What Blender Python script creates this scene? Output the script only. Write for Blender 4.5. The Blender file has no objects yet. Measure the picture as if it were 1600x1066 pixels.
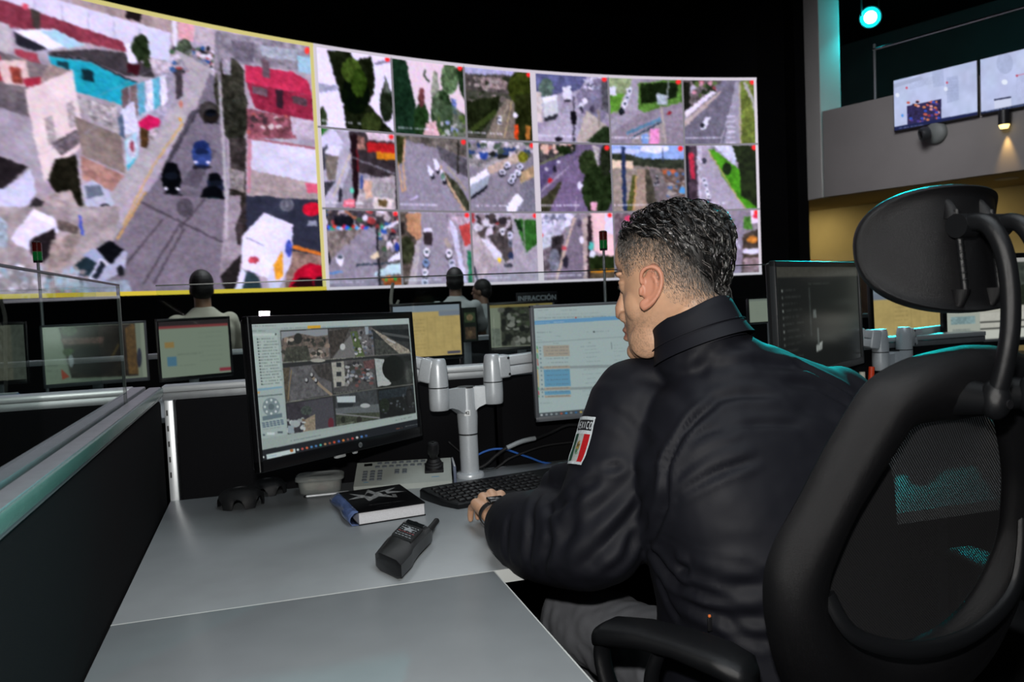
import bpy, bmesh, math, random
import numpy as np
from mathutils import Vector, Matrix, Euler
from mathutils.bvhtree import BVHTree
random.seed(7); rng = np.random.default_rng(7)
R = math.radians; PI = math.pi
C = bpy.context.scene.collection
S = bpy.context.scene

# ---------------------------------------------------------------- camera
FPX = 1285.0
YAW, PITCH, ROLL = R(16.75), R(2.95), R(-2.52)
CAM = Vector((0, 0, 1.22))
c_d = Vector((math.sin(YAW)*math.cos(PITCH), math.cos(YAW)*math.cos(PITCH), -math.sin(PITCH)))
_r = Vector((math.cos(YAW), -math.sin(YAW), 0)); _u = _r.cross(c_d)
c_r = math.cos(ROLL)*_r + math.sin(ROLL)*_u
c_u = -math.sin(ROLL)*_r + math.cos(ROLL)*_u
cam_data = bpy.data.cameras.new('camera'); cam_data.sensor_width = 36
cam_data.lens = 36*FPX/1600; cam_data.clip_start = .05; cam_data.clip_end = 100
cam = bpy.data.objects.new('camera', cam_data); C.objects.link(cam)
cam.matrix_world = Matrix(((c_r.x, c_u.x, -c_d.x, CAM.x), (c_r.y, c_u.y, -c_d.y, CAM.y),
                           (c_r.z, c_u.z, -c_d.z, CAM.z), (0, 0, 0, 1)))
S.camera = cam
cam_data.dof.use_dof = True; cam_data.dof.focus_distance = 1.55; cam_data.dof.aperture_fstop = 8.0

# ---------------------------------------------------------------- world, exposure, room lights
w = bpy.data.worlds.new('room_air'); S.world = w; w.use_nodes = True
w.node_tree.nodes['Background'].inputs[0].default_value = (.55, .62, .7, 1)
w.node_tree.nodes['Background'].inputs[1].default_value = .012
S.view_settings.view_transform = 'Standard'; S.view_settings.look = 'None'
S.view_settings.exposure = 0; S.view_settings.gamma = 1
S.view_settings.use_curve_mapping = False

def area(name, loc, target, size, power, color=(1, 1, 1), sizey=None, spread=None):
    l = bpy.data.lights.new(name, 'AREA'); l.energy = power; l.color = color; l.size = size
    if sizey: l.shape = 'RECTANGLE'; l.size_y = sizey
    if spread: l.spread = spread
    o = bpy.data.objects.new(name, l); C.objects.link(o); o.location = loc
    o.rotation_euler = (Vector(target)-Vector(loc)).to_track_quat('-Z', 'Y').to_euler()
    return o
def spot(name, loc, target, power, angle, color=(1, 1, 1), size=.03, blend=.5):
    l = bpy.data.lights.new(name, 'SPOT'); l.energy = power; l.color = color
    l.spot_size = angle; l.spot_blend = blend; l.shadow_soft_size = size
    o = bpy.data.objects.new(name, l); C.objects.link(o); o.location = loc
    o.rotation_euler = (Vector(target)-Vector(loc)).to_track_quat('-Z', 'Y').to_euler()
    return o
# the photographer's on-camera flash, just above the lens
area('camera_flash', CAM + c_u*.15 - c_r*.03, CAM + c_d*3 + c_u*.1, .055, 20, (1, .97, .93), .03)
# dim ceiling panels of the operations hall
area('ceiling_panel_light', (1.0, .2, 3.6), (1.0, .6, 0), 1.6, 46, (.88, .95, 1.0), 2.0)
area('ceiling_panel_light', (1.0, 6.2, 4.9), (1.0, 6.2, 0), 2.4, 95, (.92, .97, 1.0), 3.0, spread=R(110))
area('ceiling_panel_light', (6.8, 7.6, 4.9), (9.6, 10.6, 2.6), 1.6, 38, (.95, .95, 1.0), 1.6, spread=R(100))

# ---------------------------------------------------------------- photo pixel -> point at a real distance
def ray(px, py): return c_d + c_r*((px-800)/FPX) - c_u*((py-533)/FPX)
def dep(px, py, D): return CAM + ray(px, py)*D
def onz(px, py, z): v = ray(px, py); return CAM + v*((z-CAM.z)/v.z)
def ony(px, py, y): v = ray(px, py); return CAM + v*((y-CAM.y)/v.y)

# ---------------------------------------------------------------- materials
def srgb(h):
    if isinstance(h, str):
        h = h.lstrip('#'); h = [int(h[i:i+2], 16)/255 for i in (0, 2, 4)]
    return [x/12.92 if x <= .04045 else ((x+.055)/1.055)**2.4 for x in h]
MATS = {}
def mat(name, col, rough=.5, metal=0, spec=.5, noise=0, nscale=60, bump=0, bscale=300, emit=None, estr=1, trans=0, ior=1.45,
        coat=0, sheen=0, alpha=1, sub=0):
    if name in MATS: return MATS[name]
    m = bpy.data.materials.new(name); m.use_nodes = True; nt = m.node_tree; b = nt.nodes['Principled BSDF']
    c = srgb(col) if isinstance(col, str) else list(col)
    b.inputs['Base Color'].default_value = (*c, 1); b.inputs['Roughness'].default_value = rough
    b.inputs['Metallic'].default_value = metal; b.inputs['Specular IOR Level'].default_value = spec
    b.inputs['Transmission Weight'].default_value = trans; b.inputs['IOR'].default_value = ior
    b.inputs['Coat Weight'].default_value = coat; b.inputs['Sheen Weight'].default_value = sheen
    b.inputs['Alpha'].default_value = alpha
    if sub: b.inputs['Subsurface Weight'].default_value = sub; b.inputs['Subsurface Radius'].default_value = (.012, .005, .003); b.inputs['Subsurface Scale'].default_value = 1
    tc = nt.nodes.new('ShaderNodeTexCoord')
    if noise:
        n = nt.nodes.new('ShaderNodeTexNoise'); n.inputs['Scale'].default_value = nscale; n.inputs['Detail'].default_value = 4
        nt.links.new(tc.outputs['Object'], n.inputs['Vector'])
        r = nt.nodes.new('ShaderNodeValToRGB')
        r.color_ramp.elements[0].position = .3; r.color_ramp.elements[1].position = .7
        r.color_ramp.elements[0].color = (*[x*(1-noise) for x in c], 1); r.color_ramp.elements[1].color = (*[min(1, x*(1+noise)) for x in c], 1)
        nt.links.new(n.outputs['Fac'], r.inputs['Fac']); nt.links.new(r.outputs['Color'], b.inputs['Base Color'])
    if bump:
        n = nt.nodes.new('ShaderNodeTexNoise'); n.inputs['Scale'].default_value = bscale; n.inputs['Detail'].default_value = 3
        nt.links.new(tc.outputs['Object'], n.inputs['Vector'])
        bp = nt.nodes.new('ShaderNodeBump'); bp.inputs['Strength'].default_value = bump; bp.inputs['Distance'].default_value = .002
        nt.links.new(n.outputs['Fac'], bp.inputs['Height']); nt.links.new(bp.outputs['Normal'], b.inputs['Normal'])
    if emit:
        b.inputs['Emission Color'].default_value = (*(srgb(emit) if isinstance(emit, str) else emit), 1); b.inputs['Emission Strength'].default_value = estr
    MATS[name] = m; return m
def attr_mat(name, rough=.5, spec=.5, emission=0, sub=0, bump=0, bscale=400, base_black=True, noise=0, coat=0):
    """colour read from the mesh's own colour attribute: a lit screen, a print or skin"""
    if name in MATS: return MATS[name]
    m = bpy.data.materials.new(name); m.use_nodes = True; nt = m.node_tree; b = nt.nodes['Principled BSDF']
    a = nt.nodes.new('ShaderNodeAttribute'); a.attribute_name = 'col'
    b.inputs['Roughness'].default_value = rough; b.inputs['Specular IOR Level'].default_value = spec; b.inputs['Coat Weight'].default_value = coat
    if emission:
        b.inputs['Base Color'].default_value = (.012, .012, .014, 1)
        nt.links.new(a.outputs['Color'], b.inputs['Emission Color']); b.inputs['Emission Strength'].default_value = emission
    else:
        nt.links.new(a.outputs['Color'], b.inputs['Base Color'])
    if sub:
        b.inputs['Subsurface Weight'].default_value = sub; b.inputs['Subsurface Radius'].default_value = (.010, .004, .002); b.inputs['Subsurface Scale'].default_value = 1
    if bump:
        tc = nt.nodes.new('ShaderNodeTexCoord')
        n = nt.nodes.new('ShaderNodeTexNoise'); n.inputs['Scale'].default_value = bscale; n.inputs['Detail'].default_value = 3
        nt.links.new(tc.outputs['Object'], n.inputs['Vector'])
        bp = nt.nodes.new('ShaderNodeBump'); bp.inputs['Strength'].default_value = bump; bp.inputs['Distance'].default_value = .001
        nt.links.new(n.outputs['Fac'], bp.inputs['Height']); nt.links.new(bp.outputs['Normal'], b.inputs['Normal'])
    MATS[name] = m; return m
def glass_mat(name, tint=(.93, .97, .96), rough=0.0, mix=.06):
    """thin clear sheet: mostly straight through, with a mirror share"""
    if name in MATS: return MATS[name]
    m = bpy.data.materials.new(name); m.use_nodes = True; nt = m.node_tree; nt.nodes.clear()
    out = nt.nodes.new('ShaderNodeOutputMaterial'); mx = nt.nodes.new('ShaderNodeMixShader')
    t = nt.nodes.new('ShaderNodeBsdfTransparent'); t.inputs[0].default_value = (*tint, 1)
    g = nt.nodes.new('ShaderNodeBsdfGlossy'); g.inputs['Roughness'].default_value = rough
    fr = nt.nodes.new('ShaderNodeFresnel'); fr.inputs[0].default_value = 1.45
    ge = nt.nodes.new('ShaderNodeNewGeometry'); mu = nt.nodes.new('ShaderNodeMath'); mu.operation = 'MULTIPLY'; inv = nt.nodes.new('ShaderNodeMath'); inv.operation = 'SUBTRACT'; inv.inputs[0].default_value = 1
    nt.links.new(ge.outputs['Backfacing'], inv.inputs[1]); nt.links.new(inv.outputs[0], mu.inputs[0]); nt.links.new(fr.outputs[0], mu.inputs[1]); nt.links.new(mu.outputs[0], mx.inputs[0]); nt.links.new(t.outputs[0], mx.inputs[1]); nt.links.new(g.outputs[0], mx.inputs[2])
    nt.links.new(mx.outputs[0], out.inputs[0]); MATS[name] = m; return m

# ---------------------------------------------------------------- mesh builder
def wloc(o):
    v = Vector((0, 0, 0))
    while o is not None: v += o.location; o = o.parent
    return v
def tag(o, label=None, cat=None, group=None, kind=None):
    if label: o['label'] = label
    if cat: o['category'] = cat
    if group: o['group'] = group
    if kind: o['kind'] = kind
    return o
def empty(name, loc, label, cat, group=None):
    o = bpy.data.objects.new(name, None); C.objects.link(o); o.location = loc; o.empty_display_size = .05
    return tag(o, label, cat, group)
def frame(origin, x=None, z=None, y=None):
    """matrix with given axes (any two)"""
    if x is not None and y is not None: X = Vector(x).normalized(); Z = X.cross(Vector(y)).normalized(); Y = Z.cross(X)
    elif x is not None: X = Vector(x).normalized(); Y = Vector(z).cross(X).normalized(); Z = X.cross(Y)
    else: Z = Vector(z).normalized(); X = Vector(y).cross(Z).normalized(); Y = Z.cross(X)
    return Matrix(((X.x, Y.x, Z.x, origin[0]), (X.y, Y.y, Z.y, origin[1]), (X.z, Y.z, Z.z, origin[2]), (0, 0, 0, 1)))
def rotz(loc, a): return Matrix.Translation(loc) @ Matrix.Rotation(a, 4, 'Z')
class MB:
    def __init__(s, M=None): s.v = []; s.f = []; s.M = M or Matrix.Identity(4)
    def add(s, vs, fs):
        n = len(s.v); s.v += [tuple(s.M @ Vector(p)) for p in vs]; s.f += [tuple(i+n for i in f) for f in fs]; return s
    def bm(s, bm):
        bm.verts.ensure_lookup_table(); bm.verts.index_update()
        s.add([v.co.copy() for v in bm.verts], [[v.index for v in f.verts] for f in bm.faces]); bm.free(); return s
    def box(s, c, d, bev=0, seg=2, rot=None):
        b = bmesh.new(); bmesh.ops.create_cube(b, size=1)
        for v in b.verts: v.co = Vector((v.co.x*d[0], v.co.y*d[1], v.co.z*d[2]))
        if bev: bmesh.ops.bevel(b, geom=b.edges[:], offset=min(bev, min(d)*.49), segments=seg, profile=.5, affect='EDGES')
        m = Matrix.Translation(c)
        if rot is not None: m = m @ (rot if isinstance(rot, Matrix) else Euler(rot).to_matrix().to_4x4())
        bmesh.ops.transform(b, matrix=m, verts=b.verts); return s.bm(b)
    def box2(s, a, b, bev=0, seg=2):
        a = Vector(a); b = Vector(b); return s.box((a+b)/2, [abs(x) for x in (b-a)], bev, seg)
    def loft(s, rings, cap=True, closed=True):
        n = len(rings[0]); vs = [p for r in rings for p in r]; fs = []
        for i in range(len(rings)-1):
            for j in range(n if closed else n-1):
                k = (j+1) % n; fs.append((i*n+j, i*n+k, (i+1)*n+k, (i+1)*n+j))
        if cap and closed:
            fs.append(tuple(range(n-1, -1, -1))); b = (len(rings)-1)*n; fs.append(tuple(b+j for j in range(n)))
        return s.add(vs, fs)
    def tube(s, pts, rad, seg=12, flat=1.0, up=(0, 0, 1), cap=True):
        pts = [Vector(p) for p in pts]; n = len(pts); rr = rad if isinstance(rad, (list, tuple)) else [rad]*n
        ff = flat if isinstance(flat, (list, tuple)) else [flat]*n
        rings = []; prev = None
        for i, p in enumerate(pts):
            t = (pts[min(i+1, n-1)]-pts[max(i-1, 0)]).normalized()
            if prev is None:
                a = Vector(up)
                if abs(a.dot(t)) > .95: a = Vector((1, 0, 0)) if abs(t.x) < .9 else Vector((0, 1, 0))
                x = (a - t*a.dot(t)).normalized()
            else: x = (prev - t*prev.dot(t)).normalized()
            prev = x; y = t.cross(x)
            r = rr[i] if isinstance(rr[i], (int, float)) else rr[i][0]
            r2 = r*ff[i] if isinstance(rr[i], (int, float)) else rr[i][1]
            rings.append([p + x*(r*math.cos(2*PI*j/seg)) + y*(r2*math.sin(2*PI*j/seg)) for j in range(seg)])
        return s.loft(rings, cap)
    def cyl(s, a, b, r, r2=None, seg=24): return s.tube([a, b], [r, r if r2 is None else r2], seg)
    def lathe(s, prof, c=(0, 0, 0), seg=32, axis=None):
        M = axis or Matrix.Identity(4)
        rings = [[Vector(c) + (M.to_3x3() @ Vector((r*math.cos(2*PI*j/seg), r*math.sin(2*PI*j/seg), z))) for j in range(seg)] for r, z in prof]
        return s.loft(rings, True)
    def prism(s, poly, z0, z1):
        """poly in xy, extruded along z (in the builder's frame)"""
        n = len(poly); vs = [(x, y, z0) for x, y in poly]+[(x, y, z1) for x, y in poly]
        return s.add(vs, [tuple(range(n-1, -1, -1)), tuple(range(n, 2*n))]+[(i, (i+1) % n, n+(i+1) % n, n+i) for i in range(n)])
    def ell(s, c, r, rot=None, seg=20, rings=12):
        b = bmesh.new(); bmesh.ops.create_uvsphere(b, u_segments=seg, v_segments=rings, radius=1)
        m = Matrix.Translation(c)
        if rot is not None: m = m @ (rot if isinstance(rot, Matrix) else Euler(rot).to_matrix().to_4x4())
        m = m @ Matrix.Diagonal((*r, 1)); bmesh.ops.transform(b, matrix=m, verts=b.verts); return s.bm(b)
    def cap(s, a, b, r, r2=None, seg=18):
        """round-ended tapered limb segment"""
        a = Vector(a); b = Vector(b); r2 = r if r2 is None else r2; s.tube([a, b], [r, r2], seg)
        s.ell(a, (r,)*3, seg=seg); s.ell(b, (r2,)*3, seg=seg); return s
    def data(s, name, material=None, smooth=35, origin=Vector((0, 0, 0))):
        me = bpy.data.meshes.new(name); me.from_pydata([tuple(Vector(p)-origin) for p in s.v], [], s.f); me.validate(); me.update()
        b = bmesh.new(); b.from_mesh(me); bmesh.ops.recalc_face_normals(b, faces=b.faces); b.to_mesh(me); b.free()
        if material: me.materials.append(material)
        if smooth is not None:
            me.polygons.foreach_set('use_smooth', [True]*len(me.polygons))
            if smooth < 180: me.set_sharp_from_angle(angle=R(smooth))
        return me
    def build(s, name, material, parent=None, smooth=35, label=None, cat=None, group=None, kind=None, loc=None):
        org = wloc(parent) if parent else Vector(loc or (0, 0, 0))
        o = bpy.data.objects.new(name, s.data(name, material, smooth, org)); C.objects.link(o)
        if parent: o.parent = parent
        elif loc: o.location = loc
        return tag(o, label, cat, group, kind)
def text_mesh(name, txt, size, M, material, parent=None, align='CENTER', depth=.0, sx=1, bold=0):
    cu = bpy.data.curves.new(name, 'FONT'); cu.body = txt; cu.size = size; cu.align_x = align; cu.align_y = 'CENTER'
    cu.extrude = depth; cu.offset = bold
    o = bpy.data.objects.new(name, cu); C.objects.link(o)
    bpy.context.view_layer.update()
    me = bpy.data.meshes.new_from_object(o.evaluated_get(bpy.context.evaluated_depsgraph_get()))
    bpy.data.objects.remove(o); bpy.data.curves.remove(cu)
    org = wloc(parent) if parent else Vector((0, 0, 0))
    me.transform(Matrix.Translation(-org) @ M @ Matrix.Diagonal((sx, 1, 1, 1)))
    me.materials.clear(); me.materials.append(material)
    o = bpy.data.objects.new(name, me); C.objects.link(o); o.parent = parent; return o
def smooth_curve(pts, n=8):
    """Catmull-Rom through the points"""
    P = [Vector(p) for p in pts]; out = []
    for i in range(len(P)-1):
        a, b, c, d = P[max(i-1, 0)], P[i], P[i+1], P[min(i+2, len(P)-1)]
        for k in range(n):
            t = k/n; out.append(.5*((2*b)+(c-a)*t+(2*a-5*b+4*c-d)*t*t+(3*b-a-3*c+d)*t**3))
    return out+[P[-1]]

# ---------------------------------------------------------------- pictures shown on screens, as colours of a fine grid of vertices
def vnoise(h, w, cell, seed=0):
    g = np.random.default_rng(seed); a = g.random((int(h/cell)+3, int(w/cell)+3))
    y = np.arange(h)/cell; x = np.arange(w)/cell; yi = y.astype(int); xi = x.astype(int)
    fy = (y-yi)[:, None]; fx = (x-xi)[None]; fy = fy*fy*(3-2*fy); fx = fx*fx*(3-2*fx)
    A = a[yi][:, xi]; B = a[yi][:, xi+1]; D = a[yi+1][:, xi]; E_ = a[yi+1][:, xi+1]
    return (A*(1-fx)+B*fx)*(1-fy)+(D*(1-fx)+E_*fx)*fy
def homog(src, w, h):
    A = []
    for (x, y), (u, v) in zip(src, [(0, 0), (w, 0), (w, h), (0, h)]):
        A += [[x, y, 1, 0, 0, 0, -u*x, -u*y, -u], [0, 0, 0, x, y, 1, -v*x, -v*y, -v]]
    return np.linalg.svd(np.array(A, float))[2][-1].reshape(3, 3)
def hx(h): h = h.lstrip('#'); return np.array([int(h[i:i+2], 16)/255 for i in (0, 2, 4)])
class Pic:
    """src: measured corners TL TR BR BL in any flat units; everything drawn is given in those units"""
    def __init__(s, w, h, src, bg='808080'):
        s.w, s.h = w, h; s.H = homog(src, w, h); s.a = np.zeros((h, w, 3)); s.a[:] = hx(bg); s.seed = 1; s.X = (0, 0, 1)
    def crop(s, x0, y0, k): s.X = (x0, y0, k)
    def m(s, p):
        q = s.H @ np.array([p[0]/s.X[2]+s.X[0], p[1]/s.X[2]+s.X[1], 1]); return q[:2]/q[2]
    def mask(s, P):
        P = np.array(P); x0, y0 = np.floor(P.min(0)).astype(int)-1; x1, y1 = np.ceil(P.max(0)).astype(int)+1
        x0, y0 = max(x0, 0), max(y0, 0); x1, y1 = min(x1, s.w), min(y1, s.h)
        if x1 <= x0 or y1 <= y0: return None
        cov = np.zeros((y1-y0, x1-x0))
        for oy in (.25, .75):
            for ox in (.25, .75):
                yy, xx = np.mgrid[y0:y1, x0:x1]; yy = yy+oy; xx = xx+ox; ins = np.zeros(yy.shape, bool)
                for (ax, ay), (bx, by) in zip(P, np.roll(P, -1, 0)):
                    if ay == by: continue
                    c = (ay > yy) != (by > yy); ins ^= c & (xx < (bx-ax)*(yy-ay)/(by-ay)+ax)
                cov += ins
        return (slice(y0, y1), slice(x0, x1)), cov/4
    def fill(s, P, col, tex=0, cell=3, alpha=1, mot=0):
        r = s.mask(P)
        if r is None: return s
        sl, cov = r; c = np.broadcast_to(hx(col), (*cov.shape, 3)).copy()
        if tex:
            s.seed += 1; n = vnoise(*cov.shape, cell, s.seed)*.6+vnoise(*cov.shape, max(1, cell/2.5), s.seed+99)*.4
            c = c*(1+tex*2*(n[..., None]-.5))
        if mot:
            s.seed += 1; c = c+mot*(np.stack([vnoise(*cov.shape, cell, s.seed+k*7) for k in range(3)], -1)-.5)
        k = (cov*alpha)[..., None]; s.a[sl] = s.a[sl]*(1-k)+c*k; return s
    def poly(s, pts, col, tex=0, cell=3, alpha=1, mot=0): return s.fill([s.m(p) for p in pts], col, tex, cell, alpha, mot)
    def rect(s, x0, y0, x1, y1, col, tex=0, cell=3, alpha=1, mot=0): return s.poly([(x0, y0), (x1, y0), (x1, y1), (x0, y1)], col, tex, cell, alpha, mot)
    def line(s, pts, wd, col, alpha=1):
        for a, b in zip(pts[:-1], pts[1:]):
            a = np.array(a, float); b = np.array(b, float); d = b-a; n = np.array([-d[1], d[0]])/(np.hypot(*d)+1e-9)*wd/2
            s.poly([a+n, b+n, b-n, a-n], col, alpha=alpha)
        return s
    def ell(s, x, y, rx, ry, col, tex=0, cell=3, alpha=1, mot=0, rough=0):
        g = np.random.default_rng(abs(int(x*3+y))); k = 18
        return s.poly([(x+rx*math.cos(t)*(1+rough*(g.random()-.5)), y+ry*math.sin(t)*(1+rough*(g.random()-.5))) for t in np.linspace(0, 2*PI, k, endpoint=False)], col, tex, cell, alpha, mot)
    def text(s, x, y, x1, h, col='e8e8f0', alpha=.8, y1=None, gap=.28):
        """a line of lettering too small to read: short strokes"""
        g = np.random.default_rng(abs(int(x+y*7))); p = x; y1 = y if y1 is None else y1
        while p < x1:
            l = h*(.4+g.random()*.8); yy = y+(y1-y)*(p-x)/(x1-x+1e-9)
            if g.random() > gap*.5: s.rect(p, yy-h/2, min(p+l, x1), yy+h/2, col, alpha=alpha*(.55+.45*g.random()))
            p += l+h*gap
        return s
    def car(s, x, y, r, ang, col, glass='20242c', k=2.1):
        c, n = math.cos(ang), math.sin(ang); T = lambda u, v: (x+u*c*r*k-v*n*r, y+u*n*r*k+v*c*r)
        s.poly([T(-1.05, .6), T(1.0, .9), T(1.05, 1.5), T(-1, 1.4)], '24242a', alpha=.6)
        s.poly([T(-1, -.85), T(-.8, -1), T(.8, -1), T(1, -.8), T(1, .8), T(.8, 1), T(-.8, 1), T(-1, .85)], col, .12)
        s.poly([T(.25, -.8), T(.6, -.75), T(.6, .75), T(.25, .8)], glass); s.poly([T(-.75, -.7), T(-.5, -.75), T(-.5, .75), T(-.75, .7)], glass)
        return s
    def ragged(s, amp=1.6, cell=3.2, lum=.12):
        """break up straight outlines and flat tones the way leaves, rubble and low resolution do"""
        dy = sum((vnoise(s.h, s.w, c, s.seed+70+i)-.5)*m for i, (c, m) in enumerate(((cell, 1.0), (cell*.5, .8))))*2*amp
        dx = sum((vnoise(s.h, s.w, c, s.seed+90+i)-.5)*m for i, (c, m) in enumerate(((cell, 1.0), (cell*.5, .8))))*2*amp
        Y, X = np.mgrid[0:s.h, 0:s.w]; yy = np.clip(Y+dy, 0, s.h-1.001); xx = np.clip(X+dx, 0, s.w-1.001); yi = yy.astype(int); xi = xx.astype(int); fy = (yy-yi)[..., None]; fx = (xx-xi)[..., None]
        a = s.a; s.a = (a[yi, xi]*(1-fx)+a[yi, np.minimum(xi+1, s.w-1)]*fx)*(1-fy)+(a[np.minimum(yi+1, s.h-1), xi]*(1-fx)+a[np.minimum(yi+1, s.h-1), np.minimum(xi+1, s.w-1)]*fx)*fy
        n = (vnoise(s.h, s.w, 2.2, s.seed+33)-.5)*.6+(vnoise(s.h, s.w, 5, s.seed+34)-.5)*.4
        g = np.clip(1-np.abs(s.a.mean(-1)-.38)*2.0, .15, 1)
        s.a = np.clip(s.a*(1+lum*3*(n*g)[..., None]), 0, 1); return s
    def grade(s):
        """the cool, contrasty rendering of the wall's panels"""
        s.a = np.clip(((s.a-.5)*1.18+.495)*np.array([.985, .955, 1.05]), .01, 1); return s
    def grain(s, k=.03, cell=1.5):
        for c in range(3): s.a[..., c] *= 1+k*2*(vnoise(s.h, s.w, cell, s.seed+c+500)-.5)
        return s
    def blur(s, n=1):
        for _ in range(n):
            p = np.pad(s.a, ((1, 1), (1, 1), (0, 0)), 'edge')
            s.a = (p[:-2, 1:-1]+p[2:, 1:-1]+2*p[1:-1, 1:-1])/4; p = np.pad(s.a, ((1, 1), (1, 1), (0, 0)), 'edge'); s.a = (p[1:-1, :-2]+p[1:-1, 2:]+2*p[1:-1, 1:-1])/4
        return s
def pic_mesh(name, pic, fn, material, parent=None, origin=None):
    """fn(u, v) -> world point, u 0..1 to the right, v 0..1 downwards; arrays in, arrays out"""
    h, w = pic.h, pic.w; U, V = np.meshgrid(np.linspace(0, 1, w), np.linspace(0, 1, h)); co = fn(U.ravel(), V.ravel())
    org = wloc(parent) if parent else Vector((0, 0, 0)); co = co-np.array(org)
    i = np.arange(h*w).reshape(h, w); q = np.stack([i[:-1, :-1], i[1:, :-1], i[1:, 1:], i[:-1, 1:]], -1).reshape(-1, 4)
    me = bpy.data.meshes.new(name); me.vertices.add(h*w); me.vertices.foreach_set('co', co.astype(np.float32).ravel())
    me.loops.add(q.size); me.loops.foreach_set('vertex_index', q.astype(np.int32).ravel())
    me.polygons.add(len(q)); me.polygons.foreach_set('loop_start', np.arange(0, q.size, 4, dtype=np.int32))
    me.update(calc_edges=True)
    at = me.color_attributes.new('col', 'FLOAT_COLOR', 'POINT'); a = np.clip(pic.a, 0, 1.0)
    lin = np.where(a <= .04045, a/12.92, ((a+.055)/1.055)**2.4); at.data.foreach_set('color', np.concatenate([lin, np.ones((h, w, 1))], -1).astype(np.float32).ravel())
    me.materials.append(material)
    o = bpy.data.objects.new(name, me); C.objects.link(o); o.parent = parent; return o
def plane_fn(TL, ex, ey):
    TL, ex, ey = (np.array(t) for t in (TL, ex, ey))
    return lambda U, V: TL+U[:, None]*ex+V[:, None]*ey

# ================================================================ THE HALL
M_black = mat('black_wall_paint', '0b0b0d', .9, spec=.06, noise=.15, nscale=3)
M_floor = mat('dark_carpet', '1b1c1f', .95, noise=.25, nscale=90)
M_white = mat('white_wall_paint', 'b9b6b2', .8, noise=.04, nscale=2)
M_parapet = mat('warm_grey_wall_paint', '7f7b79', .85, noise=.05, nscale=1.5)
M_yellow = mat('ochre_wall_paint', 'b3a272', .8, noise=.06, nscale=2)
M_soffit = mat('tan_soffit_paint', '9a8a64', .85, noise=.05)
M_dark = mat('dark_teal_back_wall', '2c3a3c', .9, noise=.1, nscale=2)
M_plast = mat('black_plastic', '141416', .42, bump=.15, bscale=900)
M_plast2 = mat('black_moulded_plastic', '17181a', .5, bump=.35, bscale=1400, noise=.1, nscale=200)
M_alu = mat('brushed_aluminium', 'b4b8ba', .34, metal=.85, noise=.06, nscale=120)
M_alu2 = mat('anodised_rail', '9b9fa2', .4, metal=.7, noise=.08, nscale=40)
M_silver = mat('silver_painted_metal', 'c2c7cb', .33, metal=.25, noise=.04, nscale=200)
M_clear = glass_mat('clear_glass')
M_gedge = mat('green_glass_edge', '5f8f86', .25, trans=.35, noise=.05)

def struct(mb, name, m, smooth=None): return mb.build(name, m, None, smooth, kind='structure')
def quad_pl(px, py, P, N): v = ray(px, py); return CAM + v*((Vector(P)-CAM).dot(N)/v.dot(N))
struct(MB().box2((-9, -3, -.1), (14, 20, 0)), 'floor', M_floor)
struct(MB().box2((-9, -3, 6.4), (14, 20, 6.5)), 'ceiling', M_black)
struct(MB().box2((-9, 12.6, 0), (9.22, 12.8, 6.4)), 'wall_back', M_black)
struct(MB().box2((9.0, 12.3, 0), (9.215, 12.6, 6.4)), 'trim_black_return', M_black)
struct(MB().box2((-9.1, -3, 0), (-9, 20, 6.4)), 'wall_left', M_black)
PD = Vector((.347, -.938, 0)).normalized(); PN = Vector((-PD.y, PD.x, 0)); PN = PN if PN.x > 0 else -PN   # along the balcony, and away behind it
P1 = Vector((9.18, 11.84, 0))
def bal(t, n, z): return P1+PD*t+PN*n+Vector((0, 0, z))
def bal_box(t0, t1, n0, n1, z0, z1, bev=0):
    b = MB(); c = bal((t0+t1)/2, (n0+n1)/2, (z0+z1)/2); a = math.atan2(PD.y, PD.x)
    return b.box(c, (t1-t0, n1-n0, z1-z0), bev, 2, (0, 0, a))
struct(bal_box(0, 7, 0, .18, 2.7, 4.13), 'wall_balcony', M_parapet)
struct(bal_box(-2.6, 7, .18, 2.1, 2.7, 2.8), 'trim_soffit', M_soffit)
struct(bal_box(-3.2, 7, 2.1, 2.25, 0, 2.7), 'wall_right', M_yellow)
struct(bal_box(-3.2, 7, 4.2, 4.3, 2.7, 6.4), 'wall_upper', M_dark)
struct(MB().box2((9.20, 11.92, 2.7), (9.62, 12.5, 6.4), .01), 'trim_column', M_white)

# --- glass balustrade on the balcony
o = empty('glass_balustrade', bal(3, .1, 4.13), 'clear glass balustrade with shiny top rail above the grey balcony wall', 'railing')
bal_box(.9, 3.15, .09, .102, 4.13, 4.92).build('glass_panel', M_clear, o, None)
bal_box(3.17, 5.6, .09, .102, 4.13, 4.92).build('glass_panel', M_clear, o, None)
bal_box(.85, 5.7, .07, .12, 4.915, 4.955, .015).build('top_rail', mat('polished_rail', '9aa0a0', .18, metal=1), o)
for t in (.88, 3.16): bal_box(t-.015, t+.015, .08, .115, 4.13, 5.02, .004).build('post', M_alu2, o)

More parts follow.
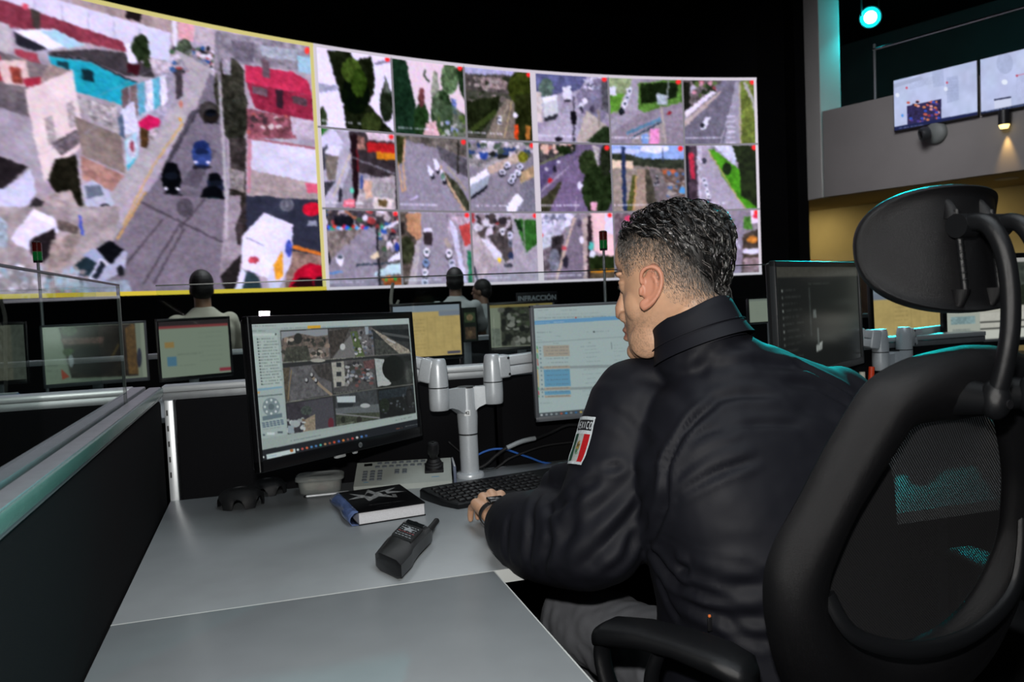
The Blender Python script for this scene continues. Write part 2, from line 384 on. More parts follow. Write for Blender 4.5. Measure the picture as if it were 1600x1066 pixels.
# --- the teal stage lamp over the balcony
lp = quad_pl(1360, 27, bal(0, 1.0, 0), PN)
aim = Vector((1.05, .95, 1.2)); ld = (aim-lp).normalized(); LM = frame(lp, z=ld, y=(0, 0, 1))
o = empty('stage_lamp', lp, 'stage spotlight shining bright teal above the balcony railing', 'lamp')
MB(LM).lathe([(.0, -.38), (.1, -.38), (.15, -.3), (.16, -.02), (.175, 0), (.16, 0), (.15, -.03), (0, -.03)]).build('lamp_housing', M_plast, o)
MB(LM).lathe([(0, -.015), (.10, -.015), (.10, -.01), (0, -.008)]).build('lens', mat('lamp_lens_glow', 'ffffff', emit=(.75, 1, 1), estr=9), o)
MB(LM).lathe([(.10, -.02), (.15, -.02), (.15, -.012), (.10, -.012)]).build('halo_ring', mat('lamp_halo_glow', '00e0e0', emit=(.0, .8, .85), estr=2.5), o)  # glowing ring stands in for the cyan halo around the lamp
MB().tube([lp+Vector((.18, 0, 0)), lp+Vector((.18, 0, .35)), lp+Vector((-.18, 0, .35)), lp+Vector((-.18, 0, 0))], .015, 8).cyl(lp+Vector((0, 0, .35)), (lp.x, lp.y, 6.4), .02).build('yoke', M_plast, o)
spot('stage_lamp_beam', lp+ld*.02, aim, 3400, R(10), (.0, .82, .85), .1, .6)
spot('stage_lamp_spill', lp+ld*.02+Vector((-.1, 0, 0)), (9.4, 11.95, 4.4), 420, R(70), (.0, .8, .85), .1, 1)

l = bpy.data.lights.new('teal_haze_fill', 'POINT'); l.energy = 60; l.color = (.0, .8, .85); l.shadow_soft_size = .1; lo = bpy.data.objects.new('teal_haze_fill', l); C.objects.link(lo); lo.location = lp+ld*.12  # added teal fill on the upper wall, standing in for haze
# --- wall screens
def tv_pic(k):
    p = Pic(200, 112, [(567, 665), (1232, 480), (1235, 885), (572, 1030)] if k == 0 else [(1242, 478), (1890, 295), (1895, 740), (1245, 885)], 'b9c4ea')
    p.rect(500, 300, 1950, 1100, 'bcc6ea', .07, 25, mot=.02)
    if k == 0:
        p.poly([(567, 690), (780, 620), (800, 640), (567, 720)], 'a9b2d2'); p.poly([(870, 580), (960, 555), (970, 680), (880, 700)], '98a3c8', .1, 3, .45)
        p.poly([(985, 620), (1080, 600), (1085, 780), (990, 810)], '9aa5cc', .1, 3, .45); p.poly([(670, 845), (943, 780), (943, 960), (675, 1000)], '2a2450', .3)
        g = random.Random(3)
        for i in range(60): p.ell(680+g.random()*255, 800+g.random()*180, 14, 9, g.choice(['c45a4a', '8a3040', '4a3a90', '3050c0', 'e0a0a0', '20183a', 'c87a50', '1a1430']))
        for y in range(0, 7): p.text(690, 720-y*8+0, 900, 4, '8c93b4', .6, 660-y*8)
        p.poly([(572, 1000), (1235, 862), (1235, 885), (572, 1030)], '101c4a'); p.text(610, 1008, 800, 7, 'c0c0e0', .8, 975)
        for x, y in ((670, 712), (990, 658)): p.ell(x, y, 9, 9, 'd04a60')
        for x, y in ((597, 768), (980, 705)): p.ell(x, y, 16, 16, 'e6ecff')
        p.ell(635, 915, 10, 12, '5a9ae8')
        for y in range(6): p.text(985, 635+y*22, 1090, 4, '8890b8', .6, 620+y*22)
    else:
        p.ell(1420, 500, 60, 80, '98a2c4', .1, 3, .5); p.ell(1418, 640, 22, 20, 'e8f0ff'); p.poly([(1340, 770), (1465, 745), (1467, 830), (1345, 855)], 'd0d6f0'); p.poly([(1340, 770), (1465, 745), (1465, 757), (1340, 782)], '2a3050')
        p.poly([(1245, 868), (1895, 722), (1895, 745), (1245, 890)], '101c3a'); p.text(1280, 862, 1560, 8, 'a0b0e0', .8, 810)
        for i in range(14): p.text(1500, 590+i*14, 1700, 5, '8890b8', .6, 545+i*14)
        p.line([(1500, 590), (1800, 520)], 5, 'c8708c'); p.ell(1508, 590, 9, 9, 'c04a60')
    return p.blur(1)
for k, (l, r, lab) in enumerate([(1399, 1532, 'wall screen with a dark city picture at its lower edge, on the balcony wall'),
                                 (1534, 1676, 'wall screen cut by the photo edge, right of the two on the balcony')]):
    a = quad_pl(l, 132 if k == 0 else 94, P1, PN); b = quad_pl(r, 95 if k == 0 else 57, P1, PN); ex = PD*((b-a).dot(PD))
    h = .80; zc = quad_pl(1400, 167, P1, PN).z; t0 = (a-P1).dot(PD); wd = ex.length
    o = empty('wall_screen', bal(t0+wd/2, -.05, zc), lab, 'screen', 'wall screens on the balcony')
    bal_box(t0, t0+wd-.01, -.07, -.02, zc-h/2, zc+h/2, .008).build('casing', M_plast, o)
    TL = bal(t0+.012, -.0725, zc+h/2-.012)
    pic_mesh('screen', tv_pic(k), plane_fn(TL, PD*(wd-.034), (0, 0, -(h-.035))), attr_mat('wall_screen_glow', .25, .4, .95), o)
    bal_box(t0+wd/2-.2, t0+wd/2+.2, -.02, .0, zc-.15, zc+.15).build('wall_bracket', M_plast, o, None)

# --- dome camera, wall sconce, downlight
q = quad_pl(1463, 208, P1, PN)-PN*.004; DM = frame(q, z=-PN, y=(0, 0, 1))
o = empty('security_camera', q, 'white round dome camera mounted below the wall screens', 'camera')
MB(DM).lathe([(0, 0), (.17, 0), (.17, .03), (.155, .06), (.11, .085), (0, .09)]).build('base', mat('camera_white_plastic', '6c706e', .5), o)
EM = frame(q - PN*.16 + Vector((-.05, .0, -.02))+PD*-.06, z=(-PN-PD*.9+Vector((0, 0, -.25))), y=(0, 0, 1))
MB(EM).lathe([(.0, -.1), (.1, -.06), (.11, 0), (.1, .05), (.075, .06), (.07, .05), (0, .05)]).build('lens_housing', mat('camera_dark_plastic', '2c2e30', .4), o)
MB(EM).lathe([(0, .051), (.055, .052), (.05, .056), (0, .06)]).build('lens', mat('camera_lens', '060608', .1), o)
q = quad_pl(1569, 187, bal(0, -.1, 0), PN); o = empty('wall_sconce', q, 'small black cylinder sconce casting warm light down the balcony wall', 'lamp')
MB().cyl(q+Vector((0, 0, .13)), q+Vector((0, 0, -.07)), .075).box(q+PN*.06, (.05, .1, .06)).build('lamp_body', M_plast, o)
MB().cyl(q+Vector((0, 0, -.072)), q+Vector((0, 0, -.12)), .07, .05).build('bulb', mat('sconce_bulb_glow', 'ffe0a0', emit=(1, .75, .28), estr=2.2), o)
spot('sconce_beam', q+Vector((0, 0, -.13))+PN*.045, q+Vector((0, 0, -3))+PN*.25, 40, R(44), (1, .62, .2), .02, .9)
q = onz(1573, 280, 2.69); o = empty('recessed_downlight', q, 'round recessed downlight glowing in the tan ceiling under the balcony', 'lamp')
MB().lathe([(.13, 0), (.16, 0), (.16, .012), (.13, .012)], q).build('trim_ring', M_white, o)
MB().lathe([(0, .004), (.13, .004), (.13, .01), (0, .01)], q).build('lens', mat('downlight_glow', 'fff4d0', emit=(1, .93, .62), estr=1.8), o)
spot('downlight_beam', q+Vector((0, 0, -.03)), q+Vector((0, 0, -3)), 90, R(120), (1, .85, .5), .08, .8)
for t in (-1.4, 1.2, 5.2):
    area('soffit_lamp_light', bal(t, 1.2, 2.66), bal(t, 1.6, 0), .3, 13, (1, .84, .5))
# brown cupboard and doorway furniture below the balcony
cb = dep(1345, 430, 14.9)
o = empty('cupboard', (cb.x, cb.y, 0), 'dark brown cupboard against the ochre wall beyond the desks', 'cupboard')
MB(rotz((cb.x, cb.y, 0), math.atan2(PD.y, PD.x))).box((0, 0, .75), (.9, .45, 1.5), .01).build('body', mat('dark_brown_wood', '3b2c22', .6, noise=.2, nscale=15), o)
for s in (-1, 1): MB(rotz((cb.x, cb.y, 0), math.atan2(PD.y, PD.x))).box((s*.22, -.235, .76), (.42, .02, 1.4), .005).build('door', mat('dark_brown_door', '46352a', .55, noise=.2, nscale=15), o)

# ================================================================ CURVED VIDEO WALL
WX, WY, WR, WZ, WH = 5.734, -1.562, 13.658, 1.453, 3.2
def arc(s, z, off=0): a = s/WR; return Vector((WX+(WR-off)*math.sin(a), WY+(WR-off)*math.cos(a), z))
def arc_box(s0, s1, z0, z1, d0, d1, n=40):
    rings = []
    for i in range(n+1):
        s_ = s0+(s1-s0)*i/n; rings.append([arc(s_, z0, d0), arc(s_, z0, d1), arc(s_, z1, d1), arc(s_, z1, d0)])
    return MB().loft(rings)
def arc_fn(s0, s1, z0, z1, off):
    def f(U, V):
        a = (s0+U*(s1-s0))/WR; rr = WR-off
        return np.stack([WX+rr*np.sin(a), WY+rr*np.cos(a), z1+V*(z0-z1)], -1)
    return f
SB = [-10.7, -5.02, -1.615, 2.243]
wall = empty('video_wall', arc(-2, 0), 'huge curved video wall of bright traffic camera pictures along the black back wall', 'video wall')
arc_box(-10.9, 2.27, .0, WZ-.03, -.35, .0).build('lower_surround', M_black, wall, 60)
arc_box(-10.9, 2.27, WZ+WH+.03, 5.6, -.35, .0).build('upper_surround', M_black, wall, 60)
arc_box(-10.75, 2.262, WZ-.028, WZ+WH+.028, -.3, -.012).build('cabinet', M_plast, wall, 60)
M_led = attr_mat('led_picture_glow', .35, .3, 1.12)
M_fw = mat('white_picture_border', '0', .5, emit='d9d0dc', estr=.95) if False else mat('white_picture_border', '808080', .5, emit='d8cfdc', estr=.95)
M_fy = mat('yellow_picture_border', '808040', .5, emit='d8cc84', estr=.95); M_fy2 = mat('yellow_picture_border_bright', '807020', .5, emit='d8c040', estr=.95)
M_fg = mat('grey_picture_border', '606060', .5, emit='8f8b94', estr=.8)
sec = []
for i, nm in enumerate(['large yellow-framed picture section', 'middle section of nine pictures', 'right section of nine pictures']):
    p = arc_box(SB[i]+.004, SB[i+1]-.004, WZ-.012, WZ+WH+.012, -.01, .0).build('screen_section', M_plast, wall, 60, label=nm); sec.append(p)
def border(i, s0, s1, z0, z1, m, n=30): arc_box(s0, s1, z0, z1, -.002, .012, n).build('picture_border', m, sec[i], 60)
border(0, SB[0], SB[1], WZ+WH-.035, WZ+WH+.012, M_fy); border(0, SB[0], SB[1], WZ-.012, WZ+.035, M_fy2); border(0, SB[1]-.05, SB[1]-.004, WZ, WZ+WH, M_fy, 1)
for i in (1, 2):
    border(i, SB[i], SB[i+1], WZ+WH-.03, WZ+WH+.012, M_fw); border(i, SB[i], SB[i+1], WZ-.012, WZ+.025, M_fw)
    border(i, SB[i], SB[i]+.045, WZ, WZ+WH, M_fw, 1); border(i, SB[i+1]-.045, SB[i+1]-.003, WZ, WZ+WH, M_fw, 1)
    wd = (SB[i+1]-SB[i])/3
    for k in (1, 2):
        border(i, SB[i]+wd*k-.014, SB[i]+wd*k+.014, WZ, WZ+WH, M_fg, 1); border(i, SB[i], SB[i+1], WZ+WH*k/3-.014, WZ+WH*k/3+.014, M_fg)

# ---------------------------------------------------------------- what the video wall shows
def feed(i, c, r, p):
    wd = (SB[i+1]-SB[i])/3; s0 = SB[i]+wd*c; z1 = WZ+WH-WH*r/3
    pic_mesh('camera_picture', p.grade().grain(.05, 1.6).blur(1), arc_fn(s0, s0+wd, z1-WH/3, z1, .004), M_led, sec[i])
def small(corners, crop, bg): p = Pic(92, 84, [(x/crop[2]+crop[0], y/crop[2]+crop[1]) for x, y in corners], bg); p.crop(*crop); p.cn = corners; p.rect(-9999, -9999, 9999, 9999, bg, .12, 5, mot=.03); return p
def deco(p, dot=True, cap=True):
    p.ragged(.85, 3.0, .12)
    (a, b), (c, d), (e, f), (g, h) = p.cn; w = c-a
    p.text(a+8, b+9, a+w*.62, 9, 'd8d8e6', .55, b+9+(d-b)*.6)
    if cap: p.text(g+8, h-44, g+w*.55, 11, 'f0f0fa', .75, h-44+(f-h)*.5)
    if dot: p.ell(c-24, d+24, 15, 16, 'ee3c3c')
    return p
def dots(p, n, box, rx, cols, seed=1):
    g = random.Random(seed)
    for _ in range(n): p.ell(g.uniform(box[0], box[2]), g.uniform(box[1], box[3]), rx*g.uniform(.5, 1.2), rx*g.uniform(.4, 1.1), g.choice(cols))
CB, CC, CD, CG = (480, 40, 4.1), (480, 240, 4.21), (820, 90, 4.0), (835, 325, 4.384)
GRN = ['1c2a18', '26361c', '141c12', '34481f']; JUNK = ['d8d4dc', '8a8890', '4a4650', 'b0a8a8', '2c2a30', '7a6e68', 'c8b8b8', '3a5a8a', '9c4a4a', '486048']
# ---- the large picture
p = Pic(470, 300, [(-118.4, -28), (489, 66), (508, 452), (-118.4, 470)], 'a9a0a4')
p = Pic(int(300*5.68/3.81)+1, 300, [(0, -17), (489, 66), (508, 452), (0, 466)], 'a9a0a4')
WPX = p.w*3.81/5.68; p.H = homog([(0, -17), (489, 66), (508, 452), (0, 466)], WPX, 300); p.H = np.array([[1, 0, p.w-WPX], [0, 1, 0], [0, 0, 1]]) @ p.H
A = (0, 0, 3.046); E_ = (0, 300, 3.077)
p.crop(*A); p.rect(-900, -200, 1700, 1700, 'a8a0a6', .12, 12, mot=.03)
p.poly([(-900, -300), (380, -20), (1000, 110), (1500, 200), (1500, 260), (-900, 0)], 'b0a6aa', .15, 10)
p.poly([(420, 10), (760, 70), (900, 110), (880, 170), (700, 130), (420, 60)], 'a39490', .15, 8); p.poly([(660, 68), (730, 78), (725, 125), (660, 110)], '2a2426')
p.poly([(900, 110), (970, 120), (960, 200), (890, 190)], 'd4a4a8', .1); p.poly([(865, 100), (890, 105), (885, 240), (868, 235)], 'd8d4dc')
p.poly([(-900, -160), (150, 0), (860, 165), (850, 290), (250, 130), (-900, 0)], 'cfcdda', .06, 20)        # white hoarding
for x in (130, 250, 375, 490, 605, 720): p.line([(x, x*.24-20), (x-4, x*.24+90)], 5, 'a8a8b8')
p.poly([(-900, -20), (0, 40), (240, 100), (640, 215), (660, 262), (250, 190), (-900, 130)], '84424e', .2, 8)    # red wall
p.ell(208, 88, 16, 14, 'c85a6a'); p.poly([(232, 95), (275, 110), (270, 190), (235, 170)], '4a4440')
p.poly([(-900, 120), (0, 140), (130, 170), (150, 290), (0, 262), (-900, 220)], 'b8b4b4', .1); p.poly([(150, 195), (330, 175), (470, 240), (300, 268)], 'e4e6f2')
p.poly([(270, 190), (340, 178), (470, 240), (380, 260)], 'a8ccd6'); p.poly([(150, 200), (300, 268), (240, 280), (160, 260)], '33333a')
p.poly([(150, 275), (250, 290), (260, 340), (150, 300)], '9c4a56', .1)
p.poly([(290, 280), (500, 255), (640, 262), (790, 340), (780, 370), (640, 365), (470, 300), (300, 285)], '4a4648', .15, 6)   # grey roof
p.poly([(300, 296), (480, 312), (640, 380), (700, 395), (640, 505), (420, 450), (310, 335)], '2fa2b0', .08, 14)            # turquoise house
p.line([(300, 290), (480, 306), (640, 376), (700, 395)], 7, '2a2c30'); p.poly([(445, 345), (498, 352), (500, 405), (450, 395)], '22363c'); p.poly([(333, 315), (388, 322), (388, 350), (336, 335)], '27454c')
p.poly([(650, 220), (690, 218), (705, 240), (703, 310), (660, 310)], 'dcdce6'); p.poly([(652, 310), (712, 315), (708, 365), (655, 350)], '46222a')
p.ell(722, 240, 42, 60, '2c3626', .35, 4, rough=.3); p.ell(748, 298, 20, 30, '39442f', .3); p.poly([(750, 160), (850, 180), (850, 300), (760, 280)], 'c6cad8')
p.poly([(750, 285), (830, 290), (900, 330), (820, 420), (780, 370)], 'b4aab0', .3, 5)
dots(p, 90, (860, 230, 1060, 340), 14, JUNK, 4); p.ell(920, 230, 34, 40, '4c5646', .4, 4)
p.poly([(1060, 150), (1480, 210), (1500, 330), (1180, 300), (1050, 330)], '8e8a90', .25, 7); p.poly([(1130, 190), (1230, 200), (1230, 290), (1140, 280)], '6e6a72', .2); p.poly([(1260, 210), (1430, 230), (1420, 280), (1270, 262)], '9fa6ac', .15)
p.poly([(1425, 255), (1500, 262), (1500, 340), (1430, 330)], '9cc0cc', .1)
p.poly([(-900, 250), (0, 270), (240, 330), (400, 355), (300, 860), (0, 770), (-900, 600)], '7a7272', .15, 9)                    # near house, grey side
p.poly([(-900, 250), (60, 270), (130, 420), (50, 420), (0, 370), (-900, 320)], 'a44450', .12); p.poly([(60, 330), (200, 320), (210, 440), (90, 430)], 'd2bcb4', .12)
p.poly([(120, 350), (170, 355), (175, 430), (130, 425)], '8c4a40', .3); p.poly([(175, 405), (260, 390), (265, 425), (190, 440)], '9c3848'); p.poly([(150, 300), (400, 355), (390, 372), (250, 420), (300, 330)], '9a8a84', .15)
p.poly([(0, 420), (185, 470), (200, 580), (0, 520), (-900, 400)], '6c6668', .2, 7); p.poly([(-900, 480), (0, 520), (195, 575), (250, 850), (-900, 700)], 'a09aa0', .12, 14)
p.poly([(182, 452), (405, 355), (445, 680), (300, 810), (245, 865), (200, 600)], 'd9cbc6', .06, 14)                       # cream facade
p.poly([(260, 575), (300, 560), (315, 680), (275, 700)], 'a9a09e', .2); p.poly([(365, 505), (398, 490), (412, 600), (378, 620)], 'a9a09e', .2)
p.poly([(285, 690), (425, 615), (440, 670), (330, 745)], '6a6264', .4, 4); p.line([(290, 710), (430, 625)], 6, '8a8286')
p.poly([(300, 760), (400, 740), (425, 1066), (340, 1000), (262, 860)], '27261f', .4, 5)                                  # dark tree
p.poly([(400, 560), (610, 640), (625, 820), (430, 740)], '857a72', .1, 9); p.poly([(425, 470), (610, 540), (600, 640), (430, 540)], '94908e', .35, 6)
p.poly([(455, 480), (600, 510), (590, 590), (470, 550)], 'aaa4a2', .35, 4)
p.poly([(420, 740), (620, 830), (560, 900), (420, 850)], 'a88478', .2, 6)
p.poly([(640, 420), (700, 400), (850, 340), (855, 480), (770, 640), (690, 700), (620, 560)], 'a8a6b2', .3, 6)
for x, c in ((640, '6a5a5a'), (680, '7a6a68'), (715, '64a4b4'), (755, 'd4d4de'), (785, '62b0be'), (820, 'dcdae4'), (850, '9a96a0'), (890, '4a4448')): p.poly([(x-18, 430-(x-640)*.35), (x+16, 415-(x-640)*.35), (x+14, 560-(x-640)*.45), (x-16, 585-(x-640)*.45)], c, .15)
p.poly([(612, 530), (680, 480), (690, 620), (625, 640)], 'cfd2de', .12); p.poly([(600, 560), (625, 540), (630, 660), (608, 640)], '5c6c7c')
p.poly([(695, 575), (740, 540), (795, 560), (790, 590), (740, 612), (700, 600)], 'c02a5c', .08); p.poly([(700, 600), (740, 612), (735, 700), (700, 690)], '54402c', .3)
p.ell(765, 640, 28, 36, 'a49c9c', .4, 4); p.poly([(625, 670), (685, 620), (690, 740), (635, 815)], 'a6ccd2', .06); p.ell(660, 700, 22, 48, 'c8c8d2', .3); p.ell(660, 690, 10, 26, '94505c', .3); p.poly([(632, 780), (690, 735), (692, 750), (636, 815)], '4ab0c0')
p.poly([(880, 240), (1050, 330), (1030, 400), (950, 500), (880, 620), (540, 1066), (420, 1066), (560, 900), (700, 720), (800, 620), (870, 500), (960, 380)], 'aba6a6', .08, 10)   # pavement
p.poly([(1030, 340), (1095, 400), (1100, 1066), (600, 1066), (760, 860), (960, 520)], '77727a', .07, 16)                   # road
p.line([(900, 575), (760, 770), (600, 1066)], 8, 'c4a468'); p.ell(895, 490, 9, 18, 'b87a6a'); p.ell(890, 560, 7, 10, 'd8a040')
p.poly([(940, 520), (985, 500), (830, 770), (790, 800)], '3c3a40', .3, 6, .75)
p.ell(1120, 430, 75, 160, '3c3c34', .45, 5, rough=.35); p.ell(1140, 560, 60, 120, '34352e', .45, 5, rough=.35); p.ell(1020, 520, 46, 50, '35332f', .4, 5, .8); p.poly([(1110, 640), (1190, 640), (1180, 1066), (1120, 1066)], '45403e', .4, 7)
p.poly([(1190, 300), (1400, 330), (1470, 370), (1490, 440), (1190, 380)], 'b83c58', .12, 7); p.poly([(1195, 380), (1490, 440), (1495, 560), (1380, 540), (1230, 500)], '8c3448', .2, 7)
p.poly([(1265, 270), (1300, 280), (1302, 360), (1268, 355)], '6a5a60', .2); p.poly([(1220, 395), (1290, 410), (1288, 445), (1222, 430)], '6c5a60', .2); p.poly([(1400, 440), (1465, 455), (1465, 490), (1405, 475)], '5c4a50', .2); p.poly([(1325, 410), (1360, 415), (1360, 500), (1330, 495)], '3c2c34')
p.poly([(1195, 500), (1390, 540), (1420, 640), (1195, 640)], '8a5860', .35, 6); dots(p, 24, (1200, 520, 1380, 630), 14, ['4a3c40', 'a4605c', 'c8b8b4', '6a4a4c'], 7)
p.poly([(1390, 535), (1510, 560), (1515, 650), (1400, 620)], 'b9b0b8', .15); p.poly([(1200, 645), (1515, 690), (1525, 860), (1210, 790)], 'ccccd8', .08, 12); p.line([(1210, 640), (1515, 688)], 10, 'a06a70')
p.poly([(1205, 790), (1525, 860), (1530, 1010), (1195, 960)], 'a69a96', .15, 8); p.poly([(1455, 850), (1530, 860), (1530, 1000), (1480, 980)], 'cc6478', .1); p.ell(1500, 985, 34, 36, 'c02c44', .15); p.ell(1372, 950, 34, 42, '5c5e68', .3); p.poly([(1195, 640), (1215, 640), (1205, 900), (1190, 900)], 'b88890')
p.poly([(1190, 960), (1540, 1005), (1545, 1300), (1185, 1300)], '3b3e48', .12, 10); p.rect(1468, 1035, 1504, 1058, '8c909c')
p.line([(1072, 330), (1085, 700), (1100, 1300)], 15, 'aaa8a8'); p.line([(1070, 160), (1074, 380)], 9, '7c7a80'); p.poly([(1085, 280), (1130, 275), (1125, 350), (1090, 345)], 'a8a4ac', .3)
p.poly([(1105, 780), (1180, 800), (1175, 900), (1110, 880)], '8a8480', .3); p.poly([(1105, 880), (1185, 900), (1185, 1066), (1110, 1066)], '37332f', .4)
for l in ([(430, 510), (720, 360), (1040, 190)], [(440, 640), (700, 450), (960, 230)], [(0, 860), (600, 560), (1020, 200)], [(560, 620), (1060, 380)]): p.line(l, 3.5, '9a9aa4', .55)
def bigcar(x, y, rx, ry, c, g='20242c', hl=True):
    p.ell(x, y, rx, ry, c, .15, 5); p.ell(x, y-ry*.62, rx*.8, ry*.36, '17181c' if c != '3d4f80' else '2a3760', .1); p.ell(x, y-ry*.2, rx*.72, ry*.22, g); p.ell(x, y+ry*.9, rx*1.05, ry*.16, '1c1c20', alpha=.7)
    if hl: p.ell(x-rx*.6, y+ry*.55, rx*.2, ry*.1, 'e0e0e8'); p.ell(x+rx*.6, y+ry*.55, rx*.2, ry*.1, 'e0e0e8')
p.poly([(700, 1066), (830, 900), (1080, 850), (1060, 1066)], '5c5860', .15, 8, .5); p.poly([(880, 860), (1000, 690), (1050, 700), (960, 880)], '504c54', .15, 8, .6)
bigcar(838, 840, 46, 82, '16171a'); bigcar(982, 720, 46, 66, '3d4f80', '26304c'); bigcar(1040, 870, 40, 66, '2a2f3e'); bigcar(1025, 960, 62, 92, '15171a', '2c3c40'); bigcar(1030, 540, 36, 34, '2a2624', hl=False)
p.poly([(420, 880), (470, 850), (540, 900), (565, 960), (540, 1005), (430, 1005)], 'b4b8c4', .06); p.poly([(430, 880), (500, 878), (520, 920), (440, 940)], '6c7480'); p.ell(520, 985, 24, 26, '34343a'); p.ell(520, 985, 12, 13, '9a9aa4')
p.poly([(0, 740), (170, 800), (60, 905), (-900, 860), (-900, 640)], '322e30', .2, 8); p.poly([(60, 905), (185, 810), (205, 920), (80, 1066), (0, 1000), (-900, 900)], 'c6c8d8', .06, 5)
p.poly([(245, 930), (360, 900), (420, 1030), (360, 1066), (200, 1010)], 'a89c98', .25, 8); p.poly([(85, 1066), (200, 940), (240, 960), (140, 1066)], '3a3638', .3)
p.crop(*E_)
p.poly([(-900, 100), (600, 60), (560, 230), (360, 400), (640, 440), (500, 560), (-900, 560)], 'a39a98', .18, 10)
p.poly([(720, -10), (1100, 20), (1090, 480), (520, 560), (370, 420), (560, 220)], '7b757c', .06, 20); p.line([(720, -10), (575, 220)], 9, 'c49c60')
for l in ([(700, 40), (1080, 230)], [(880, 140), (690, 440)], [(800, 120), (560, 400)], [(900, 160), (740, 440)], [(1000, 20), (880, 160)]): p.line(l, 12, '4c464c', .7)
p.ell(905, 60, 40, 46, '4c484e', .3, 5, .8)
p.poly([(70, 220), (190, 80), (290, 130), (300, 190), (230, 230), (200, 300), (90, 250)], 'd9d6e0', .05, 8); p.poly([(190, 80), (290, 130), (275, 160), (170, 110)], 'e8e6ee'); p.poly([(160, 230), (280, 170), (290, 250), (220, 340), (160, 300)], '2f2a2c', .3); p.poly([(0, 100), (60, 150), (50, 270), (0, 260)], '9aa8ae', .2)
p.poly([(260, 230), (420, 180), (340, 340), (230, 400)], '9c9088', .3, 7); p.poly([(396, 105), (410, 110), (418, 205), (404, 200)], '4a5ab0'); p.poly([(300, 130), (400, 160), (380, 200), (290, 170)], '6a605a', .3)
p.poly([(365, 360), (480, 260), (540, 222), (620, 285), (600, 380), (470, 440), (400, 420)], 'a8acba', .08, 8); p.poly([(472, 270), (540, 222), (605, 270), (540, 345)], '1a1b20', .2); p.poly([(370, 350), (420, 300), (470, 330), (440, 410), (385, 395)], '2c3a40', .15)
p.poly([(405, 300), (460, 265), (510, 320), (470, 330)], '9aa4b8'); p.poly([(440, 400), (490, 310), (520, 340), (470, 420)], '2a3038'); p.ell(585, 375, 17, 28, '2a2a2e'); p.line([(436, 415), (492, 315), (520, 348)], 10, 'd4d6e2')
dots(p, 60, (0, 360, 420, 480), 18, ['c2bcbc', '8c8684', 'a4b0b4', 'dcd8dc', '6c6a6c', '9ab4c0'], 12); p.poly([(330, 430), (620, 420), (640, 500), (330, 510)], '8fa0a6', .25, 7, .8)
p.poly([(1100, 0), (1170, 0), (1170, 300), (1090, 470), (1060, 400), (1080, 200)], '968e92', .15, 8); p.line([(1105, -20), (1098, 215)], 17, 'b4aeb0'); p.poly([(1140, 160), (1200, 0), (1195, 260), (1150, 240)], '403a3a', .4, 6)
p.poly([(1195, 0), (1545, 0), (1550, 260), (1400, 250), (1195, 200)], '3b3e4a', .1, 10); p.rect(1480, 120, 1522, 148, '8c909c'); p.ell(1385, 45, 34, 30, '6a6c74', .3); p.ell(1500, 65, 44, 34, 'c4243c', .15); p.poly([(1195, -40), (1560, -10), (1550, 20), (1340, 10)], '9c928e', .1)
p.line([(1410, 250), (1550, 290)], 18, 'c87838'); p.poly([(1400, 270), (1555, 300), (1560, 340), (1410, 480), (1370, 470)], '8a7468', .3, 7)
p.poly([(1062, 400), (1165, 290), (1150, 480), (1090, 480)], '2f2c2c', .2)
p.poly([(1170, 200), (1280, 82), (1412, 140), (1405, 220), (1290, 410), (1170, 360)], 'dad9e6', .04, 12); p.line([(1190, 205), (1275, 245)], 5, '8a8aa0'); p.ell(1225, 318, 26, 17, 'b8505e', .2)
p.poly([(1412, 140), (1405, 330), (1340, 470), (1300, 470), (1290, 410)], 'c9c9da', .05, 8); p.poly([(1360, 270), (1365, 400), (1330, 420), (1318, 345)], 'dfa03c', .2); p.ell(1392, 260, 16, 44, '4a5aa4', .25); p.poly([(1165, 365), (1250, 400), (1260, 475), (1125, 480)], '37464a', .2); p.poly([(1125, 480), (1165, 360), (1190, 380), (1160, 480)], 'd4d6e2')
p.poly([(1385, 465), (1430, 365), (1490, 330), (1550, 350), (1558, 465)], 'b01e38', .15, 8); p.poly([(1400, 450), (1440, 405), (1500, 410), (1510, 465)], '34181e', .2); p.ell(1535, 440, 26, 40, '2a2226')
p.ragged(.6, 3.4, .09); p.crop(*A); p.ell(1468, 232, 11, 17, 'ee4a44')
lw = SB[1]-SB[0]
pic_mesh('camera_picture', p.grade().grain(.05, 1.8).blur(1), arc_fn(SB[0]+.01, SB[1]-.02, WZ, WZ+WH, .004), M_led, sec[0])
# ---- middle section, top row
p = small([(55, 120), (550, 195), (560, 680), (85, 655)], CB, 'dcd8ea')
p.poly([(60, 370), (210, 390), (225, 420), (65, 440)], '9a9eae', .15); p.poly([(75, 570), (120, 520), (148, 560), (150, 640), (80, 650)], '39442f', .3)
p.poly([(150, 160), (300, 165), (320, 230), (430, 200), (450, 330), (440, 440), (400, 490), (560, 680), (270, 680), (250, 500), (190, 300)], '23281c', .4, 5); p.ell(330, 440, 90, 130, '161c10', .3, 5)
p.ell(305, 290, 62, 80, '46592a', .35, 4); p.ell(350, 370, 50, 90, '34461f', .35, 4); p.ell(515, 500, 42, 110, '2a3226', .35, 4); p.poly([(510, 320), (530, 380), (540, 430), (495, 430)], '5a6258', .3); p.ell(420, 620, 60, 70, '3a4428', .35)
p.line([(450, 250), (550, 225)], 20, '8a8496'); feed(1, 0, 0, deco(p))
p = small([(553, 195), (1008, 240), (1028, 712), (568, 685)], CB, 'd8c8cc')
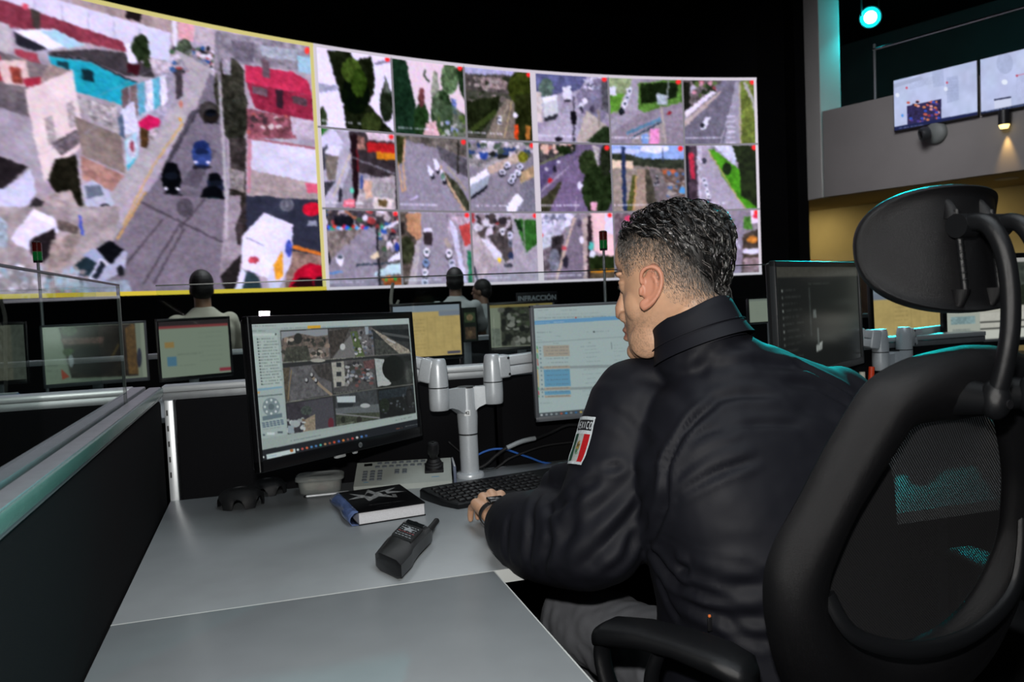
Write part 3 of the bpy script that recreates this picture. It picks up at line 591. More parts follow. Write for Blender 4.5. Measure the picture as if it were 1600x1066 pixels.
p.poly([(555, 200), (650, 220), (700, 480), (720, 690), (570, 690)], '24382a', .4, 5); p.ell(740, 600, 50, 120, '2c4128', .4, 5); p.ell(870, 560, 70, 160, '33452f', .45, 4); p.ell(920, 330, 55, 100, '5a7050', .45, 4); p.poly([(960, 260), (1010, 260), (1015, 470), (985, 420)], '2a3a28', .35)
p.ell(830, 430, 26, 150, '6c7a62', .5, 4, .7); p.ell(742, 450, 20, 65, '6a4444', .3); p.poly([(930, 450), (960, 460), (965, 560), (935, 540)], '7080b0', .3); p.poly([(800, 440), (900, 470), (1020, 560), (1026, 710), (850, 700)], '4a5a44', .5, 4, .75)
p.poly([(770, 610), (830, 600), (855, 700), (750, 700)], 'c8a8a8', .15); p.line([(770, 275), (760, 310), (790, 350)], 12, '4a5648'); dots(p, 30, (850, 560, 1020, 690), 16, ['8c98b8', '3c5034', 'b0b4b0', '5c7040'], 5); feed(1, 1, 0, deco(p))
p = small([(1012, 243), (1445, 285), (1465, 735), (1030, 715)], CB, '4a4c42')
p.poly([(1012, 240), (1445, 285), (1445, 320), (1015, 305)], 'a4a6c0', .15); p.poly([(1020, 300), (1300, 310), (1300, 430), (1020, 400)], '54504c', .4, 5); p.poly([(1120, 320), (1290, 330), (1285, 400), (1130, 390)], '8a7c78', .4, 3); dots(p, 26, (1030, 330, 1290, 480), 20, ['33382c', '6c6660', '444a3a', '9a928c'], 8)
p.poly([(1285, 460), (1330, 470), (1345, 720), (1150, 715), (1230, 530)], '7c7468', .1, 8); p.line([(1300, 480), (1205, 700)], 6, 'a8a088'); p.line([(1315, 480), (1270, 710)], 6, 'b8a878'); p.poly([(1025, 480), (1240, 440), (1230, 530), (1110, 690), (1030, 640)], '2a3020', .4, 5); p.line([(1220, 540), (1060, 660)], 34, '46542e', .8)
p.ell(1380, 390, 88, 110, '38401f', .4, 5); p.poly([(1330, 440), (1460, 420), (1460, 735), (1350, 720)], '2e331e', .4, 6); p.poly([(1335, 620), (1360, 620), (1355, 720), (1335, 715)], 'c8502c', .3); p.poly([(1400, 630), (1430, 630), (1430, 720), (1400, 720)], '9c6a38', .3); p.car(1240, 595, 13, 1.6, 'd8d8dc', k=2); p.ell(1338, 563, 14, 18, 'e0e0e6'); feed(1, 2, 0, deco(p))
# ---- middle section, second row
p = small([(84, -164), (583, -133), (612, 372), (112, 380)], CC, '8c8a92')
p.poly([(84, -164), (300, -150), (300, 100), (200, 370), (110, 380)], 'b0aeb8', .12, 8); p.poly([(88, -160), (170, -155), (90, -90)], '3c7a3a', .2); p.poly([(88, -80), (190, -150), (260, -60), (110, 10)], 'c8c8d8', .08); p.poly([(95, 0), (160, -50), (180, 90), (100, 140)], '4a4c54', .2)
p.poly([(135, 10), (160, -45), (250, -40), (220, 30)], 'd2d2de', .05); p.poly([(135, 20), (225, 25), (205, 185), (150, 185)], '7c766c', .2); p.poly([(110, 200), (210, 190), (130, 300), (110, 290)], '45464c', .2); p.line([(300, 10), (250, 130), (190, 300)], 9, 'c0b49c')
p.poly([(290, -140), (590, -130), (600, 180), (320, 120)], '403a3c', .3, 6); p.poly([(400, -75), (585, -65), (590, 0), (410, -10)], 'a82c30', .1); p.poly([(465, -10), (590, -4), (592, 40), (470, 35)], 'c8842c', .1); p.poly([(300, -120), (390, -100), (400, -20), (320, -20)], '8a6a60', .4, 3); p.poly([(390, -150), (590, -135), (590, -75), (420, -85)], 'c8b8be', .2)
p.poly([(300, -120), (345, -115), (360, 370), (325, 370)], '2c2024', .2); p.line([(345, -20), (352, 120)], 9, '7a2c34'); p.line([(310, 30), (590, 130)], 7, '8a8a90'); p.poly([(370, 170), (590, 140), (610, 370), (330, 370)], 'a8a2a2', .3, 6)
p.poly([(380, 180), (440, 180), (440, 290), (400, 300)], 'c8a890', .2); p.poly([(440, 180), (560, 190), (580, 290), (455, 280)], '9c9a98', .2); p.poly([(450, 285), (580, 295), (560, 365), (455, 365)], 'd8d0c8', .15); p.poly([(480, 300), (540, 305), (530, 350), (485, 345)], '6a5c40', .3)
p.ell(313, 250, 14, 16, '6ac8a8'); p.poly([(265, 310), (335, 305), (330, 360), (250, 360)], 'e07c88', .12); p.ell(234, 280, 11, 50, '34343c'); p.ell(375, 190, 12, 50, '4a5a8a', .3); p.poly([(585, 100), (600, 100), (608, 370), (590, 370)], '3a3838'); feed(1, 0, 1, deco(p))
p = small([(585, -133), (1057, -98), (1085, 378), (614, 372)], CC, '8f8b94')
p.poly([(585, -133), (1060, -98), (1060, 30), (900, -20), (860, -40), (700, -80)], '6a665e', .4, 5); p.poly([(585, -120), (660, -110), (640, 60), (600, 80)], '3c4028', .4, 4); p.line([(655, -100), (645, 60), (660, 240)], 12, 'c0a080'); p.line([(610, 50), (640, 245), (665, 230)], 9, 'c4a070')
p.poly([(860, -60), (1060, 40), (1070, 160), (960, 90), (890, 30)], '5c5a5e', .3, 6); p.poly([(870, 80), (1000, 190), (1085, 330), (1080, 378), (1030, 350), (960, 250)], '45483a', .4, 5); p.line([(880, 70), (950, 210), (1050, 370)], 16, 'b8a084'); p.line([(930, 80), (1060, 240)], 14, '9a9488'); p.line([(1000, -90), (1000, 130)], 12, '34322e')
for x, y in ((823, 115), (862, 75), (905, 145)): p.poly([(x-22, y-30), (x-8, y-44), (x+20, y+5), (x+28, y+44), (x+8, y+58)], '2c2c32'); p.poly([(x-22, y-36), (x-6, y-46), (x+18, y), (x+18, y+30), (x-6, y+26)], 'dcdce6')
p.ell(905, 145, 14, 24, '5c7868', .2); p.line([(690, 300), (745, 275)], 10, 'c8c4dc'); feed(1, 1, 1, deco(p))
p = small([(1060, -98), (1509, -77), (1540, 375), (1088, 380)], CC, '87838a')
p.poly([(1060, -98), (1510, -77), (1510, 10), (1280, 60), (1210, 100), (1070, 80)], '8a8886', .4, 5); dots(p, 60, (1070, -80, 1500, 20), 22, ['2c2e2c', 'b8b4b8', '4c5a4c', '8c8894', '3a4a6c', 'd0ccd0'], 15); p.poly([(1200, 90), (1420, -20), (1430, 40), (1220, 130)], 'b4a494', .15); p.poly([(1145, -10), (1205, -5), (1200, 40), (1150, 30)], '3c5494')
p.ell(1430, 20, 32, 34, '70702c', .3); p.poly([(1400, 120), (1510, 70), (1530, 200), (1420, 190)], 'a49070', .3, 5); p.poly([(1420, 190), (1530, 130), (1540, 375), (1400, 375)], '77777f', .1)
p.poly([(1072, 170), (1200, 95), (1215, 140), (1085, 220)], 'e2e2ec'); p.poly([(1085, 210), (1215, 135), (1205, 200), (1090, 280)], '97a0a8', .1); p.poly([(1090, 280), (1205, 200), (1200, 225), (1095, 300)], '2c2e34')
for x, y in ((1330, 70), (1300, 115), (1415, 80), (1400, 120), (1372, 145), (1358, 170)): p.ell(x, y+10, 24, 22, '34343a'); p.ell(x, y, 22, 19, 'd4d6e0'); p.ell(x-2, y+2, 12, 7, '4a5058')
p.poly([(1330, 340), (1395, 248), (1440, 290), (1385, 380), (1340, 380)], 'e4e4ec', .03); p.poly([(1440, 290), (1430, 340), (1390, 380), (1385, 375)], '8a8e98'); feed(1, 2, 1, deco(p))
# ---- middle section, bottom row
p = small([(115, 385), (615, 385), (635, 880), (138, 895)], CC, '8a868c')
p.poly([(115, 385), (615, 385), (620, 480), (440, 500), (120, 520)], '4c484a', .4, 5); dots(p, 46, (130, 395, 600, 500), 24, JUNK, 21); p.poly([(190, 430), (320, 430), (320, 500), (200, 500)], '24252c', .2); p.line([(260, 400), (340, 445)], 16, '9c6a50')
for i in range(14): p.ell(140+i*20, 500+(i % 3)*6, 16, 12, ['c43c5c', '3a68c4', '3aa07c', 'c84838', '5aa0d0', 'd8d0d8'][i % 6])
p.poly([(120, 530), (380, 510), (240, 660), (150, 720), (130, 640)], '7c746e', .4, 5); p.poly([(420, 500), (460, 510), (480, 880), (330, 880), (140, 890), (140, 740), (260, 620)], '8e8a92', .08, 10); p.poly([(470, 500), (620, 470), (630, 880), (480, 880)], '6c6a68', .4, 5)
dots(p, 40, (480, 500, 620, 640), 20, JUNK+['4a9c84', '3c5ca0'], 22); p.line([(515, 505), (615, 460)], 18, 'd4d4de'); p.poly([(540, 700), (630, 645), (632, 700), (540, 715)], 'd8dce6'); p.poly([(440, 800), (560, 730), (632, 730), (632, 790), (480, 810)], 'b4d0d0', .1); p.line([(330, 740), (560, 725)], 12, '34404a'); p.line([(470, 500), (485, 880)], 12, '2c2c30')
p.poly([(425, 680), (480, 645), (480, 690), (430, 700)], 'd8cca8'); p.ell(228, 710, 24, 36, 'dedee8'); p.ell(228, 690, 15, 12, '4c545c'); p.ell(155, 700, 13, 36, '26262a'); p.line([(150, 795), (240, 780)], 10, '5088c0'); p.poly([(500, 815), (630, 810), (632, 870), (510, 870)], '8c5434', .3); dots(p, 8, (500, 810, 620, 830), 10, ['c83838', '38a04c', 'd88038'], 3); p.ell(598, 620, 14, 28, '34448c'); feed(1, 0, 2, deco(p))
p = small([(620, 385), (1085, 385), (1100, 855), (640, 878)], CC, '938f96')
p.poly([(620, 385), (680, 385), (760, 570), (720, 870), (640, 878)], '5a544c', .4, 5); p.poly([(668, 405), (765, 400), (770, 560), (740, 575), (680, 520)], 'b08868', .08); p.ell(670, 640, 50, 90, '3c4030', .4, 4); p.poly([(735, 580), (765, 570), (730, 870), (680, 870)], 'a8a4a4', .12); p.poly([(620, 460), (660, 460), (660, 540), (630, 540)], '34302e')
p.poly([(780, 500), (840, 495), (835, 610), (785, 600)], '3c3638', .15); p.poly([(785, 495), (840, 495), (840, 520), (785, 525)], 'd4d4de'); p.poly([(930, 400), (1085, 390), (1095, 840), (1030, 850), (950, 600)], '9c949c', .3, 6); p.poly([(960, 420), (1080, 420), (1085, 460), (960, 470)], 'b8a8b0', .3); p.poly([(1010, 480), (1085, 455), (1085, 590), (1045, 610)], 'b4504c', .1); p.poly([(945, 430), (985, 470), (1060, 840), (1030, 845)], 'c4c4d4', .12); p.poly([(1060, 640), (1090, 640), (1095, 850), (1065, 850)], '3c7c5c', .25)
for x, y, c in ((800, 650, 'e0e0e8'), (795, 720, '7c94b4'), (790, 780, 'dadae2'), (943, 655, 'e2e2ea'), (965, 720, 'b8bcc8'), (970, 750, 'c4c8d2'), (790, 850, 'ccd0da')): p.ell(x, y+12, 24, 30, '3c3a3e'); p.ell(x, y, 22, 29, c); p.ell(x, y-3, 13, 8, '4a525c')
p.line([(920, 560), (950, 620)], 30, 'a89c8c', .7); feed(1, 1, 2, deco(p))
p = small([(1090, 385), (1538, 385), (1560, 850), (1105, 862)], CC, 'a09aa0')
dots(p, 60, (1095, 395, 1400, 540), 26, ['3a3638', '8c8488', 'b4b0b4', '5c5450', '9c4a4c', 'cac6cc', '4c4644'], 31); p.poly([(1090, 490), (1140, 530), (1300, 660), (1290, 730), (1240, 740), (1120, 860)], 'aaa2a2', .15, 8); p.poly([(1160, 560), (1200, 560), (1295, 660), (1290, 710), (1260, 700)], 'd0d0d8', .1); p.ell(1278, 698, 14, 14, 'e8c83c')
p.poly([(1200, 540), (1340, 500), (1380, 700), (1330, 740), (1290, 650)], '55504e', .35, 6); p.poly([(1360, 420), (1400, 440), (1540, 640), (1560, 850), (1130, 855), (1300, 740), (1380, 660)], 'a09ca2', .06, 12); p.poly([(1385, 430), (1530, 440), (1535, 590), (1460, 650), (1410, 520)], '3c6a34', .3, 5); p.poly([(1380, 430), (1420, 440), (1440, 520), (1400, 500)], '28422a', .3); p.line([(1440, 430), (1450, 650)], 7, '8a8c84')
for x, y, c in ((1350, 540, 'c8ccd6'), (1352, 590, '6a6e78'), (1357, 670, '34405c'), (1300, 515, 'e0e0e6')): p.ell(x, y, 16, 24, c); p.ell(x, y-2, 10, 8, '3a3e48')
p.ell(1340, 735, 30, 16, '4a4a50', .4); p.line([(1110, 740), (1140, 855)], 14, '3a3c44'); feed(1, 2, 2, deco(p))
# ---- right section, top row
p = small([(75, 85), (530, 115), (545, 540), (90, 525)], CD, '9e9aa6')
p.poly([(75, 85), (420, 105), (360, 200), (80, 260)], '5c607e', .25, 7); p.ell(160, 190, 45, 60, '5c6e64', .3, 4); p.poly([(75, 210), (130, 215), (140, 400), (85, 400)], 'c4bcb4', .15); p.poly([(340, 230), (450, 110), (530, 120), (530, 330), (480, 420), (360, 330)], '7c7888', .2, 6); dots(p, 26, (380, 120, 480, 200), 12, ['dcdce8', '9094a4', '4a4c58', 'b8bac8'], 8)
p.poly([(490, 140), (535, 150), (540, 360), (490, 320)], '5c5c60', .35, 5); p.poly([(135, 250), (225, 232), (232, 350), (150, 375)], 'c0c4c4', .06); p.poly([(135, 250), (225, 232), (222, 262), (140, 285)], 'dfe0e6'); p.poly([(148, 375), (230, 345), (215, 380), (150, 395)], '38383e'); p.poly([(258, 185), (308, 175), (312, 260), (265, 268)], 'd0d2d8', .05); p.poly([(262, 262), (310, 258), (305, 278), (265, 280)], '3a3a40')
for x, y, c in ((370, 300, 'c8ccd6'), (368, 325, '42424c'), (390, 270, 'dcdce4'), (435, 320, '4a4654'), (440, 255, '7c7c90')): p.ell(x, y, 15, 20, c)
p.poly([(400, 330), (540, 440), (545, 540), (340, 520)], 'b0a89c', .12, 7); p.poly([(90, 480), (330, 300), (370, 330), (300, 525), (90, 525)], 'a9a4b0', .08); p.poly([(420, 500), (500, 430), (545, 430), (545, 540), (400, 525)], '2e3a28', .35, 4); p.line([(325, 245), (325, 520)], 9, '3e3c44'); p.poly([(305, 335), (342, 335), (340, 410), (310, 410)], '201e24'); p.ell(236, 505, 24, 15, '2a262c'); p.line([(472, 320), (478, 440)], 12, '8c8478'); feed(2, 0, 0, deco(p))
p = small([(535, 118), (985, 135), (1000, 540), (548, 540)], CD, '8e8890')
p.poly([(535, 118), (720, 130), (660, 200), (600, 340), (548, 355)], '8a9a74', .3, 5); p.poly([(545, 240), (640, 225), (600, 330), (550, 350)], '5c8a3a', .2); p.poly([(540, 190), (585, 185), (588, 240), (548, 235)], 'ccd0d8', .15); p.poly([(690, 135), (740, 130), (725, 310), (740, 345), (560, 480), (548, 400), (610, 340)], '9c98a0', .08)
p.poly([(725, 165), (980, 140), (990, 280), (760, 345), (722, 320)], '587c3c', .3, 5); p.poly([(735, 170), (870, 160), (960, 170), (950, 250), (840, 280), (740, 290)], '222c1c', .35, 5); p.poly([(830, 225), (905, 240), (890, 300), (835, 290)], 'a8b4b8', .25); p.line([(905, 150), (890, 300)], 8, '8c9490')
for x, y, c in ((668, 215, 'd4d6e0'), (655, 255, 'b8bcc8'), (640, 290, 'dcdce4'), (620, 335, '202428')): p.ell(x, y, 17, 24, c); p.ell(x+2, y-2, 9, 7, '3a424a')
p.poly([(548, 480), (720, 350), (990, 280), (1000, 540), (548, 540)], '8d868e', .07, 12); p.poly([(680, 500), (880, 400), (900, 540), (700, 540)], '98908e', .15); p.line([(655, 470), (860, 380)], 22, '5c8094'); p.line([(680, 500), (860, 400)], 8, '2e4450'); p.poly([(795, 440), (850, 440), (850, 540), (790, 540)], 'd890b8', .15); p.poly([(740, 480), (780, 460), (785, 540), (745, 540)], '7c98c0', .2); p.ell(910, 345, 14, 12, '8c2c34'); p.line([(860, 300), (890, 540)], 10, 'a8a098'); feed(2, 1, 0, deco(p))
p = small([(990, 135), (1430, 145), (1440, 540), (1003, 545)], CD, '77757e')
p.poly([(990, 135), (1250, 140), (1160, 230), (1000, 380)], '66605e', .4, 5); dots(p, 24, (1010, 150, 1200, 260), 18, ['3a4a30', '8c4a4c', 'b4b0b8', '2c3426', 'c4909c', '5c7044'], 6); p.poly([(995, 160), (1040, 160), (1040, 340), (1000, 340)], '23241e', .3); p.poly([(1010, 340), (1170, 215), (1200, 225), (1010, 385)], 'd8d4dc', .08); p.poly([(1000, 400), (1210, 225), (1260, 200), (1005, 440)], 'b0a49c', .12)
p.poly([(1270, 160), (1340, 160), (1345, 540), (1010, 540), (1005, 450), (1200, 260)], '706e78', .06, 12); p.poly([(1240, 540), (1310, 160), (1330, 160), (1340, 540)], '9a98a2', .06); p.line([(1290, 300), (1220, 540)], 5, 'aaa8b0')
for y in range(370, 540, 32): p.line([(1258, y), (1308, y)], 9, 'c8c6d0')
p.poly([(1335, 160), (1430, 165), (1440, 540), (1340, 540)], '6c7a3c', .3, 5); p.line([(1360, 170), (1410, 280), (1435, 400)], 18, 'a8a8a4'); p.line([(1335, 170), (1338, 540)], 10, 'a8a090'); p.poly([(1100, 430), (1140, 370), (1165, 375), (1135, 440), (1105, 450)], 'd4d6de'); p.ell(1115, 425, 14, 14, '2e3038'); feed(2, 2, 0, deco(p))
# ---- right section, second row
p = small([(90, 535), (545, 545), (560, 955), (112, 960)], CD, '6e6478')
p.poly([(90, 540), (340, 545), (320, 600), (100, 680)], '4c4a4a', .4, 5); dots(p, 20, (100, 545, 330, 600), 18, ['d0b4a4', '5c6458', '2c3028', '8c8c94', 'b07c6c'], 9); p.poly([(130, 550), (170, 550), (170, 610), (140, 610)], 'd4b4a0'); p.poly([(215, 560), (270, 560), (330, 600), (240, 620)], '24301e', .3); p.poly([(100, 680), (340, 590), (350, 640), (105, 870)], '5c5470', .1); p.poly([(250, 630), (360, 600), (110, 940), (108, 860)], '72687c', .06)
p.line([(260, 610), (100, 680)], 12, '6c7058'); p.line([(300, 680), (110, 850)], 8, 'c0b8c4', .7); p.poly([(110, 900), (250, 770), (260, 800), (190, 955), (112, 960)], '444434', .35, 5); p.poly([(300, 680), (355, 620), (420, 955), (180, 955)], '776a82', .06)
p.ell(410, 660, 55, 80, '35402a', .4, 4); p.ell(470, 820, 95, 150, '2c3824', .4, 5); p.poly([(430, 550), (480, 560), (470, 690)], 'a4a09c', .3); p.ell(515, 640, 36, 100, '2c3226', .35); p.ell(183, 768, 12, 18, 'c0343c'); p.ell(212, 700, 12, 18, '2c2a34'); p.ell(362, 795, 14, 24, 'd8d8e0'); p.ell(235, 655, 12, 10, 'd0d0d8'); p.ell(162, 700, 12, 10, 'b0b0b8'); p.poly([(428, 895), (465, 890), (462, 945), (430, 945)], 'dca8b8', .15); p.line([(340, 860), (335, 950)], 6, 'a89cac'); feed(2, 0, 1, deco(p))
p = small([(550, 545), (1000, 550), (1018, 945), (565, 955)], CD, '857c74')
p.poly([(550, 545), (1000, 550), (1002, 640), (780, 640), (555, 620)], '8fa8d0', .15, 8); p.ell(820, 575, 90, 26, 'd8dcec', .1); p.ell(650, 590, 90, 20, 'b8c4e0', .1); p.poly([(555, 600), (640, 600), (760, 630), (1002, 640), (1005, 700), (560, 660)], '3a4034', .35, 5); p.poly([(555, 640), (690, 645), (690, 690), (560, 690)], 'dcc8ac', .12)
p.poly([(560, 690), (720, 690), (690, 955), (565, 955)], '958c80', .15); p.poly([(690, 730), (715, 730), (690, 955), (650, 955)], '555a34', .35); p.poly([(720, 690), (765, 690), (780, 955), (700, 955)], '9c8c7c', .1); p.line([(712, 740), (695, 940)], 7, 'c8a068'); p.poly([(765, 690), (790, 700), (860, 955), (775, 955)], '4c4a40', .35, 4); p.poly([(790, 690), (840, 700), (1010, 870), (1015, 945), (850, 950)], '746e6c', .12)
p.poly([(850, 690), (1005, 690), (1010, 880), (900, 790)], '6c5c54', .4, 4); p.poly([(870, 700), (950, 695), (950, 720), (870, 725)], 'b06444'); dots(p, 24, (900, 700, 1005, 860), 14, ['4c4442', '8c847c', 'a09890', '5a7494'], 10); p.poly([(975, 800), (1008, 800), (1008, 840), (975, 835)], '5c9cc8'); p.poly([(618, 560), (640, 560), (655, 950), (630, 950)], '34405c', .1); p.line([(870, 570), (872, 650)], 7, '3a4450'); dots(p, 10, (815, 720, 850, 790), 9, ['d0d0d4', '3c3c40'], 2); feed(2, 1, 1, deco(p))
p = small([(1005, 550), (1440, 550), (1450, 945), (1020, 950)], CD, '98929c')
p.poly([(1005, 550), (1080, 555), (1090, 900), (1020, 945)], '4c4048', .4, 5); p.poly([(1030, 600), (1060, 600), (1075, 760), (1050, 760)], 'b4384c', .2); p.poly([(1005, 555), (1030, 560), (1040, 940), (1020, 940)], '24222a', .2); p.poly([(1080, 560), (1140, 555), (1120, 700), (1100, 930)], 'b4b0b8', .25); p.poly([(1110, 556), (1145, 556), (1370, 945), (1100, 945), (1115, 700)], 'a39ea8', .05, 14)
p.poly([(1150, 580), (1180, 580), (1450, 800), (1450, 945), (1370, 940), (1240, 760)], '4e9028', .2, 6); p.poly([(1180, 556), (1300, 560), (1310, 680), (1260, 640)], 'c8ccdc', .15); p.poly([(1290, 560), (1440, 560), (1450, 945), (1340, 860), (1330, 700)], '2c3620', .4, 5); p.ell(1258, 700, 26, 38, '23301c', .3); p.line([(1150, 590), (1365, 945)], 7, 'b8a878')
for x, y, c in ((1125, 650, '3c3c48'), (1128, 770, 'd4d6e0'), (1138, 800, 'c4c8d4'), (1145, 835, 'e0e2ea'), (1153, 865, 'eceef4')): p.ell(x, y, 13, 20, c); p.ell(x, y-2, 8, 6, '4c545e')
p.ell(1155, 885, 14, 9, '303038'); feed(2, 2, 1, deco(p))
# ---- right section, bottom row
p = small([(60, 35), (555, 30), (570, 490), (75, 510)], CG, '8c8488')
p.poly([(60, 40), (310, 50), (250, 130), (180, 240), (65, 240)], 'b4b4c0', .3, 6); dots(p, 30, (65, 50, 260, 120), 20, ['d8d8e4', '8c90a0', 'c4c8d4', '6c707c'], 14); p.poly([(65, 200), (170, 180), (160, 290), (70, 300)], 'b4bcc0', .2); p.ell(82, 188, 14, 12, 'e85048'); p.poly([(150, 200), (230, 190), (210, 430), (130, 430)], '3e3a3c', .4, 5); p.poly([(70, 300), (150, 260), (140, 420), (75, 440)], '6c6468', .4, 5); p.ell(165, 360, 36, 80, '7c8088', .3, 4)
p.poly([(300, 60), (340, 70), (390, 490), (170, 495), (240, 330)], '7a727c', .06, 12); p.line([(305, 70), (250, 240), (180, 490)], 16, 'b8a898'); p.poly([(355, 80), (385, 60), (390, 490), (360, 490)], 'b0a098', .15); p.poly([(385, 60), (420, 60), (410, 490), (385, 490)], '3a3034', .3)
p.poly([(405, 35), (558, 30), (565, 345), (430, 300)], 'e0c0bc', .06, 12); p.poly([(500, 40), (557, 40), (563, 190), (500, 160)], 'd4d0e0'); p.poly([(395, 330), (570, 330), (572, 430), (400, 430)], '2a3420', .35, 5); p.poly([(400, 425), (570, 415), (572, 490), (405, 490)], '5c5040', .3); p.line([(405, 435), (570, 425)], 16, 'c4842c'); p.ell(410, 262, 17, 32, '5cb4a4'); p.ell(418, 318, 20, 22, 'd0d4dc'); p.ell(348, 220, 14, 26, 'd8d8e0'); p.ell(240, 370, 20, 44, '34323c'); p.ell(335, 110, 18, 24, '5a5460'); p.ell(232, 275, 18, 14, 'c05a60'); feed(2, 0, 2, deco(p))
p = small([(560, 30), (1050, 18), (1066, 470), (575, 490)], CG, '7c7478')
p.poly([(560, 40), (700, 40), (700, 160), (565, 250)], '6c6064', .4, 5); p.ell(660, 75, 24, 22, 'd05070'); p.poly([(720, 100), (1050, 60), (1060, 470), (600, 480)], '88828a', .08); p.ell(960, 160, 70, 100, '3c4430', .4, 4); dots(p, 20, (640, 180, 900, 400), 16, JUNK, 40); feed(2, 1, 2, deco(p))
p = small([(1055, 15), (1530, 10), (1545, 445), (1070, 470)], CG, '8a848a')
p.poly([(1310, 60), (1440, 40), (1430, 470), (1260, 470)], '8c8690', .08); p.poly([(1320, 90), (1370, 80), (1340, 140)], '5c7048', .3); p.poly([(1430, 60), (1480, 60), (1480, 150), (1425, 140)], '4e7c38', .25); p.poly([(1470, 20), (1530, 15), (1532, 110), (1475, 110)], 'e4d4e0'); p.ell(1505, 55, 20, 20, 'd84058'); p.poly([(1425, 180), (1535, 140), (1540, 445), (1420, 445)], '4c443c', .35, 5); p.ell(1485, 215, 34, 26, 'b87c3c', .3); p.poly([(1425, 280), (1540, 270), (1542, 310), (1425, 310)], 'ccccd8', .12); p.poly([(1430, 340), (1540, 330), (1542, 440), (1430, 445)], '8c7c7c', .35, 4); p.ell(1375, 220, 14, 24, 'd4d4e0'); p.ell(1400, 260, 12, 20, 'b8b8c4'); p.poly([(1060, 40), (1300, 40), (1260, 470), (1070, 470)], '5c585c', .35, 6); feed(2, 2, 2, deco(p))

# ================================================================ DESK AND PARTITIONS
M_top = mat('grey_laminate', '8b9093', .34, spec=.42, noise=.045, nscale=14, bump=.04, bscale=800)
M_edge = mat('pale_edge_band', 'c2c6c4', .4)
M_fab = mat('black_partition_fabric', '121214', .95, spec=.1, noise=.3, nscale=700, bump=.6, bscale=900)
XL, YB, ZT, ZP = -.258, 2.26, .74, 1.035
o = empty('worktop', (.9, 1.8, .74), 'grey rear worktop carrying the monitors and keyboard', 'desk')
MB().box2((XL+.004, 1.3905, .715), (2.40, YB-.004, ZT), .0015).build('top', M_top, o)
MB().box2((XL+.004, 1.3895, .7152), (2.40, 1.3905, ZT-.0004)).build('edge_band', M_edge, o, label='pale edge band')
for x in (.5, 1.85): MB().box2((x-.02, 1.9, 0), (x+.02, 2.2, .715), .005).build('leg', M_alu2, o)
o = empty('desk_return', (.05, .8, .74), 'grey desk return nearest the camera, joined to the worktop by a pale seam', 'desk')
MB().box2((XL+.004, .15, .715), (.365, 1.3875, ZT), .0015).build('top', M_top, o)
MB().box2((.365, .15, .7152), (.367, 1.3875, ZT-.0004)).build('edge_band', M_edge, o, label='pale edge band')
MB().box2((XL+.004, 1.3876, .7152), (.367, 1.3886, ZT-.0003)).build('seam_band', M_edge, o, label='pale seam band')
MB().box2((-.23, .2, 0), (.3, .24, .715), .004).build('support_panel', M_plast, o)

o = empty('side_partition', (XL-.03, 1.2, 0), 'low black fabric partition left of the desk with flat metal top rail', 'partition')
MB().box2((XL-.068, .1, .05), (XL, 2.235, ZP-.03), .012, 3).build('fabric_panel', M_fab, o)
MB().box2((XL-.074, .1, ZP-.03), (XL-.042, 2.30, ZP), .003).box2((XL-.030, .1, ZP-.03), (XL+.0, 2.255, ZP), .003).box2((XL-.043, .1, ZP-.03), (XL-.029, 2.30, ZP-.012)).build('top_rail', M_alu2, o)
MB().box2((XL+.0, .1, ZP-.02), (XL+.006, 2.24, ZP-.001), .0015).build('glass_trim_strip', M_gedge, o, label='green glass edge strip')
MB().box2((XL-.039, .1, ZP-.012), (XL-.033, 1.935, ZP+.25), .001).build('glass_screen', M_clear, o, None, label='clear glass screen')
MB().box2((XL-.070, .1, 0), (XL-.002, .13, ZP-.03), .003).build('end_post', M_alu2, o)

MB().box2((XL-.0395, .1, ZP+.2495), (XL-.0325, 1.9355, ZP+.2525)).build('glass_top_edge', mat('dark_glass_edge', '27302f', .3), o, None)
MB().box2((XL-.0395, 1.9348, ZP-.01), (XL-.0325, 1.9362, ZP+.2525)).build('glass_end_edge', mat('dark_glass_edge', '27302f', .3), o, None)
o = empty('back_partition', (.8, YB+.03, 0), 'low black fabric partition behind the monitors with clear glass on top', 'partition')
for a, b in ((XL+.03, .62), (.64, 2.4), (-2.1, XL-.08)):
    MB().box2((a, YB, .05), (b, YB+.06, ZP-.035), .008, 3).build('fabric_panel', M_fab, o)
for a, b in ((XL+.0, 2.4), (-2.1, XL-.075)):
    MB().box2((a, YB-.004, ZP-.016), (b, YB+.07, ZP), .003).build('top_rail', mat('bright_rail', 'c6cacc', .35, metal=.5), o)
    MB().box2((a, YB, ZP-.036), (b, YB+.066, ZP-.0165), .001).build('lower_rail', M_alu2, o)
b = MB().box2((XL+.004, YB-.004, .05), (XL+.026, YB+.06, ZP-.036), .002)
b.build('corner_post', mat('bright_rail', 'c6cacc'), o)
b = MB()
for z in (.80, .84, .88, .92, .96): b.box2((XL+.008, YB-.0052, z), (XL+.012, YB-.0035, z+.014))
b.build('post_slot', M_plast, o, None)
MB(Matrix.Translation((1.0, YB+.031, ZP-.004)) @ Matrix.Rotation(R(-.35), 4, 'Z') @ Matrix.Rotation(R(-2.2), 4, 'X')).box2((-1.26, -.003, 0), (1.4, .003, .262), .001).build('glass_screen', M_clear, o, None)
MB(Matrix.Translation((1.0, YB+.031, ZP-.004)) @ Matrix.Rotation(R(-.35), 4, 'Z') @ Matrix.Rotation(R(-2.2), 4, 'X')).box2((-1.261, -.0035, .2615), (1.4, .0035, .2645)).build('glass_top_edge', mat('dark_glass_edge', '27302f', .3), o, None)
MB().box2((-2.1, YB+.028, ZP-.002), (-.40, YB+.034, ZP+.262), .001).build('glass_screen', M_clear, o, None)

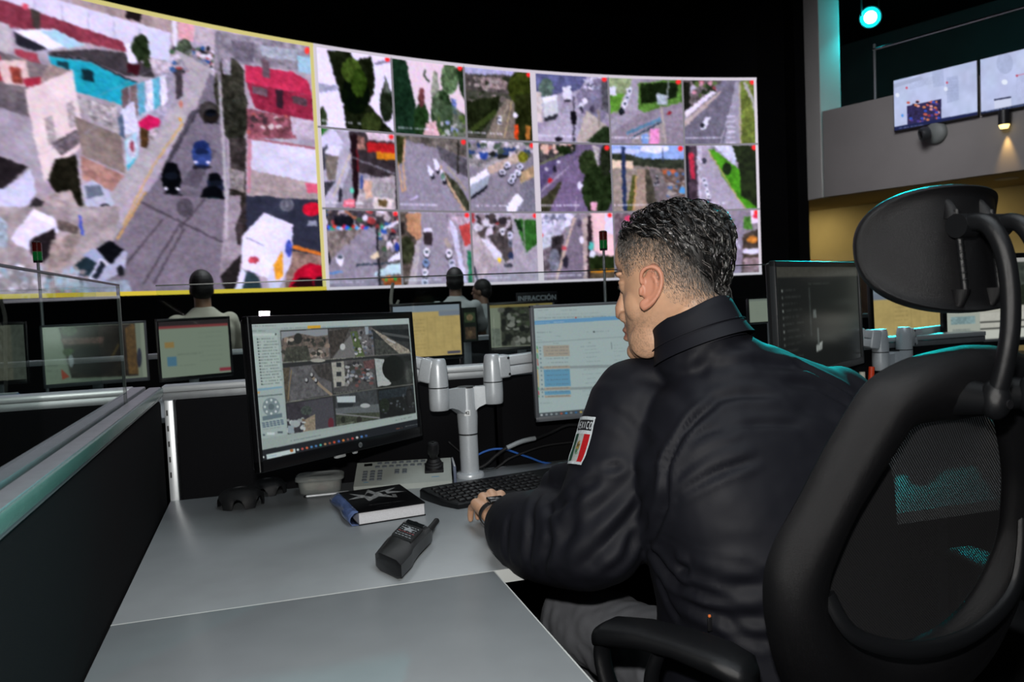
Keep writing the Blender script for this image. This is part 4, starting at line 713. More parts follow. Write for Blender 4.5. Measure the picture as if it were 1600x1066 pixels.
# ================================================================ MONITORS
M_bez = mat('black_bezel', '0e0e10', .3, bump=.05, bscale=700); M_bezg = mat('grey_bezel', '55585c', .4); M_scr = attr_mat('monitor_glow', .16, .35, .8)
M_scr2 = attr_mat('monitor_glow_far', .2, .3, .5)
def monitor(loc, e1, e2, w, h, pic, label, bez=(.012, .012, .018, .028), group=None, bm=None, foot=None, scr=None, cat='monitor', name='monitor'):
    e1 = Vector(e1).normalized(); e2 = Vector(e2); e2 = (e2-e1*e2.dot(e1)).normalized(); n = e1.cross(e2); c = Vector(loc)
    o = empty(name, (c.x, c.y, c.z-h/2) if foot is None else (c.x, c.y, foot), label, cat, group)
    M = Matrix(((e1.x, e2.x, n.x, c.x), (e1.y, e2.y, n.y, c.y), (e1.z, e2.z, n.z, c.z), (0, 0, 0, 1)))
    l, r, t, b = bez; bm = bm or M_bez
    f = MB(M)
    f.box2((-w/2, h/2-t, -.012), (w/2, h/2, .004), .002).box2((-w/2, -h/2, -.012), (w/2, -h/2+b, .004), .002)
    f.box2((-w/2, -h/2, -.012), (-w/2+l, h/2, .004), .002).box2((w/2-r, -h/2, -.012), (w/2, h/2, .004), .002)
    f.build('bezel', bm, o)
    MB(M).box2((-w/2+.004, -h/2+.004, -.026), (w/2-.004, h/2-.004, -.004), .008, 3).box((0, 0, -.036), (w*.55, h*.55, .03), .012, 3).build('back_shell', M_plast, o)
    q = lambda u, v, z=.0: np.array(M @ Vector((u, v, z)))
    TL = q(-w/2+l, h/2-t); TR = q(w/2-r, h/2-t); BL = q(-w/2+l, -h/2+b)
    pic_mesh('screen', pic, plane_fn(TL, TR-TL, BL-TL), scr or M_scr, o)
    if foot is not None:
        MB().box((c.x-n.x*.06, c.y-n.y*.06, (c.z+foot)/2), (.05, .03, c.z-foot), .004).box((c.x-n.x*.05, c.y-n.y*.05, foot+.008), (.24, .18, .016), .006).build('stand', mat('grey_stand', '6e7276', .4, metal=.3), o)
    return o, M

# --- main monitor: eight camera pictures and a control panel
p = Pic(430, 250, [(103, 150), (932, 130), (972, 715), (165, 885)], '98a6a4'); p.crop(0, 0, 1)
p.poly([(103, 150), (932, 130), (935, 165), (104, 178)], 'a4b2b0'); p.text(108, 160, 235, 5, '56605e', .7); p.text(265, 176, 400, 6, '6a7a84', .8, 172); p.poly([(402, 164), (470, 162), (470, 177), (402, 179)], 'd0a02c'); p.text(480, 172, 612, 7, '7a96a4', .8, 168)
p.poly([(104, 178), (247, 172), (295, 800), (165, 885), (150, 700)], '9cacaa'); p.poly([(112, 200), (242, 200), (268, 490), (140, 500)], 'a8b8b4'); p.text(110, 187, 180, 5, '5c6664', .7); p.rect(112, 202, 240, 214, 'b8c6c2'); p.rect(231, 202, 239, 212, '40484a')
for i in range(16): p.text(136+i*1.6, 232+i*16.4, 232+i*1.6+(i % 3)*8, 6, '4e5a5a', .75, 229+i*16); p.ell(139+i*1.55, 232+i*16.3, 3, 4, '20282a')
p.poly([(140, 500), (268, 488), (270, 497), (142, 512)], '6c98b4', alpha=.7); p.rect(135, 516, 152, 526, 'b89860'); p.poly([(140, 540), (270, 528), (271, 534), (141, 546)], '5c6a6a')
p.ell(212, 598, 46, 50, '76868a'); p.ell(212, 598, 16, 17, '5a6a6e')
for k in range(8): p.ell(212+33*math.cos(k*PI/4), 598+36*math.sin(k*PI/4), 6, 7, 'c4d0ce')
p.poly([(165, 650), (268, 632), (270, 655), (168, 672)], '62747c')
for r_ in range(3):
    for c in range(6): p.rect(164+c*19+r_*2, 682-c*3+r_*10, 179+c*19+r_*2, 688-c*3+r_*10, '4c5e70')
p.rect(190, 735, 230, 748, 'c4d0d0'); p.rect(168, 744, 180, 752, '4c5a60'); p.rect(245, 730, 272, 740, '4c5a60'); p.ell(225, 788, 16, 9, 'c8a038'); p.rect(172, 790, 198, 800, '4c5a68'); p.rect(258, 777, 282, 788, '4c5a68'); p.text(170, 720, 262, 4, '56605e', .6, 705); p.ell(205, 816, 8, 6, 'b89848'); p.ell(180, 818, 6, 6, 'a8a050')
p.poly([(258, 186), (928, 162), (962, 640), (300, 768)], '2a2c2c')
def tile(q, bg): p.poly(q, bg, .25, 6); return q
tile([(262, 192), (508, 182), (520, 345), (270, 360)], '6a6460'); p.poly([(262, 192), (508, 182), (508, 215), (265, 240)], '868c92'); p.poly([(270, 230), (360, 205), (508, 235), (515, 275), (268, 300)], '5a524c', .4, 5); dots(p, 70, (275, 230, 510, 330), 12, ['3a3a34', '8a7a6e', '6e625a', 'a49a90', '2c2e2a'], 3); p.ell(352, 232, 22, 30, '2a2c28'); p.poly([(290, 280), (400, 270), (420, 350), (275, 360)], '3e4038', .4, 5); p.ell(455, 352, 40, 10, 'a4a49c')
tile([(512, 182), (740, 172), (752, 328), (522, 345)], '4c4a48'); p.poly([(512, 195), (620, 180), (590, 260), (525, 340)], '3a3632', .35, 5); p.poly([(600, 250), (640, 200), (650, 335), (530, 345)], '6c6c6c', .1); p.poly([(625, 200), (660, 195), (700, 335), (655, 337)], '4e5c3a', .2); p.poly([(660, 190), (740, 180), (750, 328), (700, 330)], '5c5a5c', .4, 5); p.ell(585, 280, 14, 18, 'b4b8b8'); dots(p, 30, (640, 185, 745, 320), 9, ['8c9094', '2c2c2e', 'b4b4b4', '5a6474'], 5); p.poly([(700, 172), (720, 172), (720, 215), (705, 215)], '8c98a0')
tile([(740, 172), (928, 164), (940, 318), (752, 328)], '2e3030'); p.poly([(735, 180), (770, 200), (930, 300), (938, 318), (870, 322)], '8a8478', .35, 4); p.poly([(770, 190), (928, 190), (935, 260), (860, 250)], '1c1e1e', .3); p.line([(790, 210), (935, 235)], 14, '4a4c4c'); p.line([(815, 240), (860, 265)], 8, 'a8aaaa'); p.poly([(752, 240), (800, 250), (880, 322), (758, 326)], '3c3e3a', .4, 4)
tile([(272, 390), (520, 365), (530, 535), (290, 572)], '5a5a5c'); p.poly([(272, 392), (310, 385), (300, 480), (310, 568), (290, 572)], '4c463a', .3, 5); p.poly([(420, 380), (522, 365), (530, 470), (460, 440)], '3c3a38', .35, 5); p.line([(420, 435), (470, 490), (528, 540)], 14, '8a7e6c'); p.line([(318, 400), (305, 500), (300, 560)], 6, '7a6c54')
for x, y in ((397, 460), (425, 432), (446, 462)): p.ell(x, y, 9, 14, '18181a'); p.ell(x-2, y-4, 7, 10, 'a4a8a8')
tile([(524, 358), (748, 345), (760, 505), (535, 530)], '4a4a4a'); p.poly([(525, 365), (590, 358), (600, 490), (540, 500)], '9a9a92', .12); 
for y in (365, 415, 470): p.rect(552, y, 577, y+24, '2a2e32')
dots(p, 60, (600, 365, 745, 490), 11, ['2c2c2e', '7c7c7c', '5c6470', '9a9ca0', '3a3c36', '6a4a48'], 6); p.poly([(690, 360), (748, 350), (750, 400), (700, 400)], '5c4444', .3)
tile([(750, 342), (938, 332), (950, 485), (765, 505)], '1c201c'); p.poly([(750, 345), (800, 350), (830, 480), (766, 500)], 'a0a8a6', .12); p.ell(850, 400, 60, 70, '10140e', .4, 5); p.ell(800, 480, 36, 14, 'a8acaa'); p.ell(930, 440, 20, 40, '2c322c', .4)
tile([(292, 585), (530, 545), (545, 712), (302, 765)], '36343a'); p.poly([(380, 575), (530, 550), (545, 712), (440, 735)], '44444a', .1); p.poly([(385, 670), (440, 640), (442, 735), (375, 750)], '8a7e6c', .2); dots(p, 20, (300, 660, 385, 760), 12, ['8c9494', '4c5054', 'b0b8b8', '2c2c30', '6a5a4c'], 9); p.ell(337, 690, 26, 20, '9aa4a6'); p.ell(522, 690, 15, 30, '5c2630'); p.ell(395, 620, 30, 26, '3c4440', .4, 4); p.rect(298, 700, 330, 740, '8a98a0')
tile([(545, 540), (758, 512), (775, 665), (550, 712)], '3a3e40'); p.poly([(552, 548), (650, 545), (650, 580), (556, 580)], 'b0bcc0'); p.poly([(556, 580), (640, 585), (635, 605), (560, 605)], '23282a'); p.poly([(545, 612), (770, 590), (775, 635), (548, 640)], '5c6264', .1); p.ell(700, 598, 26, 12, 'a4aaac'); p.poly([(548, 640), (775, 635), (776, 665), (550, 712)], '3c4236', .3); p.line([(548, 640), (775, 665)], 8, '77797a'); p.ell(585, 672, 12, 18, '22261e'); p.ell(668, 675, 14, 20, '2a2a24')
tile([(765, 512), (950, 490), (962, 640), (778, 665)], '161917'); p.poly([(770, 520), (950, 495), (952, 540), (772, 570)], '222a2e', .3); p.ell(800, 600, 26, 40, '1c241a', .4); p.ell(930, 560, 20, 60, '0c0e0c'); dots(p, 24, (790, 540, 950, 640), 7, ['2a302a', '4a5054', '20241e', '3a3e44'], 12)
for l in ([(270, 362), (524, 346), (750, 330), (940, 320)], [(282, 578), (532, 540), (762, 508), (952, 486)]): p.line(l, 5, '8a8a80', .6); 
for a, b_ in (((270, 366), (400, 358)), ((525, 352), (600, 347)), ((640, 345), (690, 342)), ((292, 578), (380, 566)), ((550, 535), (660, 521)), ((552, 706), (640, 690))): p.text(a[0], a[1]-5, b_[0], 5, 'b0b4a8', .7, b_[1]-5)
p.poly([(150, 770), (970, 640), (968, 672), (300, 800), (160, 832)], '94a29e'); p.poly([(295, 770), (962, 645), (968, 672), (300, 800)], '98a6a2'); p.text(310, 782, 470, 6, '56646c', .7, 752); p.text(850, 680, 940, 5, '4a5658', .7, 660)
p.poly([(152, 832), (978, 672), (985, 715), (165, 888)], '1a1e22'); p.poly([(186, 852), (336, 822), (338, 846), (190, 878)], 'bccccc'); p.text(200, 862, 240, 5, '7a98b4', .7, 855); p.ell(318, 833, 9, 8, 'a0602c'); p.ell(172, 866, 5, 6, 'd0d8d8')
for i, c in enumerate(['c0c8c8', 'b4504c', 'c86040', '4a84b8', '4878b0', '4cb0a0', 'a8885c', '8a4c38', 'c84a30', '4060a8', 'c8783c', '6e4a44', 'b04040', 'c0c0c0', '4a7cb8', '3c5a88']): p.ell(350+i*23.6, 829-i*4.7, 7, 6.5, c)
p.text(858, 724, 900, 6, 'b06040', .8, 716); p.text(905, 712, 970, 5, '8c9090', .7, 700); p.grain(.05, 1.3)
mc, me1, me2 = (.170, 1.928, 1.042), (.754, .656, -.019), (-.024, .056, .998)
mon, MM = monitor(mc, me1, me2, .533, .322, p.blur(1), 'black widescreen monitor showing eight camera pictures, in front of the seated man', (.013, .012, .017, .025))
# round maker's mark on the chin of the bezel
lg = MB(MM @ Matrix.Translation((.033, -.322/2+.0125, .0043))); lg.lathe([(0, 0), (.0062, 0), (.0062, .0006), (0, .0006)]).build('logo_badge', mat('badge_grey', '8c9294', .3, metal=.6), mon)
lt = text_mesh('logo_letters', 'hp', .0095, MM @ Matrix.Translation((.033, -.322/2+.0127, .0051)) @ Matrix.Shear('XZ', 4, (0, 0)), mat('badge_dark', '101214', .4), mon)
MB(MM).box((-.533/2+.0018, 0, .0045), (.0022, .318, .001)).build('bezel_edge_strip', mat('chrome_strip', 'd0d4d6', .2, metal=.9), mon, label='bright metal strip')  # thin bright metallic strip along the left bezel edge
b = MB(MM).box((-.02, -.164, -.012), (.03, .012, .012), .003)
MB(MM).box((.03, -.164, -.012), (.012, .01, .01), .003).build('button_tab', mat('pale_tab', 'a8acac'), mon, label='pale tab')
b.build('button_tab', mat('pale_tab', 'a8acac', .4), mon)

# --- data monitor behind the seated man
p = Pic(360, 210, [(58, 80), (1525, -10), (1535, 880), (78, 950+35)], 'b2c6c6'); p.crop(0, 0, 1)
p.poly([(58, 80), (1525, -10), (1525, 60), (60, 150)], 'b6c8c8'); p.text(95, 98, 180, 7, '808e90', .6, 92); p.text(290, 95, 420, 7, '808e90', .6, 88); p.text(160, 134, 620, 6, '8c9a9c', .6, 110); p.text(90, 162, 700, 9, '6a787c', .55, 140); p.ell(410, 155, 7, 7, 'b05048')
p.poly([(62, 186), (1527, 85), (1527, 118), (63, 218)], '6ea6d0'); p.text(75, 205, 190, 8, 'a8ccea', .7, 197); p.text(225, 196, 310, 9, 'c0daf0', .8, 190)
p.text(80, 283, 220, 9, '7a888c', .7, 277); p.text(235, 312, 280, 7, '7a888c', .6); p.text(80, 320, 110, 7, '7a888c', .5); p.text(80, 345, 120, 7, '7a888c', .5); p.ell(560, 274, 9, 7, '50585c'); p.text(575, 272, 690, 7, '7a888c', .6, 265); p.text(498, 275, 510, 7, '7a888c', .5)
p.poly([(66, 362), (1530, 260), (1530, 268), (66, 372)], 'a0b2b4'); p.text(215, 372, 260, 8, '7a888c', .6); p.text(500, 366, 530, 7, '6a787c', .7)
def row(y0, y1, c): p.poly([(128, y0), (345, y0-6), (350, y1-6), (133, y1)], c); 
row(392, 484, 'b0a99a'); p.poly([(95, 568), (700, 552), (700, 578), (95, 586)], '96a4a6'); row(564, 586, 'b0a99a'); row(592, 735, '6aa4c4'); p.poly([(95, 748), (560, 735), (560, 758), (95, 766)], '96a4a6'); row(742, 762, 'b0a99a'); row(772, 803, '6aa4c4'); row(808, 826, 'b0a99a')
for i, y in enumerate([408, 435, 462, 500, 535, 570, 602, 640, 678, 715, 750, 780, 815]):
    p.text(150, y, 335, 7, '5a646c', .6, y-6); p.ell(104+i*.8, y, 6, 7, '5a7484', alpha=.7); p.text(440+((i*37) % 50), y-8, 570+((i*23) % 60), 6, '7c8c90', .6, y-16); p.text(725, y-22, 780+(i % 3)*20, 6, '7c8c90', .5, y-26); p.text(900, y-40, 1100+(i % 4)*40, 6, '7c8c90', .5, y-54)
for y0, y1, c in ((395, 420, '5a9c6a'), (420, 450, 'c8b464'), (455, 500, '5a9c6a'), (500, 560, 'b0685c'), (566, 590, '6ca87c'), (590, 735, 'c8ac74'), (736, 762, '5aa060'), (766, 800, 'c04a50'), (802, 822, '5aa060')): p.poly([(74, y0), (82, y0), (88, y1), (78, y1)], c)
p.text(90, 870, 190, 8, '7a888c', .6); p.line([(705, 360), (708, 420)], 6, '7c8a8e'); p.poly([(76, 953), (1535, 845), (1536, 885), (78, 990)], '4e565a')
for i, c in enumerate(['c4ccd0', '9aa4a8', '98a2a6', '8c969a', 'a85c4c', '3c8cc8', '8a9498', '3c6c9c', 'c8b060']): p.ell(100+i*41, 968-i*2.4, 11, 9, c)
p.grain(.03, 1.2)
m2, M2 = monitor((.954, 2.10, 1.0415), (1, .0, 0), (0, .03, 1), .532, .315, p.blur(1), 'grey framed monitor showing a spreadsheet with blue and tan rows, behind the man', (.010, .010, .008, .014), bm=M_bezg, scr=attr_mat('data_monitor_glow', .22, .3, .62))

# --- dark monitor right of the man
p = Pic(200, 120, [(0, 0), (100, 0), (100, 60), (0, 60)], '141614'); p.rect(0, 0, 100, 6, '3a3a34', .1)
for i in range(12): p.text(7, 13+i*3.7, 20+(i*5) % 9, .9, '5a605c', .5); p.rect(5, 12.5+i*3.7, 6.4, 14+i*3.7, '7a807c', alpha=.5+.4*((i*7) % 3 == 0))
p.text(34, 10, 60, 1.2, '4c524e', .6); p.rect(34, 12, 36, 40, '2a2e2c', .3); p.rect(38, 25, 42, 30, '4c5250', .3); p.poly([(40, 46), (48, 44), (47, 49), (40, 50)], '8a908c', .2); p.rect(42, 36, 44, 46, '4c5250')
a, b_ = dep(1213, 507, 2.1), dep(1345, 488, 2.62); e = b_-a; e.z = 0
monitor((a+b_)/2, e, (0, .03, 1), e.length, .322, p.blur(1), 'dark monitor with faint grey text, between the man and the headrest', (.012, .012, .016, .02), bm=mat('dark_grey_bezel', '2c2e30', .4))

# --- white page and camera picture monitor at the right edge of the frame
p = Pic(240, 130, [(0, 0), (100, 0), (100, 56), (0, 56)], 'b6b6ac'); p.rect(22, 3, 100, 36, '3a403a', .3, 6); p.rect(22, 22, 50, 30, '9aa09a', .1); p.ell(33, 29, 9, 5, '1c2018', .4); p.ell(60, 26, 16, 9, '20261c', .4); p.rect(22, 32, 100, 36, 'b4b4a8'); p.rect(0, 0, 100, 3, 'a8a8a4')
p.rect(22, 36, 100, 56, 'bcbcb2', .05); p.rect(22, 42, 100, 43, '4a4c48'); p.rect(22, 46.5, 100, 47.5, '4a4c48'); p.rect(22, 48, 100, 54, 'c4c8be')
for y in range(6): p.text(3, 6+y*4, 19, 1.4, '7a7e7a', .6)
for k in range(3): p.ell(7+k*4.5, 33, 2, 2.2, '8a9294'); p.ell(7+k*4.5, 33, 1.2, 1.3, 'b0b4ac')
p.rect(3, 38, 19, 43, '8aa0a4', .2); p.text(4, 47, 17, 1.3, '6a7074', .7); p.text(3, 51.5, 17, 1.2, '8a6a4c', .7); p.rect(0, 54, 100, 56, '2c3032')
a, b_ = dep(1473, 474, 2.92), dep(1712, 461, 3.05); e = b_-a; e.z = 0
monitor((a+b_)/2, e, (0, .02, 1), e.length, .335, p.blur(1), 'monitor half hidden by the headrest, showing a photo of trees over white bars', (.014, .014, .018, .02), scr=attr_mat('page_monitor_glow', .2, .3, .8), foot=.74)

# ================================================================ DUAL MONITOR ARM STANDS
M_ring = mat('dark_seam', '1c1e20', .5)
def arm_stand(base, ztop, cupL, cupR, zc, endL, endR, label, r=.026, number=None):
    o = empty('monitor_arm_stand', base, label, 'stand', 'silver monitor arm stands'); x, y, z = base; h = ztop-z
    MB().lathe([(0, 0), (.038, 0), (.039, .006), (.037, .011), (.030, .014), (0, .014)], base, 40).build('base_plate', M_silver, o)
    MB().cyl((x, y, z+.012), (x, y, z+h*.47), r*.97, seg=40).build('lower_tube', M_silver, o)
    MB().lathe([(r*.99, 0), (r*1.0, .002), (r*.99, .004)], (x, y, z+h*.47), 40).build('seam_ring', M_ring, o)
    MB().lathe([(0, 0), (r*.99, 0), (r*1.04, h*.1), (r*1.08, h*.2), (r*1.0, h*.34), (r*.98, h*.5), (0, h*.5)], (x, y, z+h*.485), 40).build('upper_tube', M_silver, o)
    MB().lathe([(0, 0), (r*.93, 0), (r*.93, .003), (0, .004)], (x, y, ztop-h*.013), 32).build('cap', M_plast, o)
    for k, (c, e) in enumerate(((cupL, endL), (cupR, endR))):
        c = Vector(c); hc = .058; z0 = zc-hc/2
        u = Vector((c.x-x, c.y-y, 0)); L = u.length; u.normalize(); v = Vector((-u.y, u.x, 0))
        rings = []
        for t, hl, hu, wv in ((.0, .060, .020, .016), (.25, .050, .020, .014), (.45, .036, .020, .013), (.7, .028, .021, .014), (1.0, .028, .021, .016)):
            q = Vector((x, y, zc))+u*(L*t); rings.append([q+v*wv+Vector((0, 0, hu)), q-v*wv+Vector((0, 0, hu)), q-v*wv-Vector((0, 0, hl)), q+v*wv-Vector((0, 0, hl))])
        MB().loft(rings).build('cross_arm', M_silver, o, 50)
        MB().lathe([(0, 0), (r*.9, 0), (r*.99, .004), (r*1.02, .03), (r*1.0, hc), (0, hc)], (c.x, c.y, z0), 40).build('cup', M_silver, o)
        MB().lathe([(r*.96, 0), (r*.99, .002), (r*.96, .004)], (c.x, c.y, z0+hc-.001), 40).build('seam_ring', M_ring, o)
        MB().lathe([(0, 0), (r*1.0, 0), (r*.99, .02), (r*.92, .05), (r*.82, .068), (r*.7, .073), (0, .074)], (c.x, c.y, z0+hc+.003), 40).build('joint', M_silver, o)
        e = Vector(e); a = Vector((c.x, c.y, z0+hc+.040)); d = (e-a); dl = d.length; d.normalize()
        FM = frame(a, x=d, z=(0, 0, 1))
        MB(FM).box((.028, 0, 0), (.036, .044, .062), .006, 3).build('hinge_block', M_silver, o)
        for zz in (-.022, .022): MB(FM).tube([(.04, -.0215, zz), (.04, -.0235, zz)], .0035, 12).build('bolt', M_ring, o)
        MB(FM).box2((.04, -.019, .001), (dl, .019, .027), .004).box2((.04, -.019, -.027), (dl, .019, -.001), .004).build('arm', M_silver, o)
        MB(FM).box((dl-.008, 0, 0), (.016, .042, .06), .004).build('mount_plate', M_silver, o)
    if number:
        m = rotz((x, y, 0), math.atan2(-y, -x)+PI/2)
        MB(m).box((0, -r*1.075, z+h*.72), (.016, .0012, .0155)).build('number_sticker', mat('white_sticker', 'e8eaea', .5), o)
        text_mesh('number', number, .0115, m @ Matrix.Translation((0, -r*1.075-.0008, z+h*.72)) @ Matrix.Rotation(PI/2, 4, 'X'), M_ring, o, bold=.0004)
    return o
cl, cr = dep(686, 620, 2.14), dep(771, 613, 2.235)
arm_stand((.516, 2.166, .74), .988, cl, cr, (cl.z+cr.z)/2-.004, Vector((.315, 2.17, 1.07)), Vector((.84, 2.178, 1.05)), 'silver dual monitor arm stand numbered 42 between the camera monitor and the spreadsheet', number='42')
b_ = dep(1392, 600, 2.72); cl, cr = dep(1376, 560, 2.68), dep(1413, 556, 2.74); cc = (Vector(cl)+Vector(cr))/2
arm_stand((cc.x+.03, cc.y+.03, .74), cl.z+.02, cl, cr, cl.z-.01, dep(1338, 527, 2.66), dep(1492, 517, 3.14), 'silver dual monitor arm stand beneath the headrest, tinted teal on top')
o = empty('worktop', (2.9, 2.6, .74), 'grey neighbouring worktop right of the seated man, mostly hidden by his chair', 'desk')
MB().box2((2.42, 2.0, .715), (3.4, 3.1, .74), .002).build('top', M_top, o); MB().box2((2.45, 2.9, 0), (3.3, 2.95, .715)).build('support_panel', M_plast, o)

# ================================================================ THINGS ON THE DESK
def copy_part(src, parent, loc):
    c = src.copy(); C.objects.link(c); c.parent = parent; c.location = loc; return c
# --- camera joystick controller
fl, fr = Vector((.198, 2.130, .74)), Vector((.446, 2.078, .74)); ux = (fr-fl).normalized(); KW = (fr-fl).length
KM = frame(fl, x=ux, z=(0, 0, 1))
o = empty('joystick_controller', fl+ux*KW/2, 'white camera control keyboard with grey keys and a black joystick, under the main monitor', 'keyboard')
KD, z0, z1 = .125, .014, .052
b = MB(KM); b.loft([[(0, 0, 0), (KW, 0, 0), (KW, 0, z0), (0, 0, z0)], [(0, .012, 0), (KW, .012, 0), (KW, .012, z0+.004), (0, .012, z0+.004)], [(0, KD-.005, 0), (KW, KD-.005, 0), (KW, KD-.005, z1), (0, KD-.005, z1)], [(0, KD, 0), (KW, KD, 0), (KW, KD, z1-.004), (0, KD, z1-.004)]])
b.build('body', mat('ivory_plastic', 'a6aca6', .45, noise=.03), o, 25)
sl = math.atan2(z1-z0-.004, KD-.017); PM = KM @ Matrix.Translation((0, .012, z0+.004)) @ Matrix.Rotation(sl, 4, 'X'); LD = (KD-.017)/math.cos(sl)
M_key = mat('slate_key', '5f666c', .5, noise=.1, nscale=300)
def pt(u, v, h=0): return PM @ Vector((u*KW, v*LD, h))
key0 = MB(PM).box((0, 0, .0012), (.0125, .0085, .0036), .0012).build('key', M_key, o); kl0 = wloc(o)
base = key0.location.copy(); first = True
def kat(u, v, wide=1):
    global first
    d = pt(u, v)-pt(0, 0)
    if first: key0.location = d; first = False; return
    k = copy_part(key0, o, d)
for i in range(7): kat(.24+i*.077, .90)
for i in range(8): kat(.22+i*.074, .74)
for c in range(3):
    for r in range(4): kat(.10+c*.077, .52-r*.125)
for c in range(2):
    for r in range(2): kat(.43+c*.08, .52-r*.11)
MB(PM).box((.12*KW, .86*LD, .001), (.022, .012, .002), .0008).build('display_window', M_bez, o)
for u, v, l in ((.83, .12, .02), (.12, .05, .012)): MB(PM).box((u*KW, v*LD, .0003), (l, .0022, .0006)).build('printed_label', mat('blue_print', '4f86a8', .5), o, None)
jc = pt(.82, .50); b = MB(PM)
MB(PM).box((.82*KW, .50*LD, .003), (.050, .048, .008), .002).build('joystick_base', M_plast, o)
JM = PM @ Matrix.Translation((.82*KW, .50*LD, .006))
MB(JM).lathe([(0, 0), (.023, 0), (.021, .005), (.024, .007), (.018, .012), (.021, .014), (.015, .019), (.018, .021), (.0125, .027), (0, .028)]).build('joystick_boot', mat('black_rubber', '101012', .6), o)
MB(JM).lathe([(0, .026), (.010, .026), (.011, .035), (.0155, .042), (.0165, .058), (.0145, .070), (.009, .073), (0, .073)]).lathe([(0, .073), (.003, .073), (.003, .0755), (0, .0755)]).build('joystick_knob', M_plast, o)
# --- folder leaning behind it
a, b_ = onz(672, 703, .80), onz(703, 742, .745)
o = empty('folder', (b_.x, b_.y, .74), 'slim blue grey folder standing at the right side of the camera controller', 'folder')
fm = frame(Vector((.463, 2.10, .74)), x=(.16, .95, 0), z=(0, 0, 1))
MB(fm).box2((0, 0, 0), (.125, .007, .046), .001).build('cover', mat('blue_grey_card', '5c6478', .6), o); MB(fm).box2((.002, .0015, .003), (.123, .0055, .0475)).build('pages', mat('white_paper', 'c8cacc', .8), o)

# --- notebook with a silver star print
zb, zt = .74, .770
c4 = [Vector(t) for t in ((.174, 1.797, 0), (.326, 1.818, 0), (.302, 2.03, 0), (.150, 2.01, 0))]
o = empty('notebook', (.24, 1.91, .74), 'thick black notebook with a silver star print and blue plastic spine sleeve', 'book')
def quadprism(m, pts, z0, z1): return m.loft([[p+Vector((0, 0, z0)) for p in pts], [p+Vector((0, 0, z1)) for p in pts]])
cen = sum(c4, Vector())/4; ins = [cen+(p-cen)*.975 for p in c4]
M_cov = mat('glossy_black_cover', '0b0a0c', .22, coat=.3)
quadprism(MB(), ins, zb+.0025, zt-.0025).build('page_block', mat('notebook_paper', 'c9c9cc', .8, noise=.08, nscale=400), o, None)
quadprism(MB(), c4, zb, zb+.0025).build('back_cover', M_cov, o, None); quadprism(MB(), c4, zt-.0025, zt).build('front_cover', M_cov, o, None)
p = Pic(150, 190, [(250, 210), (830, 130), (1100, 340), (440, 440)], '0b0a0c'); p.crop(0, 0, 1)
p.poly([(340, 225), (500, 245), (530, 180), (600, 215), (790, 165), (730, 205), (900, 210), (690, 235), (800, 275), (640, 262), (545, 315), (500, 272), (340, 295), (440, 255)], '8d8d8c', .35, 5)
p.poly([(500, 250), (530, 218), (590, 240), (560, 262)], '0b0a0c'); p.poly([(600, 262), (640, 240), (720, 238), (640, 225)], 'a8a8a6', .2); p.poly([(640, 215), (690, 205), (720, 235), (680, 240)], '0b0a0c'); p.poly([(530, 180), (560, 195), (520, 215)], '6c6c6a')
for k in range(3): p.line([(765+k*14, 238), (785+k*14, 275)], 8, 'a4a4a2')
p.text(545, 360, 880, 12, '6c6c6a', .55, 318); p.text(640, 378, 760, 8, '5c5c5a', .4, 360)
TL, TR, BR, BL = (np.array(c4[i]+Vector((0, 0, zt+.0004))) for i in (3, 2, 1, 0))
pic_mesh('cover_print', p.blur(1), lambda U, V: (TL*(1-U[:, None])+TR*U[:, None])*(1-V[:, None])+(BL*(1-U[:, None])+BR*U[:, None])*V[:, None], attr_mat('silver_print', .25, .5), o)
e = (c4[3]-c4[0]).normalized(); nrm = Vector((-e.y, e.x, 0)); nrm = nrm if nrm.x < 0 else -nrm
rings = []
for i in range(13):
    t = i/12; q = c4[0]+(c4[3]-c4[0])*t; w_ = .020+.004*math.sin(t*7)
    arc_p = [(0, zt+.001), (w_*.5, zt-.001+.002*math.sin(t*11)), (w_*.92, zt-.010), (w_, (zb+zt)/2-.003), (w_*.75, zb+.002), (0, zb+.0008)]
    rings.append([q+nrm*d+Vector((0, 0, z)) for d, z in arc_p]+[q+nrm*max(d-.0012, -.0005)+Vector((0, 0, z-.0012 if z > .75 else z+.0006)) for d, z in reversed(arc_p)])
MB().loft(rings).build('plastic_sleeve', mat('blue_film', '7c93c8', .12, trans=.55, ior=1.2, noise=.25, nscale=60, coat=.6), o, 180, label='blue translucent plastic sleeve')
# --- two-way radio lying on its back
o_r = empty('two_way_radio', (.21, 1.50, .74), 'black two way radio with stubby antenna lying in front of the notebook', 'radio')
bl, br, tl, tr = Vector((.168, 1.485, 0)), Vector((.203, 1.395, 0)), Vector((.262, 1.70, 0)), Vector((.302, 1.60, 0))
def rp(u, v, h): return (bl*(1-u)+br*u)*(1-v)+(tl*(1-u)+tr*u)*v+Vector((0, 0, .74+h))
def rring(v, w0, w1, h0, h1, r=.18):
    return [rp(w0+(w1-w0)*a, v, h0+(h1-h0)*b) for a, b in ((r, 0), (1-r, 0), (1, r), (1, 1-r), (1-r, 1), (r, 1), (0, 1-r), (0, r))]
b = MB(); b.loft([rring(v, *q) for v, *q in ((0, .08, .92, .004, .026), (.015, .02, .98, .001, .034), (.30, .0, 1.0, 0, .036), (.36, .03, .97, .001, .039), (.55, .05, .95, .002, .038), (.75, .03, .97, .002, .037), (.93, .02, .98, .002, .035), (.985, .06, .94, .004, .030), (1.0, .12, .88, .007, .024))])
b.build('body', mat('radio_black_plastic', '131315', .33, bump=.2, bscale=900, coat=.15), o_r, 40)
